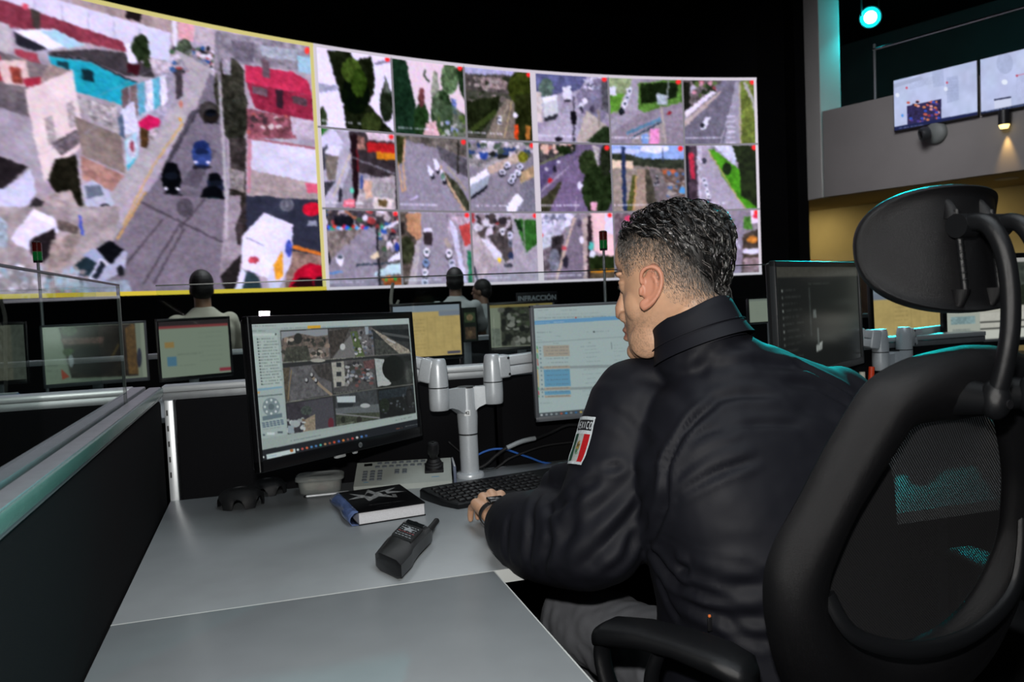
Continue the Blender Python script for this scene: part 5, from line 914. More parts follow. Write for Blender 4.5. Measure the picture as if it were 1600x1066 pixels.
b = MB(); b.loft([[rp(.16, v, h), rp(.84, v, h), rp(.84, v, h-.004), rp(.16, v, h-.004)] for v, h in ((.40, .0395), (.41, .0412), (.78, .0395), (.79, .038))]); b.build('label_panel', mat('dark_label', '1c1c1e', .3), o_r, None)
gp = random.Random(5)
for r in range(6):
    b = MB(); x = .22
    v = .45+r*.052; hh = .0412-(v-.41)*.0046+.0003
    while x < .76:
        l = .03+gp.random()*.08; b.add([rp(x, v, hh), rp(min(x+l, .78), v, hh), rp(min(x+l, .78), v+.014, hh), rp(x, v+.014, hh)], [(0, 1, 2, 3)]); x += l+.03
    b.build('label_print', mat('grey_print' if r != 2 else 'red_print', '9aa0a4' if r != 2 else 'a85458', .5), o_r, None)
b = MB(); st = [(.50+.22*(.5 if k % 2 else 1)*math.cos(k*PI/5+.4), .64+.075*(.5 if k % 2 else 1)*math.sin(k*PI/5+.4)) for k in range(10)]
b.add([rp(u, v, .0418-(v-.41)*.0046) for u, v in st], [tuple(range(10))]); b.build('label_emblem', mat('grey_print', '9aa0a4'), o_r, None)
b = MB(); b.loft([[rp(.20, v, h), rp(.80, v, h), rp(.80, v, h-.004), rp(.20, v, h-.004)] for v, h in ((.83, .038), (.835, .0395), (.90, .0385), (.905, .037))]); b.build('display_window', mat('radio_display', '1c2022', .15, coat=.5), o_r, None)
a0 = rp(.78, .97, .016); ad = (rp(.8, 1.6, .022)-rp(.8, 1.0, .016)).normalized()
MB().tube([a0, a0+ad*.02, a0+ad*.06, a0+ad*.082, a0+ad*.086], [.008, .0075, .0062, .0062, .003], 14).build('antenna', mat('black_rubber', '101012'), o_r)
a1 = rp(.3, .97, .018); MB().cyl(a1, a1+ad*.018, .009, .008).build('knob', M_plast, o_r)
# --- keyboard
kx = Vector((.309, .063, 0)).normalized(); kb = Vector((.376, 1.83, .74)); KM = frame(kb, x=kx, z=(0, 0, 1)); KL, KD = .452, .165
o = empty('keyboard', kb+kx*KL/2, 'black desktop keyboard under the hand of the seated man', 'keyboard')
ol = [(.030, 0), (KL-.03, 0), (KL-.008, .02), (KL, .08), (KL, KD-.006), (KL-.006, KD), (.006, KD), (0, KD-.006), (.002, .12), (.012, .05)]
b = MB(KM); b.loft([[(x, y, 0) for x, y in ol], [(x, y, .010+.010*y/KD) for x, y in ol], [((x-KL/2)*.985+KL/2, (y-KD/2)*.96+KD/2, .013+.011*y/KD) for x, y in ol]])
b.build('body', mat('keyboard_black_plastic', '0f0f11', .35, bump=.1), o, 30)
kk = MB(KM).box((0, 0, .0145), (.0155, .0155, .006), .0015).build('key', mat('keyboard_key', '151517', .4), o); kfirst = True
for r in range(6):
    for c in range(15):
        x, y = .028+c*.0192+(r % 2)*.002, .018+r*.0235
        if r == 0 and 4 <= c <= 8: continue
        if x < .03-.0 and y < .04: continue
        d = KM.to_3x3() @ Vector((x, y, .010*y/KD))
        if kfirst: kk.location = d; kfirst = False
        else: copy_part(kk, o, d)
# --- clear plastic box with pale contents
bc = Vector((.118, 2.175, .74)); ba = math.atan2(-.014, .118)
o = empty('plastic_box', bc, 'small clear plastic food box with pale contents left of the camera controller', 'box')
def rr_ring(w, d, z, n=6, r=.022):
    out = []
    for cx, cy, a0 in ((w/2-r, d/2-r, 0), (-w/2+r, d/2-r, 90), (-w/2+r, -d/2+r, 180), (w/2-r, -d/2+r, 270)):
        for k in range(n+1): a = R(a0+90*k/n); out.append((cx+r*math.cos(a), cy+r*math.sin(a), z))
    return out
BM = rotz(bc, ba)
M_box = mat('cloudy_plastic', 'aeb4b2', .3, trans=.35, ior=1.15, alpha=.48, noise=.06)
MB(BM).loft([rr_ring(*t) for t in ((.098, .062, .001), (.104, .068, .004), (.112, .076, .036), (.118, .082, .0365), (.118, .082, .039), (.108, .072, .039), (.100, .064, .006), (.09, .055, .004))], cap=True).build('tub', M_box, o, 30)
MB(BM).loft([rr_ring(*t) for t in ((.121, .085, .036), (.123, .087, .038), (.122, .086, .044), (.112, .076, .0475), (.104, .068, .0475), (.100, .064, .045), (.05, .03, .045))]).build('lid', M_box, o, 30)
g = random.Random(2)
for x, y, r, c in ((-.022, -.008, .022, 'd8d0c0'), (.018, -.01, .018, 'c8c0b4'), (.034, .008, .014, 'b89a90'), (-.002, .012, .02, 'd0c8b8'), (.004, -.02, .012, 'c8a49c')):
    MB(BM).ell((x, y, .006+r*.72), (r*1.1, r*.8, r*.7)).build('food_piece', mat('food_'+c, c, .7, noise=.1, nscale=80), o)
# --- pen
a, b_ = onz(474, 776.5, .7445), onz(545, 769, .7445)
o = empty('pen', (a+b_)/2-Vector((0, 0, .0045)), 'thin silver pen with a black tip lying before the clear plastic box', 'pen')
d = b_-a
MB().tube([a+d*.06, b_], .0036, 12).build('barrel', M_silver, o); MB().tube([a, a+d*.02, a+d*.07], [.0012, .003, .0037], 12).build('tip', M_plast, o)
# --- two black scalloped holders
def scallop(c, r, h, label, rot):
    o = empty('arched_holder', c, label, 'holder', 'black arched holders'); n = 96; rings = []
    def rad(a): return 1.0
    prof = [(.98, 0), (1.0, .25), (.93, .62), (.80, .86), (.62, 1.0), (.44, 1.0), (.40, .9), (.40, .75)]
    outer = []
    for q, z in prof:
        ring = []
        for k in range(n):
            a = 2*PI*k/n; m = (a*6/(2*PI)+rot) % 1; nt = max(0, 1-((m-.5)/.26)**2)**.5 if abs(m-.5) < .26 else 0
            zz = max(z, nt*.62) if q > .7 else z
            ring.append((c[0]+r*q*math.cos(a), c[1]+r*q*math.sin(a), c[2]+.0005+h*zz))
        outer.append(ring)
    inner = []
    for q, z in ((.40, .70), (.60, .85), (.76, .72), (.86, .52), (.92, .2), (.91, 0)):
        ring = []
        for k in range(n):
            a = 2*PI*k/n; m = (a*6/(2*PI)+rot) % 1; nt = max(0, 1-((m-.5)/.26)**2)**.5 if abs(m-.5) < .26 else 0
            zz = max(z, nt*.62-.03) if q > .7 else z
            ring.append((c[0]+r*q*math.cos(a), c[1]+r*q*math.sin(a), c[2]+.0005+h*zz))
        inner.append(ring)
    b = MB(); b.loft(outer+inner+[outer[-1]] if False else outer+inner, cap=False)
    b.build('shell', M_plast2, o, 50)
    MB().lathe([(r*.36, h*.80), (r*.43, h*.80), (r*.44, h*1.02), (r*.37, h*1.04), (r*.34, h*.98)], c, 40).build('collar', M_plast2, o)
    return o
scallop(onz(377, 790, .74), .056, .042, 'front one of two black plastic holders with arched cut-outs near the desk corner', .1)
scallop(onz(413, 774, .74)+Vector((.012, .02, 0)), .046, .036, 'rear one of two black plastic holders with arched cut-outs, below the monitor edge', .35)
# --- cables behind the stand
def cable(name, pts, r, m, label): 
    q = smooth_curve(pts, 10); c = sum(q, Vector())/len(q)
    return MB().tube(q, r, 10).build(name, m, None, 180, label, 'cable', loc=tuple(c))
k1 = MB; P_ = lambda x, y, yy: ony(x, y, yy)
cz = [P_(716, 742, 2.22), P_(752, 730, 2.20), P_(775, 712, 2.19), P_(792, 700, 2.18), P_(815, 690, 2.18), P_(836, 685, 2.19), P_(860, 676, 2.21), P_(890, 664, 2.22), P_(930, 668, 2.23)]
cz[0].z = max(cz[0].z, .747)
o = empty('monitor_cable', cz[3], 'black cable with a grey wrapped section looping behind the silver stand', 'cable')
MB().tube(smooth_curve(cz, 10), .0048, 10).build('cord', mat('black_rubber', '101012'), o, 180)
MB().tube(smooth_curve(cz[3:6], 10), .0066, 12).build('grey_wrap', mat('grey_wrap', '8f9598', .45, noise=.1, nscale=200), o, 180)
cable('network_cable', [P_(745, 712, 2.235), P_(757, 706, 2.235), P_(772, 702, 2.235), P_(790, 702.5, 2.235), P_(812, 710, 2.235), P_(830, 716, 2.235), P_(850, 723, 2.235), P_(885, 727, 2.235)], .0030, mat('blue_cable', '2f62b4', .45, noise=.05), 'thin blue network cable behind the silver monitor stand')
cable('power_cable', [P_(700, 690, 2.24), P_(760, 745, 2.235)+Vector((0, 0, .02)), P_(800, 715, 2.23), P_(850, 697, 2.235), P_(905, 690, 2.235)], .0036, mat('black_rubber', '101012'), 'thin black power cable hanging along the black back partition')
# --- pens in a cup by the right-hand stand
q = onz(1352, 616, .74); q = dep(1352, 600, 2.55); base = Vector((q.x, q.y, .74))
o = empty('pen_cup', base, 'small black pen cup hidden behind the seated man, near the teal-lit stand', 'cup')
MB().lathe([(0, 0), (.036, 0), (.038, .09), (.035, .09), (.034, .004), (0, .004)], base).build('cup', M_plast, o)
for nm, px, c, hgt, lab in (('marker', 1358, 'c83c18', .22, 'orange marker standing in the pen cup beside the chair'), ('marker', 1347, 'c4c0b0', .205, 'white marker standing in the pen cup beside the chair')):
    t = dep(px, 580, 2.55); x = base+Vector(((t.x-base.x)*.5, (t.y-base.y)*.5, .006)); y = Vector((t.x, t.y, .74+hgt))
    if px == 1358: y.x += .01
    m = empty(nm, x, lab, 'marker', 'markers in the pen cup'); d = (y-x)
    MB().tube([x, x+d*.55], .0075, 12).build('barrel', mat('marker_'+c, c, .45), m); MB().tube([x+d*.55, x+d], .0088, 12).build('cap', mat('marker_'+c, c), m)

# ================================================================ OFFICE CHAIR
M_ch = mat('chair_black_plastic', '0b0b0d', .42, spec=.38, bump=.5, bscale=1500, noise=.12, nscale=300)
M_chs = mat('chair_satin_plastic', '0f1012', .36, spec=.42, bump=.25, bscale=1600)
def mesh_fabric(name):
    m = bpy.data.materials.new(name); m.use_nodes = True; nt = m.node_tree; b = nt.nodes['Principled BSDF']
    b.inputs['Base Color'].default_value = (.012, .012, .013, 1); b.inputs['Roughness'].default_value = .55
    tc = nt.nodes.new('ShaderNodeUVMap'); mp = nt.nodes.new('ShaderNodeMapping'); mp.inputs['Rotation'].default_value = (0, 0, R(45))
    ck = nt.nodes.new('ShaderNodeTexVoronoi'); ck.inputs['Scale'].default_value = 1; ck.inputs['Randomness'].default_value = 0
    mp.inputs['Scale'].default_value = (330, 330, 330)
    rp_ = nt.nodes.new('ShaderNodeValToRGB'); rp_.color_ramp.interpolation = 'CONSTANT'
    rp_.color_ramp.elements[0].color = (0, 0, 0, 1); rp_.color_ramp.elements[1].color = (1, 1, 1, 1); rp_.color_ramp.elements[1].position = .19
    nt.links.new(tc.outputs[0], mp.inputs[0]); nt.links.new(mp.outputs[0], ck.inputs['Vector']); nt.links.new(ck.outputs['Distance'], rp_.inputs[0])
    nt.links.new(rp_.outputs[0], b.inputs['Alpha']); return m
def uv_planar(o, fx, fy):
    uv = o.data.uv_layers.new(name='uv')
    for l in o.data.loops:
        p = o.data.vertices[l.vertex_index].co; uv.data[l.index].uv = (fx(p), fy(p))
AZ = R(-8); cf = Vector((math.sin(AZ), math.cos(AZ), 0)); cr_ = Vector((math.cos(AZ), -math.sin(AZ), 0)); LEAN = R(12)
cup = Vector((0, 0, 1))*math.cos(LEAN)-cf*math.sin(LEAN); cb = cr_.cross(cup)        # cb points forward, to the sitter
if cb.dot(cf) < 0: cb = -cb
CP = Vector((.80, .80, 1.12))+cr_*.03
chair = empty('office_chair', (CP.x+cf.x*.28, CP.y+cf.y*.28, 0), 'black mesh office chair with headrest, under the seated man and nearest the camera', 'chair')
def bk(x, z, d=0): return CP+cr_*x+cup*z+cb*(d+.55*x*x)
outL = [(0, .016), (-.05, .012), (-.10, .002), (-.14, -.018), (-.162, -.048), (-.190, -.106), (-.216, -.172), (-.237, -.222), (-.246, -.262), (-.243, -.305), (-.232, -.350), (-.214, -.40), (-.18, -.455), (-.11, -.492), (0, -.505)]
inL = [(0, -.079), (-.045, -.0775), (-.072, -.079), (-.089, -.088), (-.103, -.11), (-.124, -.145), (-.145, -.185), (-.160, -.235), (-.167, -.275), (-.160, -.308), (-.135, -.345), (-.10, -.372), (-.06, -.388), (-.03, -.394), (0, -.396)]
def full(h):
    L = smooth_curve([(x, z, 0) for x, z in h], 5); Rr = [Vector((-p.x, p.y, 0)) for p in L[-2:0:-1]]; return [(p.x, p.y) for p in L+Rr]
fo, fi = full(outL), full(inL); rows = []
for t, d in ((0, .012), (0, .004), (.02, -.006), (.08, -.016), (.22, -.026), (.42, -.029), (.62, -.026), (.80, -.018), (.93, -.008), (1.0, .002), (1.0, .012), (.93, .016), (.5, .02), (.05, .017)):
    rows.append([bk(a[0]*(1-t)+b_[0]*t, a[1]*(1-t)+b_[1]*t, d) for a, b_ in zip(fo, fi)])
MB().loft(rows+[rows[0]], cap=False).build('back_frame', M_ch, chair, 60)
rows = []
for t in np.linspace(0.0, 1.03, 22): rows.append([bk(x*t, -.236+(z+.236)*t, .012+.020*(1-t*t)) for x, z in fi])
o = MB().loft(rows, cap=False).build('back_mesh', mesh_fabric('chair_mesh'), chair, 180)
wl = wloc(chair)
uv_planar(o, lambda p: (p+wl-CP).dot(cr_), lambda p: (p+wl-CP).dot(cup))
# lumbar support behind the mesh
lb = smooth_curve([bk(.185, -.20, -.004), bk(.178, -.28, -.022), bk(.15, -.335, -.034), bk(.08, -.362, -.040), bk(0, -.37, -.042), bk(-.08, -.362, -.040), bk(-.15, -.335, -.03), bk(-.175, -.29, -.01)], 6)
MB().tube(lb, [(.011, .006)]*len(lb), 10, up=cup).build('lumbar_support', M_chs, chair, 60)
# spine, mechanism, seat, column, star base
sp = [bk(0, -.46, -.02), bk(0, -.56, -.01), bk(0, -.63, .03)+cf*.02, bk(0, -.67, .08)+cf*.08]
MB().tube(smooth_curve(sp, 6), [(.055, .018)]*19, 12, up=cr_).build('spine', M_ch, chair, 60)
SC = Vector((CP.x, CP.y, 0))+cf*.30
SM = frame(SC+Vector((0, 0, .44)), x=cr_, z=(0, 0, 1))
rr = []
for s, z in ((.90, -.035), (.98, -.02), (1.0, .0), (.97, .022), (.86, .036), (.5, .034), (.02, .03)):
    rr.append([(s*.25*math.copysign(abs(math.cos(a))**.45, math.cos(a)), s*.24*math.copysign(abs(math.sin(a))**.45, math.sin(a)), z-(.02*max(0, math.sin(a))**3 if s > .8 else 0)) for a in np.linspace(0, 2*PI, 48, endpoint=False)])
MB(SM).loft(rr).build('seat', mat('black_seat_fabric', '121213', .9, bump=.4, bscale=900), chair, 70)
MB(SM).box((0, -.02, -.075), (.2, .26, .07), .02, 3).build('tilt_mechanism', M_ch, chair)
MB().lathe([(.045, .07), (.045, .1), (.03, .12), (.03, .24), (.02, .25), (.02, .36), (0, .36)], SC).build('gas_column', M_chs, chair)
for k in range(5):
    a = R(20+72*k); d = Vector((math.cos(a), math.sin(a), 0)); e = SC+d*.31
    l = MB().tube([SC+d*.03+Vector((0, 0, .105)), SC+d*.16+Vector((0, 0, .095)), e+Vector((0, 0, .075))], [.026, .022, .016], 10).build('base_leg', M_ch, chair, 60)
    sd = Vector((-d.y, d.x, 0)); MB().cyl(e+sd*.006+Vector((0, 0, .028)), e+sd*.026+Vector((0, 0, .028)), .028).cyl(e-sd*.026+Vector((0, 0, .028)), e-sd*.006+Vector((0, 0, .028)), .028).cyl(e+Vector((0, 0, .03)), e+Vector((0, 0, .08)), .008).build('caster', M_plast, l)
# armrests
def armrest(f0, f1, side):
    f0 = Vector(f0); f1 = Vector(f1); d = (f1-f0).normalized(); n = Vector((-d.y, d.x, 0)); n.normalize()
    up_ = Vector((0, 0, 1)); rings = []; L = (f1-f0).length
    for t, wd, th, dz in ((-.0, .012, .008, -.016), (.02, .026, .014, -.008), (.08, .032, .016, -.002), (.3, .034, .015, .004), (.55, .036, .014, .004), (.8, .037, .016, .0), (.95, .032, .016, -.006), (1.0, .018, .010, -.012)):
        c = f0+d*(L*t)+up_*dz+n*(.012*math.sin(PI*t)*side)
        rings.append([c+n*(wd*math.copysign(abs(math.cos(a))**.6, math.cos(a)))+up_*(th*math.copysign(abs(math.sin(a))**.7, math.sin(a))) for a in np.linspace(0, 2*PI, 20, endpoint=False)])
    MB().loft(rings).build('arm_pad', M_chs, chair, 70)
    bot = SC+cr_*(-.27*side if side > 0 else .27)+Vector((0, 0, .42))
    pts = smooth_curve([f0+d*.015-up_*.005, f0+d*.005-up_*.035, f0+d*.02-up_*.09, (f0+d*.06)*.55+bot*.45-up_*.04, bot], 6)
    MB().tube(pts, [(.017, .010)]*len(pts), 12, up=n).build('arm_support', M_chs, chair, 70)
    pts = smooth_curve([f0+d*.10-up_*.012, f0+d*.085-up_*.06, (f0+d*.09)*.55+bot*.45-up_*.02, bot+cf*.02], 6)
    MB().tube(pts, [(.015, .009)]*len(pts), 12, up=n).build('arm_support', M_chs, chair, 70)
    MB().tube([bot+Vector((0, 0, 0)), bot*.35+(SC+Vector((0, 0, .38)))*.65], [(.03, .009)]*2, 10, up=cf).build('arm_bracket', M_chs, chair)
armrest((.440, 1.092, .738), (.572, .896, .735), 1)
armrest((1.16, 1.16, .735), (1.13, .96, .735), -1)
# headrest
HC = Vector((.838, .806, 1.2575)); HR = .165
def hp(x, z, d=0):
    """x along the wrap, z up, d out of the back"""
    a = x/HR; tilt = -.10*z
    return HC+cr_*((HR+d)*math.sin(a))-cf*((HR+d)*math.cos(a)-HR+tilt)+Vector((0, 0, z))
rows = []; nA = 72
def hout(t, a):
    c, s = math.cos(a), math.sin(a); e = 2/(2.35 if c < 0 else 2.35+1.6*c)
    return .152*t*math.copysign(abs(c)**e, c), .080*t*math.copysign(abs(s)**e, s)
for t, d in ((.0, .0), (.2, .0), (.4, .0), (.6, .0), (.78, .0), (.89, .0), (.925, .0035), (.95, .0045), (.975, .002), (.993, -.006), (1.0, -.014), (1.0, -.022), (.985, -.030), (.93, -.038), (.8, -.043), (.5, -.046), (.02, -.047)):
    rows.append([hp(*hout(max(t, .004), a), d) for a in np.linspace(0, 2*PI, nA, endpoint=False)])
MB().loft(rows).build('headrest', M_ch, chair, 60)
for s in (-1, 1):
    x = .030*s
    MB().cyl(hp(x, .046, .010), hp(x, -.052, .010), .0042, seg=12).build('headrest_rod', M_chs, chair)
    b = MB()
    for zz in np.linspace(-.04, .01, 7): b.lathe([(.0040, 0), (.0047, .001), (.0047, .0022), (.004, .003)], hp(x, zz, .010), 12)
    b.build('rod_notches', M_chs, chair)
    for zs in (1, -1):
        rg = []
        for t in np.linspace(0, 1, 7):
            z = zs*((.036 if zs > 0 else .050)+.026*t); wd = .0105*(1-.55*t); dp = .018*(1-t)**.8+.0005
            rg.append([hp(x+wd*math.cos(a), z, -.002+dp*math.sin(a)) for a in np.linspace(0, PI, 11)]+[hp(x-wd*.9, z, -.004), hp(x+wd*.9, z, -.004)])
        MB().loft(rg).build('headrest_boss', M_ch, chair, 60)
    path = smooth_curve([Vector((x, .010, .026)), Vector((x, .026, .029)), Vector((x*1.0, .044, .022)), Vector((x*1.02, .060, -.006)), Vector((x*1.05, .068, -.050)), Vector((x*1.08, .068, -.10)), Vector((x*1.1, .060, -.145)), Vector((x*1.12, .050, -.180))], 7)
    wp = [HC+cr_*p.x-cf*p.y+Vector((0, 0, p.z)) for p in path]
    n_ = len(wp); MB().tube(wp, [(.0105+.0015*min(1, abs(i/n_-.5)*2), .0105) for i in range(n_)], 16, up=cr_).build('headrest_arm', M_chs, chair, 60)
    pv = HC+cr_*x-cf*.010+Vector((0, 0, .026))
    MB().cyl(pv-cr_*.0125, pv+cr_*.0125, .0145, seg=28).build('pivot', M_chs, chair, 40)
    foot = wp[-1]; 
    MB().ell(foot, (.017, .017, .024)).cyl(foot-cr_*(.0)-cf*.004, foot+cf*.052, .016, .024).build('arm_foot', M_chs, chair, 60)
    MB().tube([foot-cf*.0165-Vector((0, 0, .004)), foot-cf*.0185-Vector((0, 0, .004))], .0055, 12).build('screw', M_plast, chair)

# ================================================================ THE SEATED MAN
def remesh(mb, name, voxel, smooth=4, factor=.5):
    me = mb.data(name+'_raw', None, None); o = bpy.data.objects.new(name+'_raw', me); C.objects.link(o)
    m = o.modifiers.new('r', 'REMESH'); m.mode = 'VOXEL'; m.voxel_size = voxel; m.adaptivity = 0
    if smooth: s = o.modifiers.new('s', 'SMOOTH'); s.factor = factor; s.iterations = smooth
    bpy.context.view_layer.update()
    out = bpy.data.meshes.new_from_object(o.evaluated_get(bpy.context.evaluated_depsgraph_get())); out.name = name
    bpy.data.objects.remove(o); bpy.data.meshes.remove(me); return out
def vco(me): a = np.empty(len(me.vertices)*3, np.float32); me.vertices.foreach_get('co', a); return a.reshape(-1, 3).astype(float)
def vno(me): a = np.empty(len(me.vertices)*3, np.float32); me.vertices.foreach_get('normal', a); return a.reshape(-1, 3).astype(float)
def set_co(me, co): me.vertices.foreach_set('co', co.astype(np.float32).ravel()); me.update()
def set_col(me, rgb):
    a = np.clip(rgb, 0, 1); lin = np.where(a <= .04045, a/12.92, ((a+.055)/1.055)**2.4)
    at = me.color_attributes.new('col', 'FLOAT_COLOR', 'POINT'); at.data.foreach_set('color', np.concatenate([lin, np.ones((len(a), 1))], 1).astype(np.float32).ravel())
def link(me, name, parent, m, smooth=True):
    me.transform(Matrix.Translation(-wloc(parent))); me.materials.clear(); me.materials.append(m)
    if smooth: me.polygons.foreach_set('use_smooth', [True]*len(me.polygons))
    o = bpy.data.objects.new(name, me); C.objects.link(o); o.parent = parent; return o
def bvh_of(me): return BVHTree.FromPolygons([v.co.copy() for v in me.vertices], [tuple(p.vertices) for p in me.polygons])
def hash_noise(P, scale, seed=0):
    """smooth 3-d value noise, vectorised"""
    Q = P*scale+seed*17.3; i = np.floor(Q).astype(np.int64); f = Q-i; f = f*f*(3-2*f); out = 0
    for dx in (0, 1):
        for dy in (0, 1):
            for dz in (0, 1):
                h = ((i[:, 0]+dx)*73856093) ^ ((i[:, 1]+dy)*19349663) ^ ((i[:, 2]+dz)*83492791)
                h = ((h ^ (h >> 13))*1274126177) & 0xffffff; v = h/0xffffff
                out = out+v*(f[:, 0] if dx else 1-f[:, 0])*(f[:, 1] if dy else 1-f[:, 1])*(f[:, 2] if dz else 1-f[:, 2])
    return out
def oval(c, ax, ay, a, b, n=28, e=.85):
    c = Vector(c); ax = Vector(ax); ay = Vector(ay); f = lambda t: math.copysign(abs(t)**e, t)
    return [c+ax*(a*f(math.cos(t)))+ay*(b*f(math.sin(t))) for t in np.linspace(0, 2*PI, n, endpoint=False)]

man = empty('person', (.79, 1.13, .47), 'man in a black jacket seated with his back to us, typing with his left hand', 'person')
# ---- head, in its own frame: x to the front, y to his left, z up
HEAD = dep(1048, 437, 1.38)
HM = Matrix.Translation(HEAD) @ Matrix.Rotation(R(90+37), 4, 'Z') @ Matrix.Rotation(R(2.5), 4, 'Y') @ Matrix.Rotation(R(-2), 4, 'X')
ZT_ = [(-.121, .058, .030, .018), (-.113, .076, .012, .034), (-.098, .083, -.01, .046), (-.08, .0835, -.03, .055), (-.06, .083, -.058, .0615), (-.04, .084, -.078, .066), (-.02, .0845, -.088, .0705), (0, .083, -.096, .0725), (.02, .0875, -.102, .0735), (.04, .0925, -.105, .0745), (.06, .089, -.105, .0735), (.078, .081, -.102, .0705), (.094, .067, -.094, .064), (.107, .046, -.079, .053), (.116, .022, -.060, .039), (.122, -.002, -.038, .020), (.1235, -.017, -.022, .003)]
ZT_ = np.array(ZT_)
def hsec(z): return [np.interp(z, ZT_[:, 0], ZT_[:, k]) for k in (1, 2, 3)]
def hpt(th, z):
    f, b, w_ = hsec(z); xc, a = (f+b)/2, (f-b)/2; c, s = math.cos(th), math.sin(th); e = .88
    fx = math.copysign(abs(c)**e, c); sy = math.copysign(abs(s)**e, s)
    if c > 0 and z < .03: sy *= 1-.10*c                                  # cheeks draw in towards the mouth
    return Vector((xc+a*fx, w_*sy, z))
class HB(MB):
    off = 0
    def add(s, vs, fs): return MB.add(s, [(p[0], p[1], (p[2]+s.off)*(1.13 if p[2]+s.off < 0 else 1)) for p in vs], fs)
hb = HB(HM)
hb.loft([[hpt(t, z) for t in np.linspace(0, 2*PI, 56, endpoint=False)] for z in np.concatenate([np.linspace(-.121, .1235, 44)])])
hb.off = -.016
for s in (-1, 1):
    hb.ell((.074, .030*s, .034), (.012, .026, .0075), (0, 0, R(16*s))); hb.ell((.041, .044*s, -.016), (.026, .020, .028)); hb.ell((.0665, .030*s, .012), (.0135, .016, .0115))
    hb.ell((.0665, .032*s, .0190), (.0135, .0175, .007)); hb.ell((.088, .0105*s, -.034), (.0105, .0085, .0085)); hb.ell((.03, .052*s, -.070), (.03, .012, .026))
hb.tube([(.080, 0, .026), (.084, 0, .012), (.0905, 0, -.006), (.0985, 0, -.021), (.0995, 0, -.029), (.090, 0, -.036)], [.008, .0085, .0095, .0112, .0115, .008], 16)
hb.ell((.083, 0, -.054), (.0125, .023, .0065)); hb.ell((.084, 0, -.0665), (.0115, .0205, .0068)); hb.ell((.076, 0, -.088), (.0165, .020, .015)); hb.ell((.080, 0, -.046), (.011, .02, .010))
hb.off = 0
# ear
def ear(s):
    EM = HM @ Matrix.Translation((.006, .0735*s, -.010)) @ Matrix.Rotation(R(24)*s, 4, 'Z') @ Matrix.Rotation(R(-10), 4, 'Y')
    e = MB(EM); T = lambda x, z, y: Vector((x, y*s, z))
    rim = smooth_curve([T(.010, .006, .004), T(.013, .018, .006), (T(.009, .029, .008)), T(-.003, .0345, .010), T(-.015, .029, .012), T(-.0205, .015, .013), T(-.019, -.003, .013), T(-.012, -.018, .012), T(-.003, -.028, .009), T(.006, -.033, .006)], 5)
    e.tube(rim, [.0036]*(len(rim)-12)+list(np.linspace(.0036, .0058, 12)), 10)
    e.tube(smooth_curve([T(-.004, .022, .007), T(-.011, .014, .009), T(-.0125, 0, .0095), T(-.007, -.013, .008), T(.001, -.017, .006)], 5), .0030, 8)
    e.ell(T(-.006, .004, .004), (.0165, .0035, .028), (0, 0, R(-14)*s)); e.ell(T(.004, -.027, .006), (.0085, .0042, .0095)); e.ell(T(.011, -.006, .003), (.0045, .0045, .008)); e.ell(T(-.002, 0, -.002), (.014, .007, .022))
    return e
for s in (1, -1): e = ear(s); hb.v, hb.f = hb.v+e.v, hb.f+[tuple(i+len(hb.v) for i in f) for f in e.f]
# neck, and the body under the clothes
W = lambda p: Vector(p)
NB = Vector((.712, 1.195, 1.095))                                             # base of the neck
n0 = HM @ Vector((-.034, 0, -.02)); n1 = HM @ Vector((-.046, 0, -.085))
bb = MB(); bb.v, bb.f = list(hb.v), list(hb.f)
bb.cap(n0, n1, .056, .056).cap(n1, NB, .057, .062)
SL, SR = dep(996, 626, 1.41), Vector((.945, 1.215, 1.005))
EL, WR_ = dep(936, 846, 1.36), Vector((.430, 1.580, .782))
ER, WRR = Vector((1.02, 1.42, .80)), Vector((.80, 1.62, .785))
HIP = Vector((.79, 1.14, .56)); CH = Vector((.775, 1.165, .93))
bb.cap(HIP, CH, .105, .105).cap(CH, NB, .10, .06)
for S_, E_2, W_ in ((SL, EL, WR_), (SR, ER, WRR)):
    bb.cap(NB-Vector((0, 0, .06)), S_, .055, .052).cap(S_, E_2, .046, .040).cap(E_2, W_, .041, .027)
KN = {1: Vector((.585, 1.57, .555)), -1: Vector((.93, 1.60, .555))}; AN = {1: Vector((.59, 1.66, .09)), -1: Vector((.95, 1.70, .09))}
for s in (1, -1):
    hx_ = HIP+Vector((-.10*s, .02, -.01)); bb.cap(hx_, KN[s], .072, .055).cap(KN[s], AN[s], .052, .036)
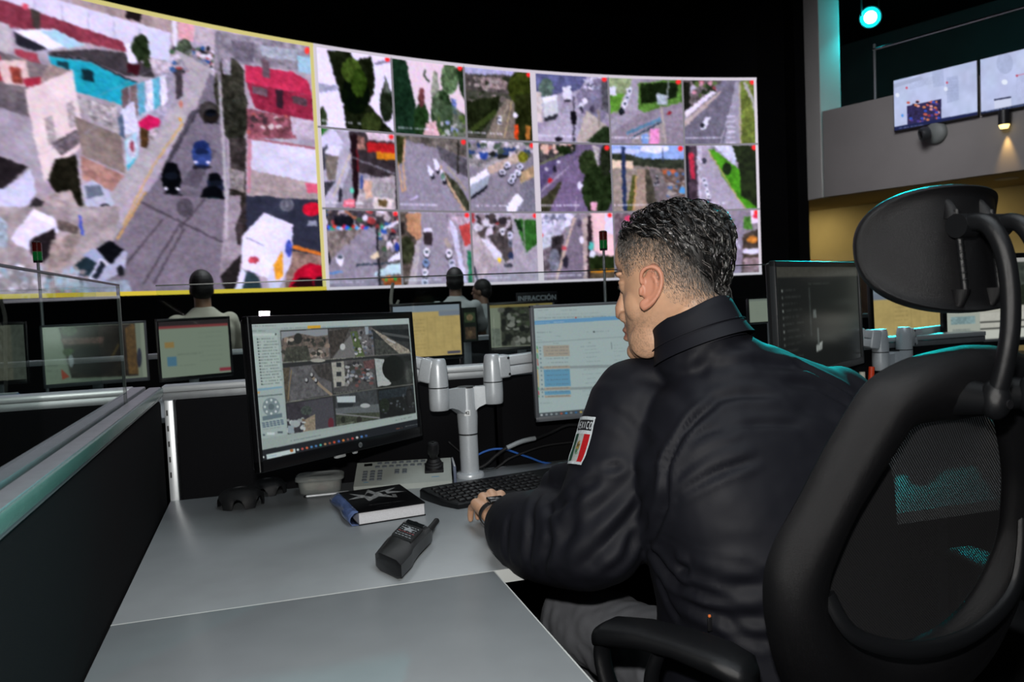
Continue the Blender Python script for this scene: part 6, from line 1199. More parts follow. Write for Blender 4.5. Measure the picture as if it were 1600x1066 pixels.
# hand: left on the keyboard
def hand(wr, fwd, thumb, curl=1.0):
    """thumb = +1 when the thumb lies to the right of the pointing direction"""
    f = Vector((fwd[0], fwd[1], 0)).normalized(); r = Vector((f.y, -f.x, 0))*thumb; u = Vector((0, 0, 1)); h = MB()
    K = []
    for o_, fw, up_ in ((.029, .086, .022), (.0095, .090, .026), (-.010, .084, .022), (-.028, .074, .013)):
        k = wr+f*fw+r*o_+u*up_; K.append(k); h.cap(wr+r*o_*.55+f*.008+u*.001, k, .0155, .0118, 14)
    h.cap(wr+f*.03-u*.002, wr+f*.07+u*.006, .022, .020)
    for k, (l1, l2, l3, rad, sp) in zip(K, ((.040, .024, .019, .0088, .10), (.044, .028, .020, .0090, .02), (.040, .026, .019, .0086, -.05), (.032, .019, .017, .0076, -.14))):
        a1, a2, a3 = R(28), R(68), R(82); d = lambda a: f*math.cos(a)-u*math.sin(a)+r*sp*math.cos(a)
        p1 = k+d(a1)*l1; p2 = p1+d(a2)*l2; p3 = p2+d(a3)*l3*.55
        h.cap(k, p1, rad*1.12, rad*1.0, 12).cap(p1, p2, rad*1.02, rad*.92, 12).cap(p2, p3, rad*.92, rad*.78, 12)
    t0 = wr+r*.026+f*.022-u*.003; t1 = t0+r*.026+f*.030+u*.002; t2 = t1+r*.010+f*.030+u*.0; t3 = t2-r*.004+f*.022-u*.008
    h.cap(t0, t1, .0165, .0120, 14).cap(t1, t2, .0115, .0102, 12).cap(t2, t3, .0100, .0080, 12)
    return h, K
for wr, fw, th in ((WR_, (.02, 1), 1), (WRR, (-.1, 1), -1)):
    h, K = hand(wr, fw, th); n = len(bb.v); bb.v += h.v; bb.f += [tuple(i+n for i in f) for f in h.f]
body = remesh(bb, 'body', .0021, 6, .5)
co = vco(body); HI = np.array(HM.inverted()); L_ = co @ HI[:3, :3].T+HI[:3, 3]
x, y, z = L_[:, 0], L_[:, 1], np.where(L_[:, 2] < 0, L_[:, 2]/1.13, L_[:, 2]); ay = np.abs(y)
ishead = (np.hypot(np.hypot(x, y), z) < .2) & (z > -.14)
col = np.tile(hx('c79c7e'), (len(co), 1))
n1_ = hash_noise(co, 160, 1)[:, None]; n2_ = hash_noise(co, 900, 2)[:, None]; n3_ = hash_noise(co, 45, 3)[:, None]
col = col*(1+.09*(n3_-.5)+.05*(n1_-.5))
def blend(c, mask): 
    global col
    m = np.clip(mask, 0, 1)[:, None]; col = col*(1-m)+hx(c)*m
sm = lambda a, b, t: np.clip((t-a)/(b-a), 0, 1)
ears = ishead & (ay > .0745) & (np.abs(z+.01) < .05) & (np.abs(x-.0) < .04)
blend('b87a64', ears*.75); blend('b57a62', ishead*sm(.092, .104, x)*.5)
st = ishead*sm(-.028, -.06, z)*sm(-.02, .03, x)*(1-sm(.066, .07, ay)*0); blend('7d6654', st*(.28+.55*(n2_[:, 0] > .60)*.8)*.8)
blend('6a5448', ishead*np.exp(-((z+.064)/.006)**2-((x-.085)/.02)**2)*.6)
blend('8a5248', ishead*np.exp(-((z+.076)/.009)**2)*sm(.078, .084, x)*(ay < .023)*.75)
# hairline of the short sides and of the long top
bz = np.interp(x, [-.12, -.095, -.07, -.03, .02, .06, .085], [-.055, -.046, .030, .076, .083, .085, .088])
fz = np.interp(x, [-.12, -.065, -.025, .0, .03, .05, .062, .075], [-.062, -.052, -.034, .012, .020, .005, .03, .085])
onskull = ishead & ~ears & (ay < .09)
fade = np.clip((z-fz)/np.maximum(bz-fz, .012), 0, 1)*onskull*(z > fz)
fade = fade*(x < .066+.0*z)
blend('7f766b', np.clip(fade, 0, 1)**.8*.8*(.72+.56*(n2_[:, 0]-.3)))
top = onskull & (z > bz-.004) & (x < .080) & (z > -.06)
blend('131110', sm(-.004, .008, z-bz)*top)
blend('2a2220', ishead*np.exp(-((z-.0225-.004*np.cos(ay*40))/.0045)**2)*(x > .05)*(ay > .012)*(ay < .052)*.85)
set_col(body, col)
M_skin = attr_mat('skin', .46, .4, sub=.12, bump=.12, bscale=900)
headbvh = bvh_of(body)
body_o = link(body, 'body', man, M_skin)
# eyes
for s in (1, -1):
    p_ = HM @ Vector((.0705, .0305*s, -.0040)); MB().ell(p_, (.0105,)*3, seg=24, rings=16).build('eyeball', mat('eye_white', 'c8c0b8', .2, noise=.02), man, 180)
    q_ = HM @ Vector((.0790, .0318*s, -.0047)); MB().ell(q_, (.0042,)*3).build('iris', mat('iris_brown', '241610', .15), man, 180)
# ---- hair
def strands(specs, name, m, sides=3):
    """specs: list of (points, r0, r1, rgb)"""
    vs = []; fs = []; cs = []
    for pts, r0, r1, c in specs:
        n = len(pts); b0 = len(vs); t = (pts[-1]-pts[0]).normalized(); a = t.orthogonal().normalized(); b = t.cross(a)
        for i, p in enumerate(pts):
            r = r0+(r1-r0)*i/(n-1)
            for k in range(sides): an = 2*PI*k/sides; vs.append(p+a*(r*math.cos(an))+b*(r*math.sin(an))); cs.append(c)
        for i in range(n-1):
            for k in range(sides): k2 = (k+1) % sides; fs.append((b0+i*sides+k, b0+i*sides+k2, b0+(i+1)*sides+k2, b0+(i+1)*sides+k))
    me = bpy.data.meshes.new(name); me.from_pydata([tuple(v) for v in vs], [], fs); me.update(); set_col(me, np.array(cs)); return link(me, name, man, m)
M_hair = attr_mat('wet_hair', .22, .9)
g = random.Random(11); R3 = HM.to_3x3(); HMi = HM.inverted()
def near(p): l, n, i, d = headbvh.find_nearest(p); return l, n
specs = []; cnt = 0
BX = lambda x_: np.interp(x_, [-.12, -.095, -.07, -.03, .02, .06, .085], [-.055, -.046, .030, .076, .083, .085, .088])
FX_ = lambda x_: np.interp(x_, [-.12, -.065, -.025, .0, .03, .05, .062, .075], [-.062, -.052, -.034, .012, .020, .005, .03, .085])
while cnt < 560:
    th = g.uniform(0, 2*PI); zz = .1235-.19*g.random()**1.25; lp_ = hpt(th, zz)
    if zz < BX(lp_.x)-.001 or lp_.x > .079 or zz < -.058: continue
    cnt += 1; root = HM @ lp_; l, nrm = near(root)
    sd = 1 if lp_.y > 0 else -1
    d = R3 @ Vector((-.75-.3*(lp_.x < .0), sd*(.25+.9*max(0, lp_.x+.02)*2), -.35 if lp_.x > -.02 else -1.1)); d = (d-nrm*d.dot(nrm)).normalized()
    if lp_.x > .05: d = (d*.35+(R3 @ Vector((.25, sd*.6, .1)))).normalized(); d = (d-nrm*d.dot(nrm)).normalized()
    side = nrm.cross(d); Ln = g.uniform(.022, .042)*(1 if lp_.x > -.06 else .75); ph = g.uniform(0, 6.3); amp = g.uniform(.001, .004); lift = g.uniform(.002, .0075)*(1.35 if zz > .07 else .75)
    shade = g.choice([.03, .04, .05, .06, .05, .04, .10]); curl = g.uniform(-.006, .006)
    for k in range(9):
        o1 = side*g.gauss(0, .0017)+d*g.gauss(0, .003); pts = []; c0 = shade*g.uniform(.7, 1.4)
        if g.random() < .06: c0 = .45
        for i in range(7):
            t = i/6; q = l+o1*(1-.75*t*t)+d*(Ln*t)+side*(amp*math.sin(ph+t*5)+curl*t*t); a_, b_ = near(q)
            pts.append(a_+b_*(.0012+lift*math.sin(min(1, t*1.15)*PI*.92)+.0008*k/9+.001*g.random()))
        specs.append((pts, .00055, .00025, (c0, c0*.95, c0*.92)))
strands(specs, 'hair', M_hair)
specs = []; cnt = 0
while cnt < 23000:
    th = g.uniform(.2, 2*PI-.2); zz = g.uniform(-.062, .09); lp_ = hpt(th, zz); fzz, bzz = FX_(lp_.x), BX(lp_.x)+.012
    if zz < fzz or zz > bzz or lp_.x > .0665: continue
    fr_ = (zz-fzz)/max(bzz-fzz, .012)
    if g.random() > .12+fr_*1.1: continue
    cnt += 1; l, nrm = near(HM @ lp_); loc_ = HMi @ l
    if abs(loc_.y) > .081: continue
    d = R3 @ Vector((-.55 if lp_.x > -.05 else -.2, 0, -1.0)); d = (d-nrm*d.dot(nrm)).normalized(); d = (d+nrm*.45+Vector((g.gauss(0, .25), g.gauss(0, .25), g.gauss(0, .25)))).normalized()
    Ln = .0022+.0065*fr_*g.uniform(.7, 1.2); c0 = g.choice([.09, .14, .22, .32, .45, .6]) if fr_ < .75 else g.choice([.06, .09, .14, .4])
    specs.append(([l, l+d*Ln], .00022+.00010*fr_, .00009, (c0, c0*.97, c0*.94)))
strands(specs, 'short_side_hair', attr_mat('short_hair', .5, .4))
specs = []
for k in range(150):
    sd = g.choice([1, -1]); lp_ = Vector((.088, sd*g.uniform(.014, .05), .023+g.gauss(0, .0025))); l, nrm = near(HM @ lp_); d = R3 @ Vector((-.3, sd, .15)); d = (d-nrm*d.dot(nrm)).normalized()
    specs.append(([l, l+d*.006+nrm*.0015], .0003, .0001, (.07, .06, .055)))
strands(specs, 'eyebrow', attr_mat('short_hair', .5, .4))
# ---- jacket
jb = MB()
ringsT = []
TF = R(-10); tx, ty = Vector((math.cos(TF), -math.sin(TF), 0)), Vector((math.sin(TF), math.cos(TF), 0))
for z_, cx, cy, a, b_ in ((.535, .790, 1.135, .185, .145), (.56, .790, 1.135, .205, .160), (.62, .788, 1.135, .212, .165), (.68, .785, 1.135, .205, .158), (.72, .782, 1.135, .200, .152), (.80, .778, 1.140, .208, .150), (.88, .776, 1.150, .215, .146), (.95, .778, 1.165, .218, .138), (1.0, .782, 1.175, .214, .126), (1.04, .782, 1.187, .196, .108), (1.075, .772, 1.195, .155, .092), (1.105, .750, 1.200, .112, .080), (1.13, .728, 1.205, .080, .070)):
    ringsT.append(oval((cx-(.012 if z_ < .97 else 0), cy, z_), tx, ty, a, b_, 40, .8))
jb.loft(ringsT)
jb.ell(SL+Vector((.01, 0, .0)), (.090, .084, .078)).ell(SR+Vector((-.01, -.01, -.005)), (.080, .085, .076))
def sleeve(S_, E_2, W_, k=1.0):
    S_, E_2, W_ = (Vector(t) for t in (S_, E_2, W_))
    jb.tube(smooth_curve([S_, S_*.5+E_2*.5+Vector((0, 0, .006)), E_2], 5), list(np.linspace(.084, .080, 11)), 24)
    d = (W_-E_2).normalized(); e = W_-d*.058
    jb.tube(smooth_curve([E_2-d*.02, E_2*.6+e*.4+Vector((-.012, -.015, -.004)), E_2*.27+e*.73+Vector((-.022, -.022, -.002)), e], 5), [.070, .078, .081, .082, .083, .083, .083, .082, .081, .079, .076, .072, .067, .061, .055, .048], 24)
    jb.ell(E_2, (.080, .080, .074))
sleeve(SL, EL, WR_); sleeve(SR, ER, WRR)
# heavy fold where the sleeve bunches over the elbow
jb.cap(dep(874, 764, 1.50), dep(925, 795, 1.42), .036, .055)
fa, fb, fc = dep(868, 744, 1.475), dep(935, 728, 1.385), dep(1025, 712, 1.34)
jb.tube(smooth_curve([fa, fb, fc], 6), [.018, .02, .021, .022, .024, .026, .028, .028, .028, .026, .024, .02, .016], 14)
jb.cap(Vector((.72, 1.19, 1.07)), Vector((.684, 1.204, 1.118)), .088, .074)
# trapezius and neck root
jb.cap(Vector((.72, 1.20, 1.095)), SL+Vector((.03, -.01, .008)), .058, .066).cap(Vector((.735, 1.19, 1.095)), SR+Vector((-.03, -.01, .006)), .060, .066)
jacket = remesh(jb, 'jacket', .0055, 10, .5)
co = vco(jacket); nn = vno(jacket); bv = bvh_of(jacket)
def cast(px, py):
    r_ = ray(px, py); l, n, i, d = bv.ray_cast(CAM, r_); return np.array(l) if l is not None else None
def crease(pts, depth, width, ridge=.5):
    """press a fold into the cloth along a line and raise its lips"""
    global co
    P = [cast(*p) for p in pts]; P = [p for p in P if p is not None]
    if len(P) < 2: return
    P = np.array([tuple(q) for q in smooth_curve([Vector(tuple(map(float, p))) for p in P], 5)]); best = np.full(len(co), 9.0); tt = np.zeros(len(co)); m = len(P)-1
    for i in range(m):
        a, b = P[i], P[i+1]; ab = b-a; t = np.clip(((co-a) @ ab)/(ab @ ab+1e-12), 0, 1); d = np.linalg.norm(co-(a+t[:, None]*ab), axis=1)
        k = d < best; best[k] = d[k]; tt[k] = (i+t[k])/m
    tap = np.clip(np.minimum(tt, 1-tt)*5, 0, 1)**.7
    h = -depth*np.exp(-(best/width)**2)+ridge*depth*np.exp(-((best-2.1*width)/(1.1*width))**2)
    co = co+nn*(h*tap)[:, None]
# broad slack of the cloth
ns = lambda sx, sy, sz, s: hash_noise(co*np.array([sx, sy, sz]), 1, s)-.5
co = co+nn*(.010*ns(9, 9, 14, 1)+.0045*ns(22, 22, 34, 2)+.0012*ns(60, 60, 80, 3))[:, None]
crease([(1122, 629), (1090, 652), (1062, 690), (1045, 722), (1041, 778), (1022, 830), (1003, 868)], .016, .006, .35)
crease([(922, 607), (960, 632), (1000, 662), (1038, 696), (1048, 725), (1043, 765)], .0022, .0022, .9)
for q, dp, wd in (([(1032, 742), (1072, 695), (1130, 668)], .007, .006), ([(1050, 762), (1100, 712), (1165, 690)], .006, .005), ([(1050, 782), (1115, 742), (1188, 716)], .008, .006), ([(1140, 668), (1200, 662), (1250, 664)], .004, .005),
                  ([(1108, 628), (1150, 618), (1215, 620)], .006, .007), ([(1112, 578), (1180, 566), (1262, 574)], .006, .009), ([(1090, 590), (1110, 560), (1170, 540), (1240, 548)], .005, .010), ([(1030, 560), (1080, 545), (1130, 545)], .004, .008),
                  ([(985, 590), (1040, 600), (1080, 640)], .004, .010), ([(1240, 560), (1290, 590), (1335, 615)], .006, .007), ([(1220, 600), (1280, 605), (1340, 640)], .005, .008), ([(1240, 640), (1290, 650), (1330, 680)], .003, .010), ([(940, 640), (980, 660), (1015, 700)], .003, .010),
                  ([(1019, 826), (1052, 847), (1089, 868), (1135, 875), (1213, 874)], .003, .003), ([(1012, 850), (1030, 880), (1050, 905), (1090, 925), (1150, 940)], .010, .007), ([(1055, 888), (1075, 896)], .012, .008), ([(1080, 905), (1150, 915), (1215, 910)], .007, .010), ([(1060, 930), (1120, 960), (1200, 968)], .008, .009),
                  ([(1090, 895), (1160, 885), (1210, 900)], .004, .007), ([(1030, 900), (1045, 940), (1065, 970)], .006, .006), ([(1130, 965), (1160, 990), (1210, 1005)], .007, .008),
                  ([(848, 738), (900, 742), (960, 730), (1036, 712)], .006, .006), ([(1036, 728), (1000, 790), (950, 850), (900, 890)], .008, .010), ([(1000, 740), (930, 800), (850, 870)], .006, .012), ([(940, 745), (890, 780), (850, 800)], .006, .009), ([(1015, 800), (985, 850), (940, 895)], .008, .009),
                  ([(845, 770), (828, 830), (830, 890)], .008, .007), ([(862, 780), (858, 840), (850, 895)], .006, .007), ([(800, 800), (790, 840), (795, 880)], .005, .006), ([(905, 760), (890, 830), (880, 900)], .005, .010), ([(775, 815), (765, 845), (770, 870)], .003, .005)):
    crease(q, dp, wd, .55)
ed = np.empty(len(jacket.edges)*2, np.int32); jacket.edges.foreach_get('vertices', ed); ed = ed.reshape(-1, 2); deg = np.bincount(ed.ravel(), minlength=len(co))[:, None]
for _ in range(2):
    acc = np.zeros_like(co); np.add.at(acc, ed[:, 0], co[ed[:, 1]]); np.add.at(acc, ed[:, 1], co[ed[:, 0]]); co = co*.5+acc/deg*.5
on_desk = (co[:, 2] > .6) & (co[:, 2] < .743) & ((co[:, 1] > 1.378) | (co[:, 0] < .372)); co[on_desk, 2] = .743+.02*(co[on_desk, 2]-.743)
set_co(jacket, co)
def jacket_mat():
    m = mat('black_nylon', '101118', .64, spec=.27, bump=.08, bscale=1800); return m
jbv = bvh_of(jacket)
jack = link(jacket, 'jacket', man, jacket_mat())
# collar: a stand-up band around the neck
CC_ = Vector((.682, 1.205, 1.148)); fz_ = R(-30); cfw = Vector((math.sin(fz_), math.cos(fz_), 0)); cn = (Vector((0, 0, 1))*math.cos(R(22))+cfw*math.sin(R(22))).normalized(); crt = cfw.cross(cn).normalized(); cfr = cn.cross(crt)
rg = []
for h_, ra, rb in ((-.028, .088, .086), (-.014, .082, .081), (.0, .0775, .0765), (.022, .0735, .0735), (.034, .0715, .072), (.0355, .0700, .0705), (.034, .0685, .069), (.02, .068, .069), (-.03, .072, .074)):
    rr_ = []
    for t in np.linspace(0, 2*PI, 64, endpoint=False):
        front = max(0, math.sin(t)); dz = h_-.018*front*(h_ > .0)+.004*math.sin(3*t+.6)*(h_ > 0); rr_.append(CC_+crt*(ra*math.cos(t))+cfr*(rb*math.sin(t))+cn*dz)
    rg.append(rr_)
MB().loft(rg, cap=False).build('collar', jacket_mat(), jack, 60)
MB().tube([CC_+crt*(.0815*math.cos(t))+cfr*(.0792*math.sin(t))+cn*(-.003) for t in np.linspace(0, 2*PI, 64)], .0012, 6).build('collar_seam', jacket_mat(), jack, 180)
# zip pull at the side pocket
zp = cast(1109, 962)
if zp is not None:
    zp = Vector(tuple(map(float, zp))); MB().box(zp+Vector((-.004, -.006, .002)), (.004, .003, .004), .001).build('zip_slider', mat('orange_slider', 'd8743c', .3), jack); MB().box(zp+Vector((-.004, -.006, -.010)), (.007, .003, .020), .001).build('zip_pull', M_plast, jack)
# cuff
d_ = (WR_-EL).normalized(); c0 = WR_-d_*.066
MB().tube([c0, c0+d_*.004, c0+d_*.026, c0+d_*.030, c0+d_*.028, c0+d_*.01], [.043, .0455, .0435, .041, .037, .036], 32).build('cuff', jacket_mat(), jack, 60)
# ---- flag patch on the left sleeve
pk = Pic(70, 84, [(0, 0), (70, 0), (70, 84), (0, 84)], 'c9d0d4'); pk.rect(0, 0, 70, 84, 'c4ccd0', .12, 2); pk.rect(5, 6, 65, 24, '15161a'); pk.rect(5, 30, 65, 79, 'a9adab', .1, 2); pk.rect(5, 30, 24, 79, '1f4a38', .15, 2); pk.rect(45, 30, 65, 79, 'b3181e', .15, 2)
pk.ell(34.5, 52, 6.5, 9, '7c6a38', .5, 2, rough=.4); pk.ell(34, 48, 4, 4.5, '5a4a2c', .5, 2); pk.ell(33, 60, 5, 4, '4c7a58', .4, 2); pk.ell(36, 45, 3, 3, 'a08450', .4, 2); pk.line([(29, 63), (34.5, 66), (40, 63)], 1.6, '4c7a58')
GL = {'M': [((0, 1), (0, 0)), ((0, 0), (.5, .6)), ((.5, .6), (1, 0)), ((1, 0), (1, 1))], 'E': [((0, 0), (0, 1)), ((0, 0), (1, 0)), ((0, .5), (.8, .5)), ((0, 1), (1, 1))], 'X': [((0, 0), (1, 1)), ((1, 0), (0, 1))], 'I': [((.5, 0), (.5, 1))],
      'C': [((1, .12), (.7, 0)), ((.7, 0), (.25, 0)), ((.25, 0), (0, .3)), ((0, .3), (0, .7)), ((0, .7), (.25, 1)), ((.25, 1), (.7, 1)), ((.7, 1), (1, .88))], 'O': [((.3, 0), (.7, 0)), ((.7, 0), (1, .3)), ((1, .3), (1, .7)), ((1, .7), (.7, 1)), ((.7, 1), (.3, 1)), ((.3, 1), (0, .7)), ((0, .7), (0, .3)), ((0, .3), (.3, 0))]}
for i, ch in enumerate('MEXICO'):
    for a, b_ in GL[ch]: pk.line([(8+i*9.6+a[0]*6.6, 9.5+a[1]*11), (8+i*9.6+b_[0]*6.6, 9.5+b_[1]*11)], 2.1, 'd4dade')
ax0, ax1 = SL, EL; axd = (ax1-ax0).normalized(); hitR = Vector(tuple(map(float, cast(922, 692)))); tr_ = (hitR-ax0).dot(axd); u0 = hitR-ax0-axd*tr_; rad_ = u0.length; u0.normalize(); v0 = axd.cross(u0)
sgn = 1 if (ray(850, 690)-ray(909, 690)).dot(v0) > 0 else -1
PW, PH = .060, .082
def patch_fn(off):
    def fn(U, V):
        out = np.zeros((len(U), 3))
        for i, (u, v) in enumerate(zip(U, V)):
            ph_ = (1-u)*PW/rad_*sgn; dr = u0*math.cos(ph_)+v0*math.sin(ph_); c = ax0+axd*(tr_+(v-.52)*PH)
            l, n, _, _ = jbv.ray_cast(c+dr*.25, -dr); rim = min(u, 1-u, v, 1-v); lift = off+.0014*(rim < .07)
            out[i] = (l+n*lift) if l is not None else c+dr*(rad_+.002)
        return out
    return fn
pic_mesh('flag_patch', pk, patch_fn(.0012), attr_mat('embroidery', .7, .2, bump=.5, bscale=2500), jack)
# ---- trousers, shoes, watch
tb = MB()
for s in (1, -1):
    hx_ = HIP+Vector((-.10*s, .02, -.012)); tb.tube(smooth_curve([hx_, hx_*.5+KN[s]*.5+Vector((0, 0, .006)), KN[s]], 5), list(np.linspace(.098, .074, 11)), 24); tb.ell(hx_, (.1, .1, .085)); tb.ell(KN[s], (.074, .074, .072)); tb.tube([KN[s], KN[s]*.5+AN[s]*.5, AN[s]], [.074, .068, .062], 20)
tb.ell(HIP+Vector((0, -.02, -.03)), (.19, .14, .075))
tr = remesh(tb, 'trousers', .008, 8); co = vco(tr); nn = vno(tr)
co = co+nn*(.010*(hash_noise(co*np.array([10, 26, 26]), 1, 5)-.5)+.005*(hash_noise(co*np.array([30, 60, 60]), 1, 6)-.5))[:, None]; set_co(tr, co)
link(tr, 'trousers', man, mat('grey_trousers', '626469', .85, noise=.1, nscale=900, bump=.2, bscale=1500))
for s in (1, -1):
    a = AN[s]; sb = MB()
    sb.loft([[Vector((a.x+q[0]*w_, a.y+yy, zz+q[1]*h_)) for q in [(math.cos(t), math.sin(t)) for t in np.linspace(0, 2*PI, 18, endpoint=False)]] for yy, zz, w_, h_ in ((-.06, .045, .02, .03), (-.05, .05, .036, .046), (0, .055, .04, .052), (.08, .045, .044, .042), (.16, .034, .045, .031), (.2, .028, .03, .022), (.21, .026, .01, .012))])
    sb.build('shoe', mat('black_shoe_leather', '111112', .35), man, 180)
wd_ = Vector((.02, 1, 0)).normalized(); wc = WR_+wd_*.012+Vector((0, 0, .002)); ws = Vector((wd_.y, -wd_.x, 0)); wu = Vector((0, 0, 1))
MB().loft([[wc+wd_*k+ws*(ra*math.cos(t))+wu*(rb*math.sin(t)) for t in np.linspace(0, 2*PI, 32, endpoint=False)] for k, ra, rb in ((-.009, .034, .0265), (-.009, .036, .0285), (.009, .0355, .0285), (.009, .0335, .0265))]+[[wc+wd_*-.009+ws*(.034*math.cos(t))+wu*(.0265*math.sin(t)) for t in np.linspace(0, 2*PI, 32, endpoint=False)]], cap=False).build('watch_strap', mat('black_rubber', '101012'), man, 60)
MB(frame(wc+wu*.030, x=ws, z=wu)).box((0, 0, 0), (.034, .036, .009), .003, 3).build('watch_case', mat('watch_black', '0c0c0e', .2, coat=.5), man)

# ================================================================ THE ROWS IN FRONT
# second row: partition, worktop
o = empty('row_partition', (.5, 5.29, 0), 'dark partition with grey rail along the second desk row, beyond the glass', 'partition')
for a, b_ in ((-3.4, -.9), (-.88, 1.6), (1.62, 4.6)):
    MB().box2((a, 5.26, .05), (b_, 5.32, .955), .006).build('fabric_panel', M_fab, o)
MB().box2((-3.4, 5.255, .955), (4.6, 5.325, .985), .004).build('top_rail', M_alu2, o)
o = empty('row_worktop', (.5, 4.5, .74), 'long grey worktop of the second desk row carrying several monitors', 'desk')
MB().box2((-3.4, 4.1, .715), (4.6, 5.255, .74), .002).build('top', M_top, o)
for x in (-3.2, -.9, 1.6, 4.4): MB().box2((x-.02, 4.15, 0), (x+.02, 5.2, .715)).build('support_panel', M_plast, o)
# monitors of the second row
def bgm(xl, yl, dl, xr, yr, dr, h, pic, label, bm=None, bez=(.014, .014, .016, .022), scr=None):
    a, b_ = dep(xl, yl, dl), dep(xr, yr, dr); e = b_-a; zc = (a.z+b_.z)/2; e.z = 0; c = (a+b_)/2; c.z = zc
    return monitor(c, e, (0, .03, 1), e.length, h, pic.blur(1), label, bez, None, bm, .74, scr or M_scr2)
p = Pic(150, 76, [(275, 190), (960, 165), (985, 500), (290, 555)], '7d8a7a'); p.crop(0, 0, 1)
p.poly([(275, 190), (385, 190), (450, 480), (540, 520), (290, 560)], '8e9b88', .05); p.poly([(395, 195), (900, 170), (925, 490), (470, 510)], '2b261f', .4, 6); p.ell(460, 215, 60, 30, '3e5236', .4); p.ell(455, 345, 40, 26, '41572f', .3); p.poly([(400, 260), (700, 250), (690, 290), (420, 300)], '6e5650', .3); p.ell(620, 400, 160, 95, '1b1714', .3, 5); p.ell(780, 330, 90, 90, '241d16', .4, 5); p.poly([(880, 170), (900, 180), (925, 480), (860, 480), (835, 200)], '5e4826', .3); p.poly([(735, 380), (790, 290), (800, 300), (750, 390)], '5a4a26')
p.poly([(400, 450), (455, 500), (405, 520)], 'b8452c'); p.poly([(935, 165), (960, 165), (985, 500), (955, 500)], '8f9c8a'); p.text(300, 430, 380, 12, '4a524a', .6); p.text(300, 465, 380, 10, '4a524a', .6); p.ell(930, 380, 16, 60, '2a3040', .3); p.ell(470, 400, 20, 40, '98a0a4', .2)
bgm(65, 557, 4.35, 231, 549, 4.6, .335, p, 'monitor with a dark animal picture beside white panels, behind the left glass', M_bezg, (.012, .012, .012, .02))
p = Pic(120, 84, [(0, 0), (100, 0), (100, 70), (0, 70)], '9aa694'); p.rect(0, 0, 100, 6, '3a3234'); p.rect(0, 6, 100, 9, '9c4a4c'); p.rect(7, 26, 20, 33, 'b4925a'); p.rect(9, 44, 22, 56, '5f8ca8'); p.rect(83, 63, 100, 67, 'a83c4c'); p.text(24, 42, 60, 1.5, '6a746a', .6); p.text(24, 56, 50, 1.5, '6a746a', .5)
for i in range(7): p.text(55, 16+i*6, 90, 1.2, '7a847a', .4)
bgm(246, 547, 4.5, 362, 542, 4.75, .345, p, 'monitor with red topped pale form, in front of the man in white at left', M_bez)
p = Pic(90, 64, [(0, 0), (100, 0), (100, 70), (0, 70)], '77786a', ); p.rect(0, 0, 100, 70, '6e6c60', .15); p.rect(80, 0, 100, 70, '5c6058', .2)
bgm(-70, 556, 4.3, 44, 551, 4.4, .33, p, 'dim beige monitor at the left edge of the photo, behind glass', M_bez)
def yellow_pic(flip=False):
    p = Pic(120, 86, [(0, 0), (100, 0), (100, 72), (0, 72)], 'b69c62'); p.rect(0, 0, 100, 72, 'b89e66', .06, 8); X = (lambda x: 100-x) if flip else (lambda x: x)
    p.rect(0, 0, 100, 9, '7e8894'); p.rect(min(X(68), X(100)), 9, max(X(68), X(100)), 16, '767c8a'); p.rect(78, 66, 98, 70, '4c4858')
    for i in range(9): p.text(28, 20+i*5, 46, 1.6, '8a764c', .6); p.text(52, 18+i*5, 92, .8, 'a48c58', .5)
    for x in (26, 50, 62, 74, 86): p.line([(x, 16), (x, 62)], .5, 'a08a58')
    return p
bgm(612, 520, 4.65, 723, 516, 4.8, .33, yellow_pic(), 'monitor with a yellow table, right of the main monitor', M_bez, scr=attr_mat('yellow_monitor_glow', .2, .3, .85))
p = Pic(110, 74, [(0, 0), (100, 0), (100, 62), (0, 62)], '8a8c7c'); p.rect(0, 0, 100, 4, '9c8c54'); p.rect(0, 4, 16, 62, '98a08c'); p.rect(2, 34, 15, 60, '7c8478', .2); p.rect(17, 4, 100, 60, '3f4238', .5, 4); dots(p, 90, (18, 5, 99, 58), 5, ['2a2c26', '8a8c84', '4a5440', '6e6e66', '20221e', '9a9a92'], 4)
bgm(763, 512, 4.9, 868, 506, 4.95, .29, p, 'monitor with grey street pictures, just left of the spreadsheet monitor', M_bez)
p = Pic(80, 64, [(0, 0), (100, 0), (100, 70), (0, 70)], 'a3ab9c'); p.rect(0, 0, 100, 6, '8c948c'); [p.text(10, 14+i*6, 80, 1.2, '8a9288', .5) for i in range(8)]
bgm(1169, 486, 4.95, 1262, 481, 5.15, .155, p, 'small pale screen between the man and the dark monitor', M_bez, (.008, .008, .008, .008))
bgm(1362, 497, 3.75, 1482, 492, 4.0, .33, yellow_pic(True), 'monitor with a yellow table, behind the arm stand under the headrest', M_bez, scr=attr_mat('yellow_monitor_glow', .2, .3, .85))
p = Pic(40, 60, [(0, 0), (40, 0), (40, 60), (0, 60)], '1c221c'); p.rect(4, 8, 36, 26, '3c4a34', .4); p.rect(4, 34, 36, 56, '4a3c30', .4); p.ell(20, 17, 10, 6, '7c6c50', .3); p.ell(18, 46, 8, 6, '6e5a44', .3)
bgm(723, 508, 5.2, 746, 507, 5.25, .22, p, 'narrow dark screen between the yellow table and the street pictures', M_bez, (.006, .006, .006, .006))
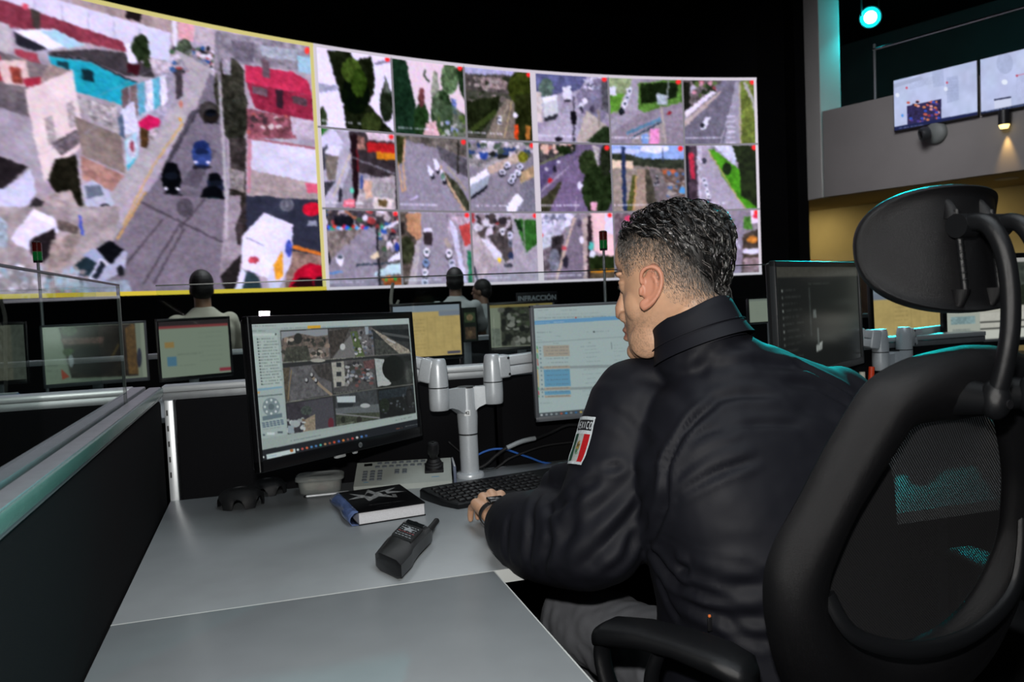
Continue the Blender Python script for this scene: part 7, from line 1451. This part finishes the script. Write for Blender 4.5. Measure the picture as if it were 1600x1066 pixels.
# ---- signal towers
def tower(px, ytop, ybot, D, label):
    a = dep(px, ytop, D); k = D/FPX; base = (a.x, a.y, .74); o = empty('signal_tower', base, label, 'signal light', 'signal towers of the desk row')
    MB().lathe([(0, 0), (.04, 0), (.04, .01), (.012, .018), (0, .018)], base).build('base', M_alu2, o); zt = a.z
    MB().cyl((a.x, a.y, .755), (a.x, a.y, zt-.115), .008).build('pole', M_alu2, o)
    MB().lathe([(0, 0), (.022, 0), (.024, .012), (0, .012)], (a.x, a.y, zt-.115)).build('collar', M_plast, o)
    MB().cyl((a.x, a.y, zt-.103), (a.x, a.y, zt-.055), .024).build('green_lamp', mat('green_lens', '0d4a22', .2, trans=.2, emit='0b5a28', estr=.35), o)
    MB().cyl((a.x, a.y, zt-.054), (a.x, a.y, zt-.006), .024).build('red_lamp', mat('red_lens', '3a1010', .2, trans=.2, emit='3a0c0c', estr=.35), o)
    MB().lathe([(.024, 0), (.024, .004), (.012, .008), (0, .008)], (a.x, a.y, zt-.006)).build('cap', M_plast, o)
tower(57, 378, 505, 4.55, 'red and green signal tower at the left, before the large street picture')
tower(942, 361, 470, 4.85, 'red and green signal tower just left of the seated man\'s forehead')
a = dep(614, 442, 5.1); o = empty('pale_post', (a.x, a.y, .74), 'thin pale crooked post standing in for a reflection, above the right end of the main monitor', 'lamp')  # made-up post for a pale upright streak taken for a reflection
MB().lathe([(0, 0), (.06, 0), (.06, .012), (0, .016)], (a.x, a.y, .74)).build('base', M_plast, o)
MB().tube(smooth_curve([(a.x+.01, a.y, .75), dep(613, 490, 5.1), dep(611, 468, 5.1), dep(614, 442, 5.1)], 6), .010, 8).build('stem', mat('pale_metal', '9c9a90', .5), o)
MB().tube(smooth_curve([dep(613, 490, 5.1), dep(619, 478, 5.1), dep(623, 469, 5.1)], 5), .007, 8).build('side_stem', mat('pale_metal', '9c9a90'), o)
# ---- section sign in front of the video wall
a = dep(839, 466, 9.6); sgx = Vector((1, -.02, 0)).normalized(); o = empty('section_sign', (a.x, a.y, .0), 'dark section sign reading INFRACCIÓN in grey capitals below the video wall', 'sign')
SG = frame(a, x=sgx, y=(0, 0, 1)); MB(SG).box((0, 0, 0), (.50, .14, .02), .004).build('board', mat('sign_black', '141518', .5), o)
text_mesh('sign_letters', 'INFRACCIÓN', .078, SG @ Matrix.Translation((0, 0, .0112)), mat('sign_grey', '8a9296', .6, emit='50585c', estr=.25), o, bold=.002)
MB().cyl((a.x, a.y+.02, 0), (a.x, a.y+.02, a.z), .02).box((a.x, a.y+.02, .01), (.3, .3, .02)).build('post', M_plast, o)
# ---- simple task chairs
def task_chair(x, y, rot, label, bh=.98, rim=None):
    o = empty('task_chair', (x, y, 0), label, 'chair', 'task chairs of the second row'); M = rotz((x, y, 0), rot)
    MB(M).box((0, 0, .45), (.48, .46, .07), .03, 3).build('seat', mat('black_seat_fabric', '121213'), o)
    rows = [[(xx*(1-.12*t*t), -.22-.05*t-.10*(1-(xx/.23)**2)*.5, .56+(bh-.56)*t) for xx in np.linspace(-.23, .23, 13)]+[(xx*(1-.12*t*t), -.25-.05*t-.10*(1-(xx/.23)**2)*.5, .56+(bh-.56)*t) for xx in np.linspace(.23, -.23, 13)] for t in np.linspace(0, 1, 8)]
    MB(M).loft(rows).build('backrest', mat('black_seat_fabric', '121213'), o, 60)
    if rim: MB(M).tube([(xx*.88, -.30-.05*(1-(xx/.23)**2), bh-.05*(abs(xx)/.23)**3) for xx in np.linspace(-.25, .25, 15)], .012, 8).build('top_rim', mat('grey_chair_rim', '4a4c4e', .5), o, 60)
    MB(M).lathe([(.03, .08), (.03, .25), (.02, .26), (.02, .43), (0, .43)]).box((0, -.22, .52), (.08, .03, .2), .01).build('column', M_plast, o)
    for k in range(5): MB(M @ Matrix.Rotation(k*2*PI/5, 4, 'Z')).tube([(0, 0, .09), (.28, 0, .06)], [.022, .015], 8).ell((.28, 0, .03), (.03, .02, .03)).build('base_leg', M_plast, o)
    return o
a = dep(-18, 610, 3.2); task_chair(a.x, a.y+.05, R(-20), 'empty black chair with grey rim behind the glass at the far left', 1.02, True)
# ---- people in the rows ahead
def sitter(head, face, label, shirt, standing=False, scale=1.0, skin='8c6a54', grp=None, text=False, turn=0):
    hd = Vector(head); base = Vector((hd.x, hd.y, 0 if standing else .47)); o = empty('person', base, label, 'person')
    FM = Matrix.Translation((hd.x, hd.y, hd.z)) @ Matrix.Rotation(face, 4, 'Z') @ Matrix.Diagonal((scale, scale, scale, 1))   # y forward, x right
    HM_ = FM @ Matrix.Rotation(turn, 4, 'Z')
    h = MB(HM_); h.ell((0, -.005, .02), (.076, .098, .105)).ell((0, .035, -.05), (.056, .058, .066)).ell((0, .1, -.015), (.013, .018, .02)).ell((0, .082, -.055), (.024, .014, .010)).ell((0, .08, -.09), (.022, .018, .018))
    for s in (-1, 1): h.ell((.077*s, -.005, -.01), (.008, .017, .032)).ell((.03*s, .08, .02), (.02, .014, .01))
    t = MB(FM); t.cap((0, -.02, -.05), (0, -.04, -.17), .056, .06); t.cap((0, -.045, -.28), (0, -.02, -.60), .115, .11)
    for s in (-1, 1):
        sh = Vector((.185*s, -.03, -.235)); el = Vector((.24*s, .05, -.50)); wr = Vector((.17*s, .28, -.46)) if not standing else Vector((.2*s, .14, -.70))
        t.cap((0, -.04, -.23), sh, .05, .048).cap(sh, el, .045, .038).cap(el, wr, .037, .026)
        hp_, _ = hand(FM @ wr, (FM.to_3x3() @ Vector((0, 1, 0))).xy, -s); t.v += hp_.v; n0_ = len(t.v)-len(hp_.v); t.f += [tuple(i+n0_ for i in f) for f in hp_.f]
        hip = Vector((.09*s, -.02, -.66)); kn = Vector((.11*s, .40, -.66)) if not standing else Vector((.1*s, 0, -1.08)); an = Vector((.11*s, .44, -1.12)) if not standing else Vector((.1*s, -.03, -1.50))
        t.cap(hip, kn, .075, .055).cap(kn, an, .05, .036)
    u = MB(); u.v, u.f = h.v+t.v, h.f+[tuple(i+len(h.v) for i in f) for f in t.f]
    link(remesh(u, 'body', .007, 3), 'body', o, mat('skin_'+skin, skin, .5, noise=.05, nscale=80))
    c = MB(FM); c.loft([oval((0, cy, cz), (1, 0, 0), (0, 1, 0), a_, b_, 28, .85) for cz, cy, a_, b_ in ((-.70, -.02, .19, .14), (-.55, -.02, .185, .14), (-.40, -.04, .20, .145), (-.28, -.045, .205, .135), (-.215, -.045, .17, .105), (-.165, -.04, .10, .08), (-.13, -.035, .068, .064))])
    for s in (-1, 1): c.cap((.175*s, -.035, -.245), (.225*s, .02, -.42), .072, .064)
    sm_ = remesh(c, 'shirt', .010, 6); co = vco(sm_); nn_ = vno(sm_); set_co(sm_, co+nn_*(.012*(hash_noise(co*14, 1, 3)-.5))[:, None]); so = link(sm_, 'shirt', o, mat('shirt_'+shirt, shirt, .85, noise=.06, nscale=20))
    if text:
        b_ = MB(FM); gg = random.Random(3)
        for r_, (x0, x1) in enumerate(((-.10, .10), (-.075, .08))):
            x_ = x0
            while x_ < x1:
                l = gg.uniform(.012, .03); yy = -.172-.0; b_.add([(x_, yy+.10*x_*x_*8*.1, -.255-r_*.028), (x_+l, yy+.1*x_*x_*.8, -.255-r_*.028), (x_+l, yy+.1*x_*x_*.8, -.268-r_*.028), (x_, yy+.1*x_*x_*.8, -.268-r_*.028)], [(0, 1, 2, 3)]); x_ += l+.008
        bv_ = bvh_of(so.data); ow = wloc(so); fwd_ = FM.to_3x3() @ Vector((0, 1, 0)); nv = []
        for v in b_.v:
            q = Vector(v)-ow; l_, n_, _, _ = bv_.ray_cast(q-fwd_*.5, fwd_); nv.append(tuple((l_ if l_ is not None else q)+ow-fwd_*.003))
        b_.v = nv; b_.build('back_print', mat('shirt_print', '4c5254', .8), so, None)
    hr = MB(HM_); hr.ell((0, -.018, .045), (.084, .100, .098)).ell((0, -.045, .0), (.079, .072, .085)); 
    hm_ = remesh(hr, 'hair', .006, 2); co = vco(hm_); nn_ = vno(hm_); link(hm_, 'hair', o, mat('dark_hair', '0e0c0c', .6, noise=.3, nscale=200, bump=.5, bscale=400))
    q = MB(FM)
    for s in (-1, 1):
        hip = Vector((.09*s, -.02, -.67)); kn = Vector((.11*s, .40, -.67)) if not standing else Vector((.1*s, 0, -1.08)); an = Vector((.11*s, .44, -1.10)) if not standing else Vector((.1*s, -.03, -1.48)); q.cap(hip, kn, .095, .075).cap(kn, an, .07, .06)
    q.ell((0, -.02, -.66), (.18, .135, .085)); link(remesh(q, 'trousers', .012, 4), 'trousers', o, mat('dark_trousers', '17181c', .8))
    for s in (-1, 1):
        an = Vector((.11*s, .44, -1.14)) if not standing else Vector((.1*s, -.03, -1.52)); f_ = FM @ an
        dd = FM.to_3x3() @ Vector((0, 1, 0)); MB(frame((f_.x, f_.y, .04), x=Vector((dd.y, -dd.x, 0)), z=(0, 0, 1))).ell((0, .06, 0), (.045, .13, .04)).build('shoe', mat('black_shoe_leather', '111112'), o, 180)
    return o
h = dep(315, 452, 5.9); sitter(h, R(8), 'person in a pale shirt seated with back to us, before the large street picture', '9a9688', text=True)
task_chair(h.x, h.y-.03, R(8), 'black chair under the person in a pale shirt before the large street picture', .80)
h = dep(711, 441, 7.7); sitter(h, R(-12), 'person in a grey shirt seated with back to us, above the yellow table monitor', '7c8080', skin='6e5546')
task_chair(h.x, h.y-.03, R(-12), 'black chair under the person in grey above the yellow table monitor', .80)
h = dep(752, 456, 8.9); sitter(h, R(20), 'person with short hair turned left, seated right of the person in grey', '868c8c', skin='6e5546', turn=R(35))
task_chair(h.x, h.y-.03, R(20), 'black chair under the person turned left beside the person in grey', .80)
# ---- blue folder on the far left desk
a = dep(-6, 629, 2.75); o = empty('folder', (a.x, a.y, .97), 'blue folder standing on a low cabinet at the far left edge', 'folder')
MB().box((a.x, a.y, a.z), (.14, .03, .05), .004).build('cover', mat('blue_card', '3f6ea8', .6), o); MB().box((a.x, a.y-.001, a.z+.004), (.13, .022, .05)).build('pages', mat('white_paper', 'c8cacc'), o)
c = empty('low_cabinet', (a.x, a.y, 0), 'low dark cabinet carrying the blue folder at the far left', 'cabinet'); zt = a.z-.0255
MB().box2((a.x-.4, a.y-.12, 0), (a.x+.1, a.y+.2, zt-.02), .005).build('body', mat('dark_cabinet', '1a1b1d', .6), c); MB().box2((a.x-.42, a.y-.14, zt-.02), (a.x+.12, a.y+.22, zt), .004).build('top', mat('dark_cabinet_top', '26282a', .5), c); MB().box((a.x-.08, a.y-.13, zt*.55), (.02, .02, .14), .004).build('handle', M_alu2, c)
